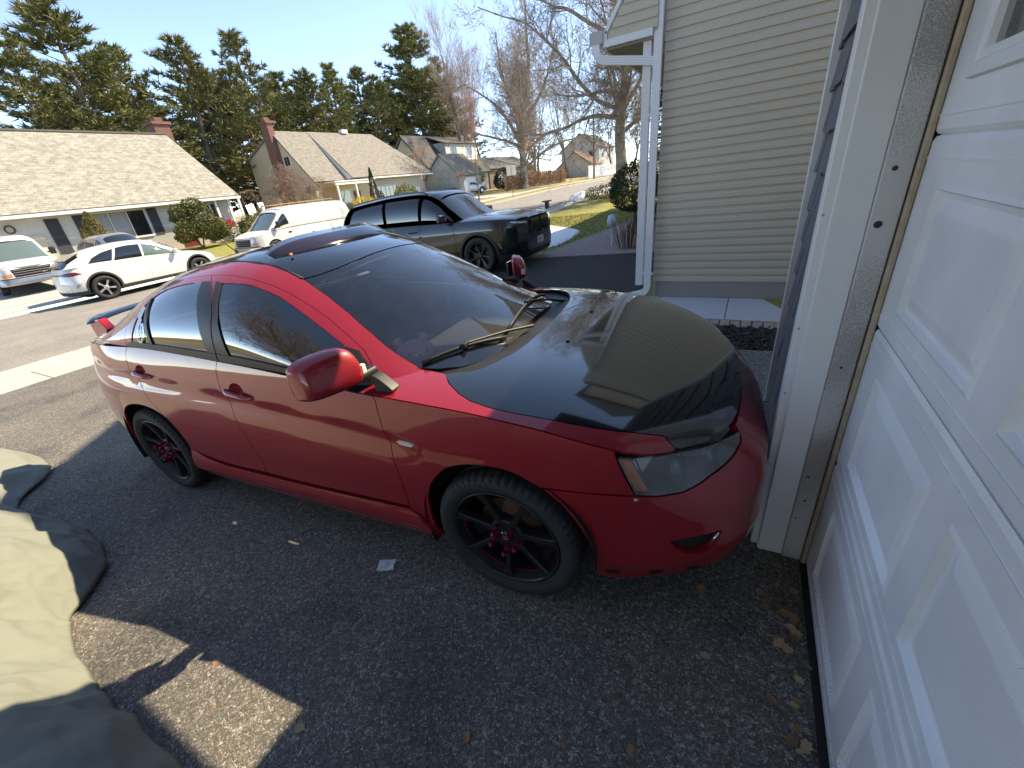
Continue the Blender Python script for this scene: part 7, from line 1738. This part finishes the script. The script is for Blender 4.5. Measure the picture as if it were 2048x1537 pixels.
tx = bpy.data.textures.new('wrinkle', 'VORONOI'); tx.noise_scale = .28; tx.distance_metric = 'DISTANCE'; tx.weight_1 = -1.; tx.weight_2 = 1.; tx.noise_intensity = 1.2; dm = cv.modifiers.new('wrinkles', 'DISPLACE'); dm.texture = tx; dm.strength = .08; dm.mid_level = .5
tx2 = bpy.data.textures.new('fine_wrinkle', 'VORONOI'); tx2.noise_scale = .11; tx2.weight_1 = -1.; tx2.weight_2 = 1.; dm2 = cv.modifiers.new('fine', 'DISPLACE'); dm2.texture = tx2; dm2.strength = .022
tag(cv, 'crumpled grey-green cloth cover draped at the left edge of the driveway', 'cover')

# paper scrap
def crumple(name, label, cat, loc, w_, h_, m, rz, amp, seed, group=None, outline=None):
    r = random.Random(seed); V = []; F = []; n = 5
    for i in range(n+1):
        for j in range(n+1):
            V.append(((i/n-.5)*w_, (j/n-.5)*h_, abs(r.gauss(0, amp)) + .002))
    F = [(i*(n+1)+j, (i+1)*(n+1)+j, (i+1)*(n+1)+j+1, i*(n+1)+j+1) for i in range(n) for j in range(n)]
    o = mk(name, V, F, m); o.location = loc; o.rotation_euler = (0, 0, rz); tag(o, label, cat, group); return o
pp = crumple('paper_scrap', 'creased white paper scrap lying on the asphalt below the car', 'paper', (-1.385, .93, gz(-1.385, 0)), .085, .07, mat('white paper', (.72, .73, .76), .8), .5, .004, 2)
mb = MB()
for k in range(3): mb.box((-.03, -.02+k*.013, .012), (.02, -.0185+k*.013, .0125))
mb.build('print_lines', mat('grey print', (.25, .25, .28), .8), pp)
# fallen leaves
def leaf_mesh(seed, L_):
    r = random.Random(seed); pts = []; n = 7
    lobes = [(0, 0), (.12, .10), (.10, .26), (.30, .22), (.38, .36), (.55, .26), (.72, .30), (.80, .16), (1., 0)]
    out = [(x, y*r.uniform(.8, 1.2)) for x, y in lobes]; poly = out + [(x, -y*r.uniform(.8, 1.2)) for x, y in lobes[-2:0:-1]]
    V = [(x*L_, y*L_, .004 + .06*L_*abs(y)*3*r.uniform(.4, 1) + .05*L_*x*x*r.uniform(0, 1.5)) for x, y in poly]; c = len(V); V.append((.5*L_, 0, .006))
    F = [(i, (i+1) % c, c) for i in range(c)]; V += [(-.22*L_, .012*L_, .004), (-.22*L_, -.012*L_, .004)]; F.append((0, c+1, c+2)); return V, F
LM = [leaf_mesh(s, 1.) for s in range(5)]; lmeshes = []
M_lf = [mat('dry oak leaf', (.22, .115, .06), .85, var=(25, .6, (.30, .17, .09))), mat('pale dry leaf', (.33, .22, .12), .85, var=(25, .6, (.42, .30, .18)))]
for i, (V, F) in enumerate(LM):
    me = bpy.data.meshes.new('leaf'); me.from_pydata([tuple(v) for v in V], [], F); me.materials.append(M_lf[i % 2]); lmeshes.append(me)
def leaf(loc, s, rz, k, label, group, tilt=0.):
    o = bpy.data.objects.new('fallen_leaf', lmeshes[k % 5]); COL.objects.link(o); o.location = loc; o.scale = (s, s, s); o.rotation_euler = (tilt, rnd.uniform(-.3, .3), rz); tag(o, label, 'leaf', group)
G1 = 'dry leaves drifted along the foot of the garage door'
for k in range(34):
    t = rnd.random()**.8; y = 1.64 - t*.85; x = .36 - abs(rnd.gauss(0, .045)) - .01; leaf((x, y, gz(x, 0)+.004+rnd.uniform(0, .02)), rnd.uniform(.025, .05), rnd.uniform(0, 6.3), k, 'curled brown leaf in the drift along the garage door bottom', G1, rnd.uniform(-.6, .6))
G2 = 'dry leaves scattered on the driveway'
for k, (x, y, s) in enumerate([(-.41, .455, .06), (-.60, .48, .035), (-.28, .33, .04), (-.32, .62, .03), (-.12, .68, .035), (-.95, .55, .035), (-3.55, .72, .07), (-3.3, .62, .05), (-4.3, .9, .07), (-1.55, .15, .05), (-1.2, .25, .05), (-.05, .58, .03), (-4.9, 1.1, .08), (-1.75, .25, .05), (.02, 1.35, .05), (.08, 1.1, .04), (-.2, 1.9, .06)]):
    leaf((x, y, gz(x, 0)+.003), s, k*1.9, k+1, 'single dry brown leaf lying flat on the open asphalt', G2)
# white pebble-like feather / bits
crumple('plastic_scrap', 'thin white scrap on the asphalt behind the rear wheel', 'litter', (-4.25, 1.02, gz(-4.25, 0)), .13, .035, mat('white paper', (.72, .73, .76), .8), .6, .003, 5)
mb = MB(); mb.lathe([(0, .003), (.022, .0025), (.024, 0)], 16, 'z'); o = mb.build('pale_disc', mat('pale grey disc', (.55, .55, .53), .8)); o.location = (-.01, .30, gz(0, 0)+.002); tag(o, 'small pale round disc on the asphalt near the bottom edge', 'litter')
for k, (x, y, a) in enumerate(((-1.55, 1.1, .4), (-2.0, .95, .9), (-4.0, .98, .5))):
    mb = MB(); mb.tube([(-.06, 0, .004), (0, .006, .006), (.06, 0, .004)], [.003, .004, .002], 5); o = mb.build('fallen_twig', M_bark); o.location = (x, y, gz(x, 0)); o.rotation_euler = (0, 0, a); tag(o, ['short dark twig left of the paper scrap', 'short twig further from the car near the cover', 'short twig on the asphalt beside the rear wheel'][k], 'twig')

# snow remains on the neighbour's lawn
def snow(name, label, pts, h):
    c = np.mean(pts, axis=0); V = []; F = []; P_ = catmull(pts + [pts[0]], 6)[:-1]; n = len(P_); rings = [(1., 0.), (.93, .5), (.75, .85), (.4, 1.), (.0, 1.)]
    for f_, k in rings:
        for p in P_:
            x, y = c + (np.array(p)-c)*f_; V.append((x, y, gz(x, y)-.045 + h*k*(1+.3*math.sin(x*5)*math.cos(y*4))))
    F = [(i*n+j, i*n+(j+1) % n, (i+1)*n+(j+1) % n, (i+1)*n+j) for i in range(len(rings)-1) for j in range(n)]
    o = mk(name, V, F, mat('old snow', (.80, .82, .85), .7, bump=(9, .6)), None, True); tag(o, label, 'snow')
snow('snow_patch', 'melting snow patch on the lawn beside the black SUV nose', [(-7.6, 16.9), (-6.2, 15.4), (-4.85, 13.9), (-4.5, 12.4), (-4.55, 11.0), (-5.3, 10.7), (-6.6, 11.5), (-7.6, 13.5), (-8.0, 15.5)], .07)
snow('snow_patch', 'small snow heap at the kerb further along the street', [(-10.6, 28.6), (-10.1, 29.6), (-10.2, 31.2), (-10.7, 32.0), (-10.9, 30.4)], .35)
snow('snow_patch', 'thin snow strip under the big sycamore by the road', [(-10.8, 34.5), (-10.1, 36), (-10.0, 40), (-10.6, 42), (-10.9, 38)], .12)
# brick paver path beside the lawn
pth = mk('paver_path', [(-4.5, 9.22, gz(-4.5, 9.22)-.008), (-1.3, 9.22, gz(-1.3, 9.22)-.008), (-1.3, 20, gz(-1.3, 20)-.008), (-3.0, 20, gz(-3., 20)-.008), (-3.55, 14, gz(-3.5, 14)-.008)], [(0, 1, 2, 3, 4)], mat('sandy joints', (.20, .17, .16), .95)); pth['kind'] = 'structure'
M_pav = mat('mauve grey paver', (.30, .235, .22), .9, var=(2.2, .9, (.37, .30, .28)), bump=(60, .3))
mb = MB(); mb.bbox((-.098, -.048, -.05), (.098, .048, .006), .005); pv0 = mb.build('paver', M_pav, pth); cnt = 0; far = MB()
def inpath(x, y): return x > -4.5 + (y-9.22)*.95/4.78 + .12 if y < 14 else x > -3.55 + (y-14)*.55/6 + .1
j = 0; y = 9.28
while y < 19.9:
    i = 0; x = -4.55 + (.1 if j % 2 else 0)
    while x < -1.35:
        if inpath(x, y):
            z = gz(x, y) + rnd.uniform(-.003, .003)
            if cnt < 285:
                o = pv0 if cnt == 0 else pv0.copy()
                if cnt: COL.objects.link(o); o.parent = pth
                o.location = (x, y, z); o.rotation_euler = (0, 0, rnd.uniform(-.02, .02))
            else: far.box((x-.098, y-.048, z-.03), (x+.098, y+.048, z+.005))
            cnt += 1
        x += .203
    y += .103; j += 1
fp = far.build('far_pavers', M_pav, pth); fp['kind'] = 'stuff'
# kerbside signs, pole, wires, bench-like post
pole = thing('utility_pole', 'thin brown utility pole in front of the white fence', 'pole', (-22.5, 72.7, gz(-22.5, 72.7)))
mb = MB(); mb.tube([(0, 0, -.2), (0, 0, 9.6)], [.15, .10], 8); mb.build('post', mat('brown pole timber', (.16, .09, .06), .9), pole); mb = MB(); mb.box((-.9, -.05, 8.7), (.9, .05, 8.82)); mb.build('crossarm', mat('brown pole timber', (.16, .09, .06), .9), pole)
sg_ = thing('street_sign', 'pair of pale sign boards on a thin post by the far kerb', 'sign', (-20.4, 39.6, gz(-20.4, 39.6)), R(-25))
mb = MB(); mb.tube([(0, 0, -.1), (0, 0, 2.6)], .03, 6); mb.build('post', mat('brown pole timber', (.16, .09, .06), .9), sg_)
for k in (-1, 1): mb = MB(); mb.bbox((.03, k*.30-.27, 1.9), (.06, k*.30+.27, 2.75), .01); mb.build('sign_board', mat('blank sign back', (.50, .46, .40), .7), sg_)
sp_ = thing('kerb_post', 'low dark wooden box on the grass verge across from the sycamore', 'post', (-10.35, 24.3, gz(-10.35, 24.3)))
mb = MB(); mb.bbox((-.1, -.1, 0), (.1, .1, .35), .01); mb.build('post', M_black, sp_); mb = MB(); mb.bbox((-.16, -.35, .35), (.16, .35, .42), .01); mb.build('top', mat('brown pole timber', (.16, .09, .06), .9), sp_)
gl_ = thing('garden_lantern', 'small white and blue garden ornament at the clipped bush', 'ornament', (-2.75, 10.2, gz(-2.75, 10.2)))
mb = MB(); mb.tube([(0, 0, 0), (0, 0, .62)], .018, 6); mb.build('stake', M_white, gl_); mb = MB(); mb.lathe([(0, .42), (.09, .44), (.11, .55), (.08, .68), (0, .70)], 12, 'z'); mb.build('globe', mat('pale blue ceramic', (.55, .62, .75), .3, coat=.5), gl_, True)
for k, (zz, lbl) in enumerate(((6.2, 'upper overhead cable crossing behind the chimney house'), (4.4, 'lower overhead cable crossing behind the tan roof'))):
    mb = MB(); A = Vector((-46, 12, zz+.5)); B_ = Vector((-46, 31, zz)); mb.tube([A.lerp(B_, t) + Vector((0, 0, -1.0*t*(1-t))) for t in np.linspace(0, 1, 12)], .022, 4); o = mb.build('overhead_cable', M_black); tag(o, lbl, 'cable')
# red porch decoration
pd_ = thing('porch_planter', 'white porch planter with a bright red bow at the white house', 'planter', (-30.0, 16.75, gz(-30, 16.75)))
mb = MB(); mb.bbox((-.25, -.3, 0), (.25, .3, .8), .03); mb.build('box', M_wtrim, pd_); V, F = leaf_blob(77, ellip(.28, .42, .2, .98, .3, shell=.3), 500, .09); mk('bow', V, F, mat('red ribbon', (.65, .015, .03), .5), pd_)
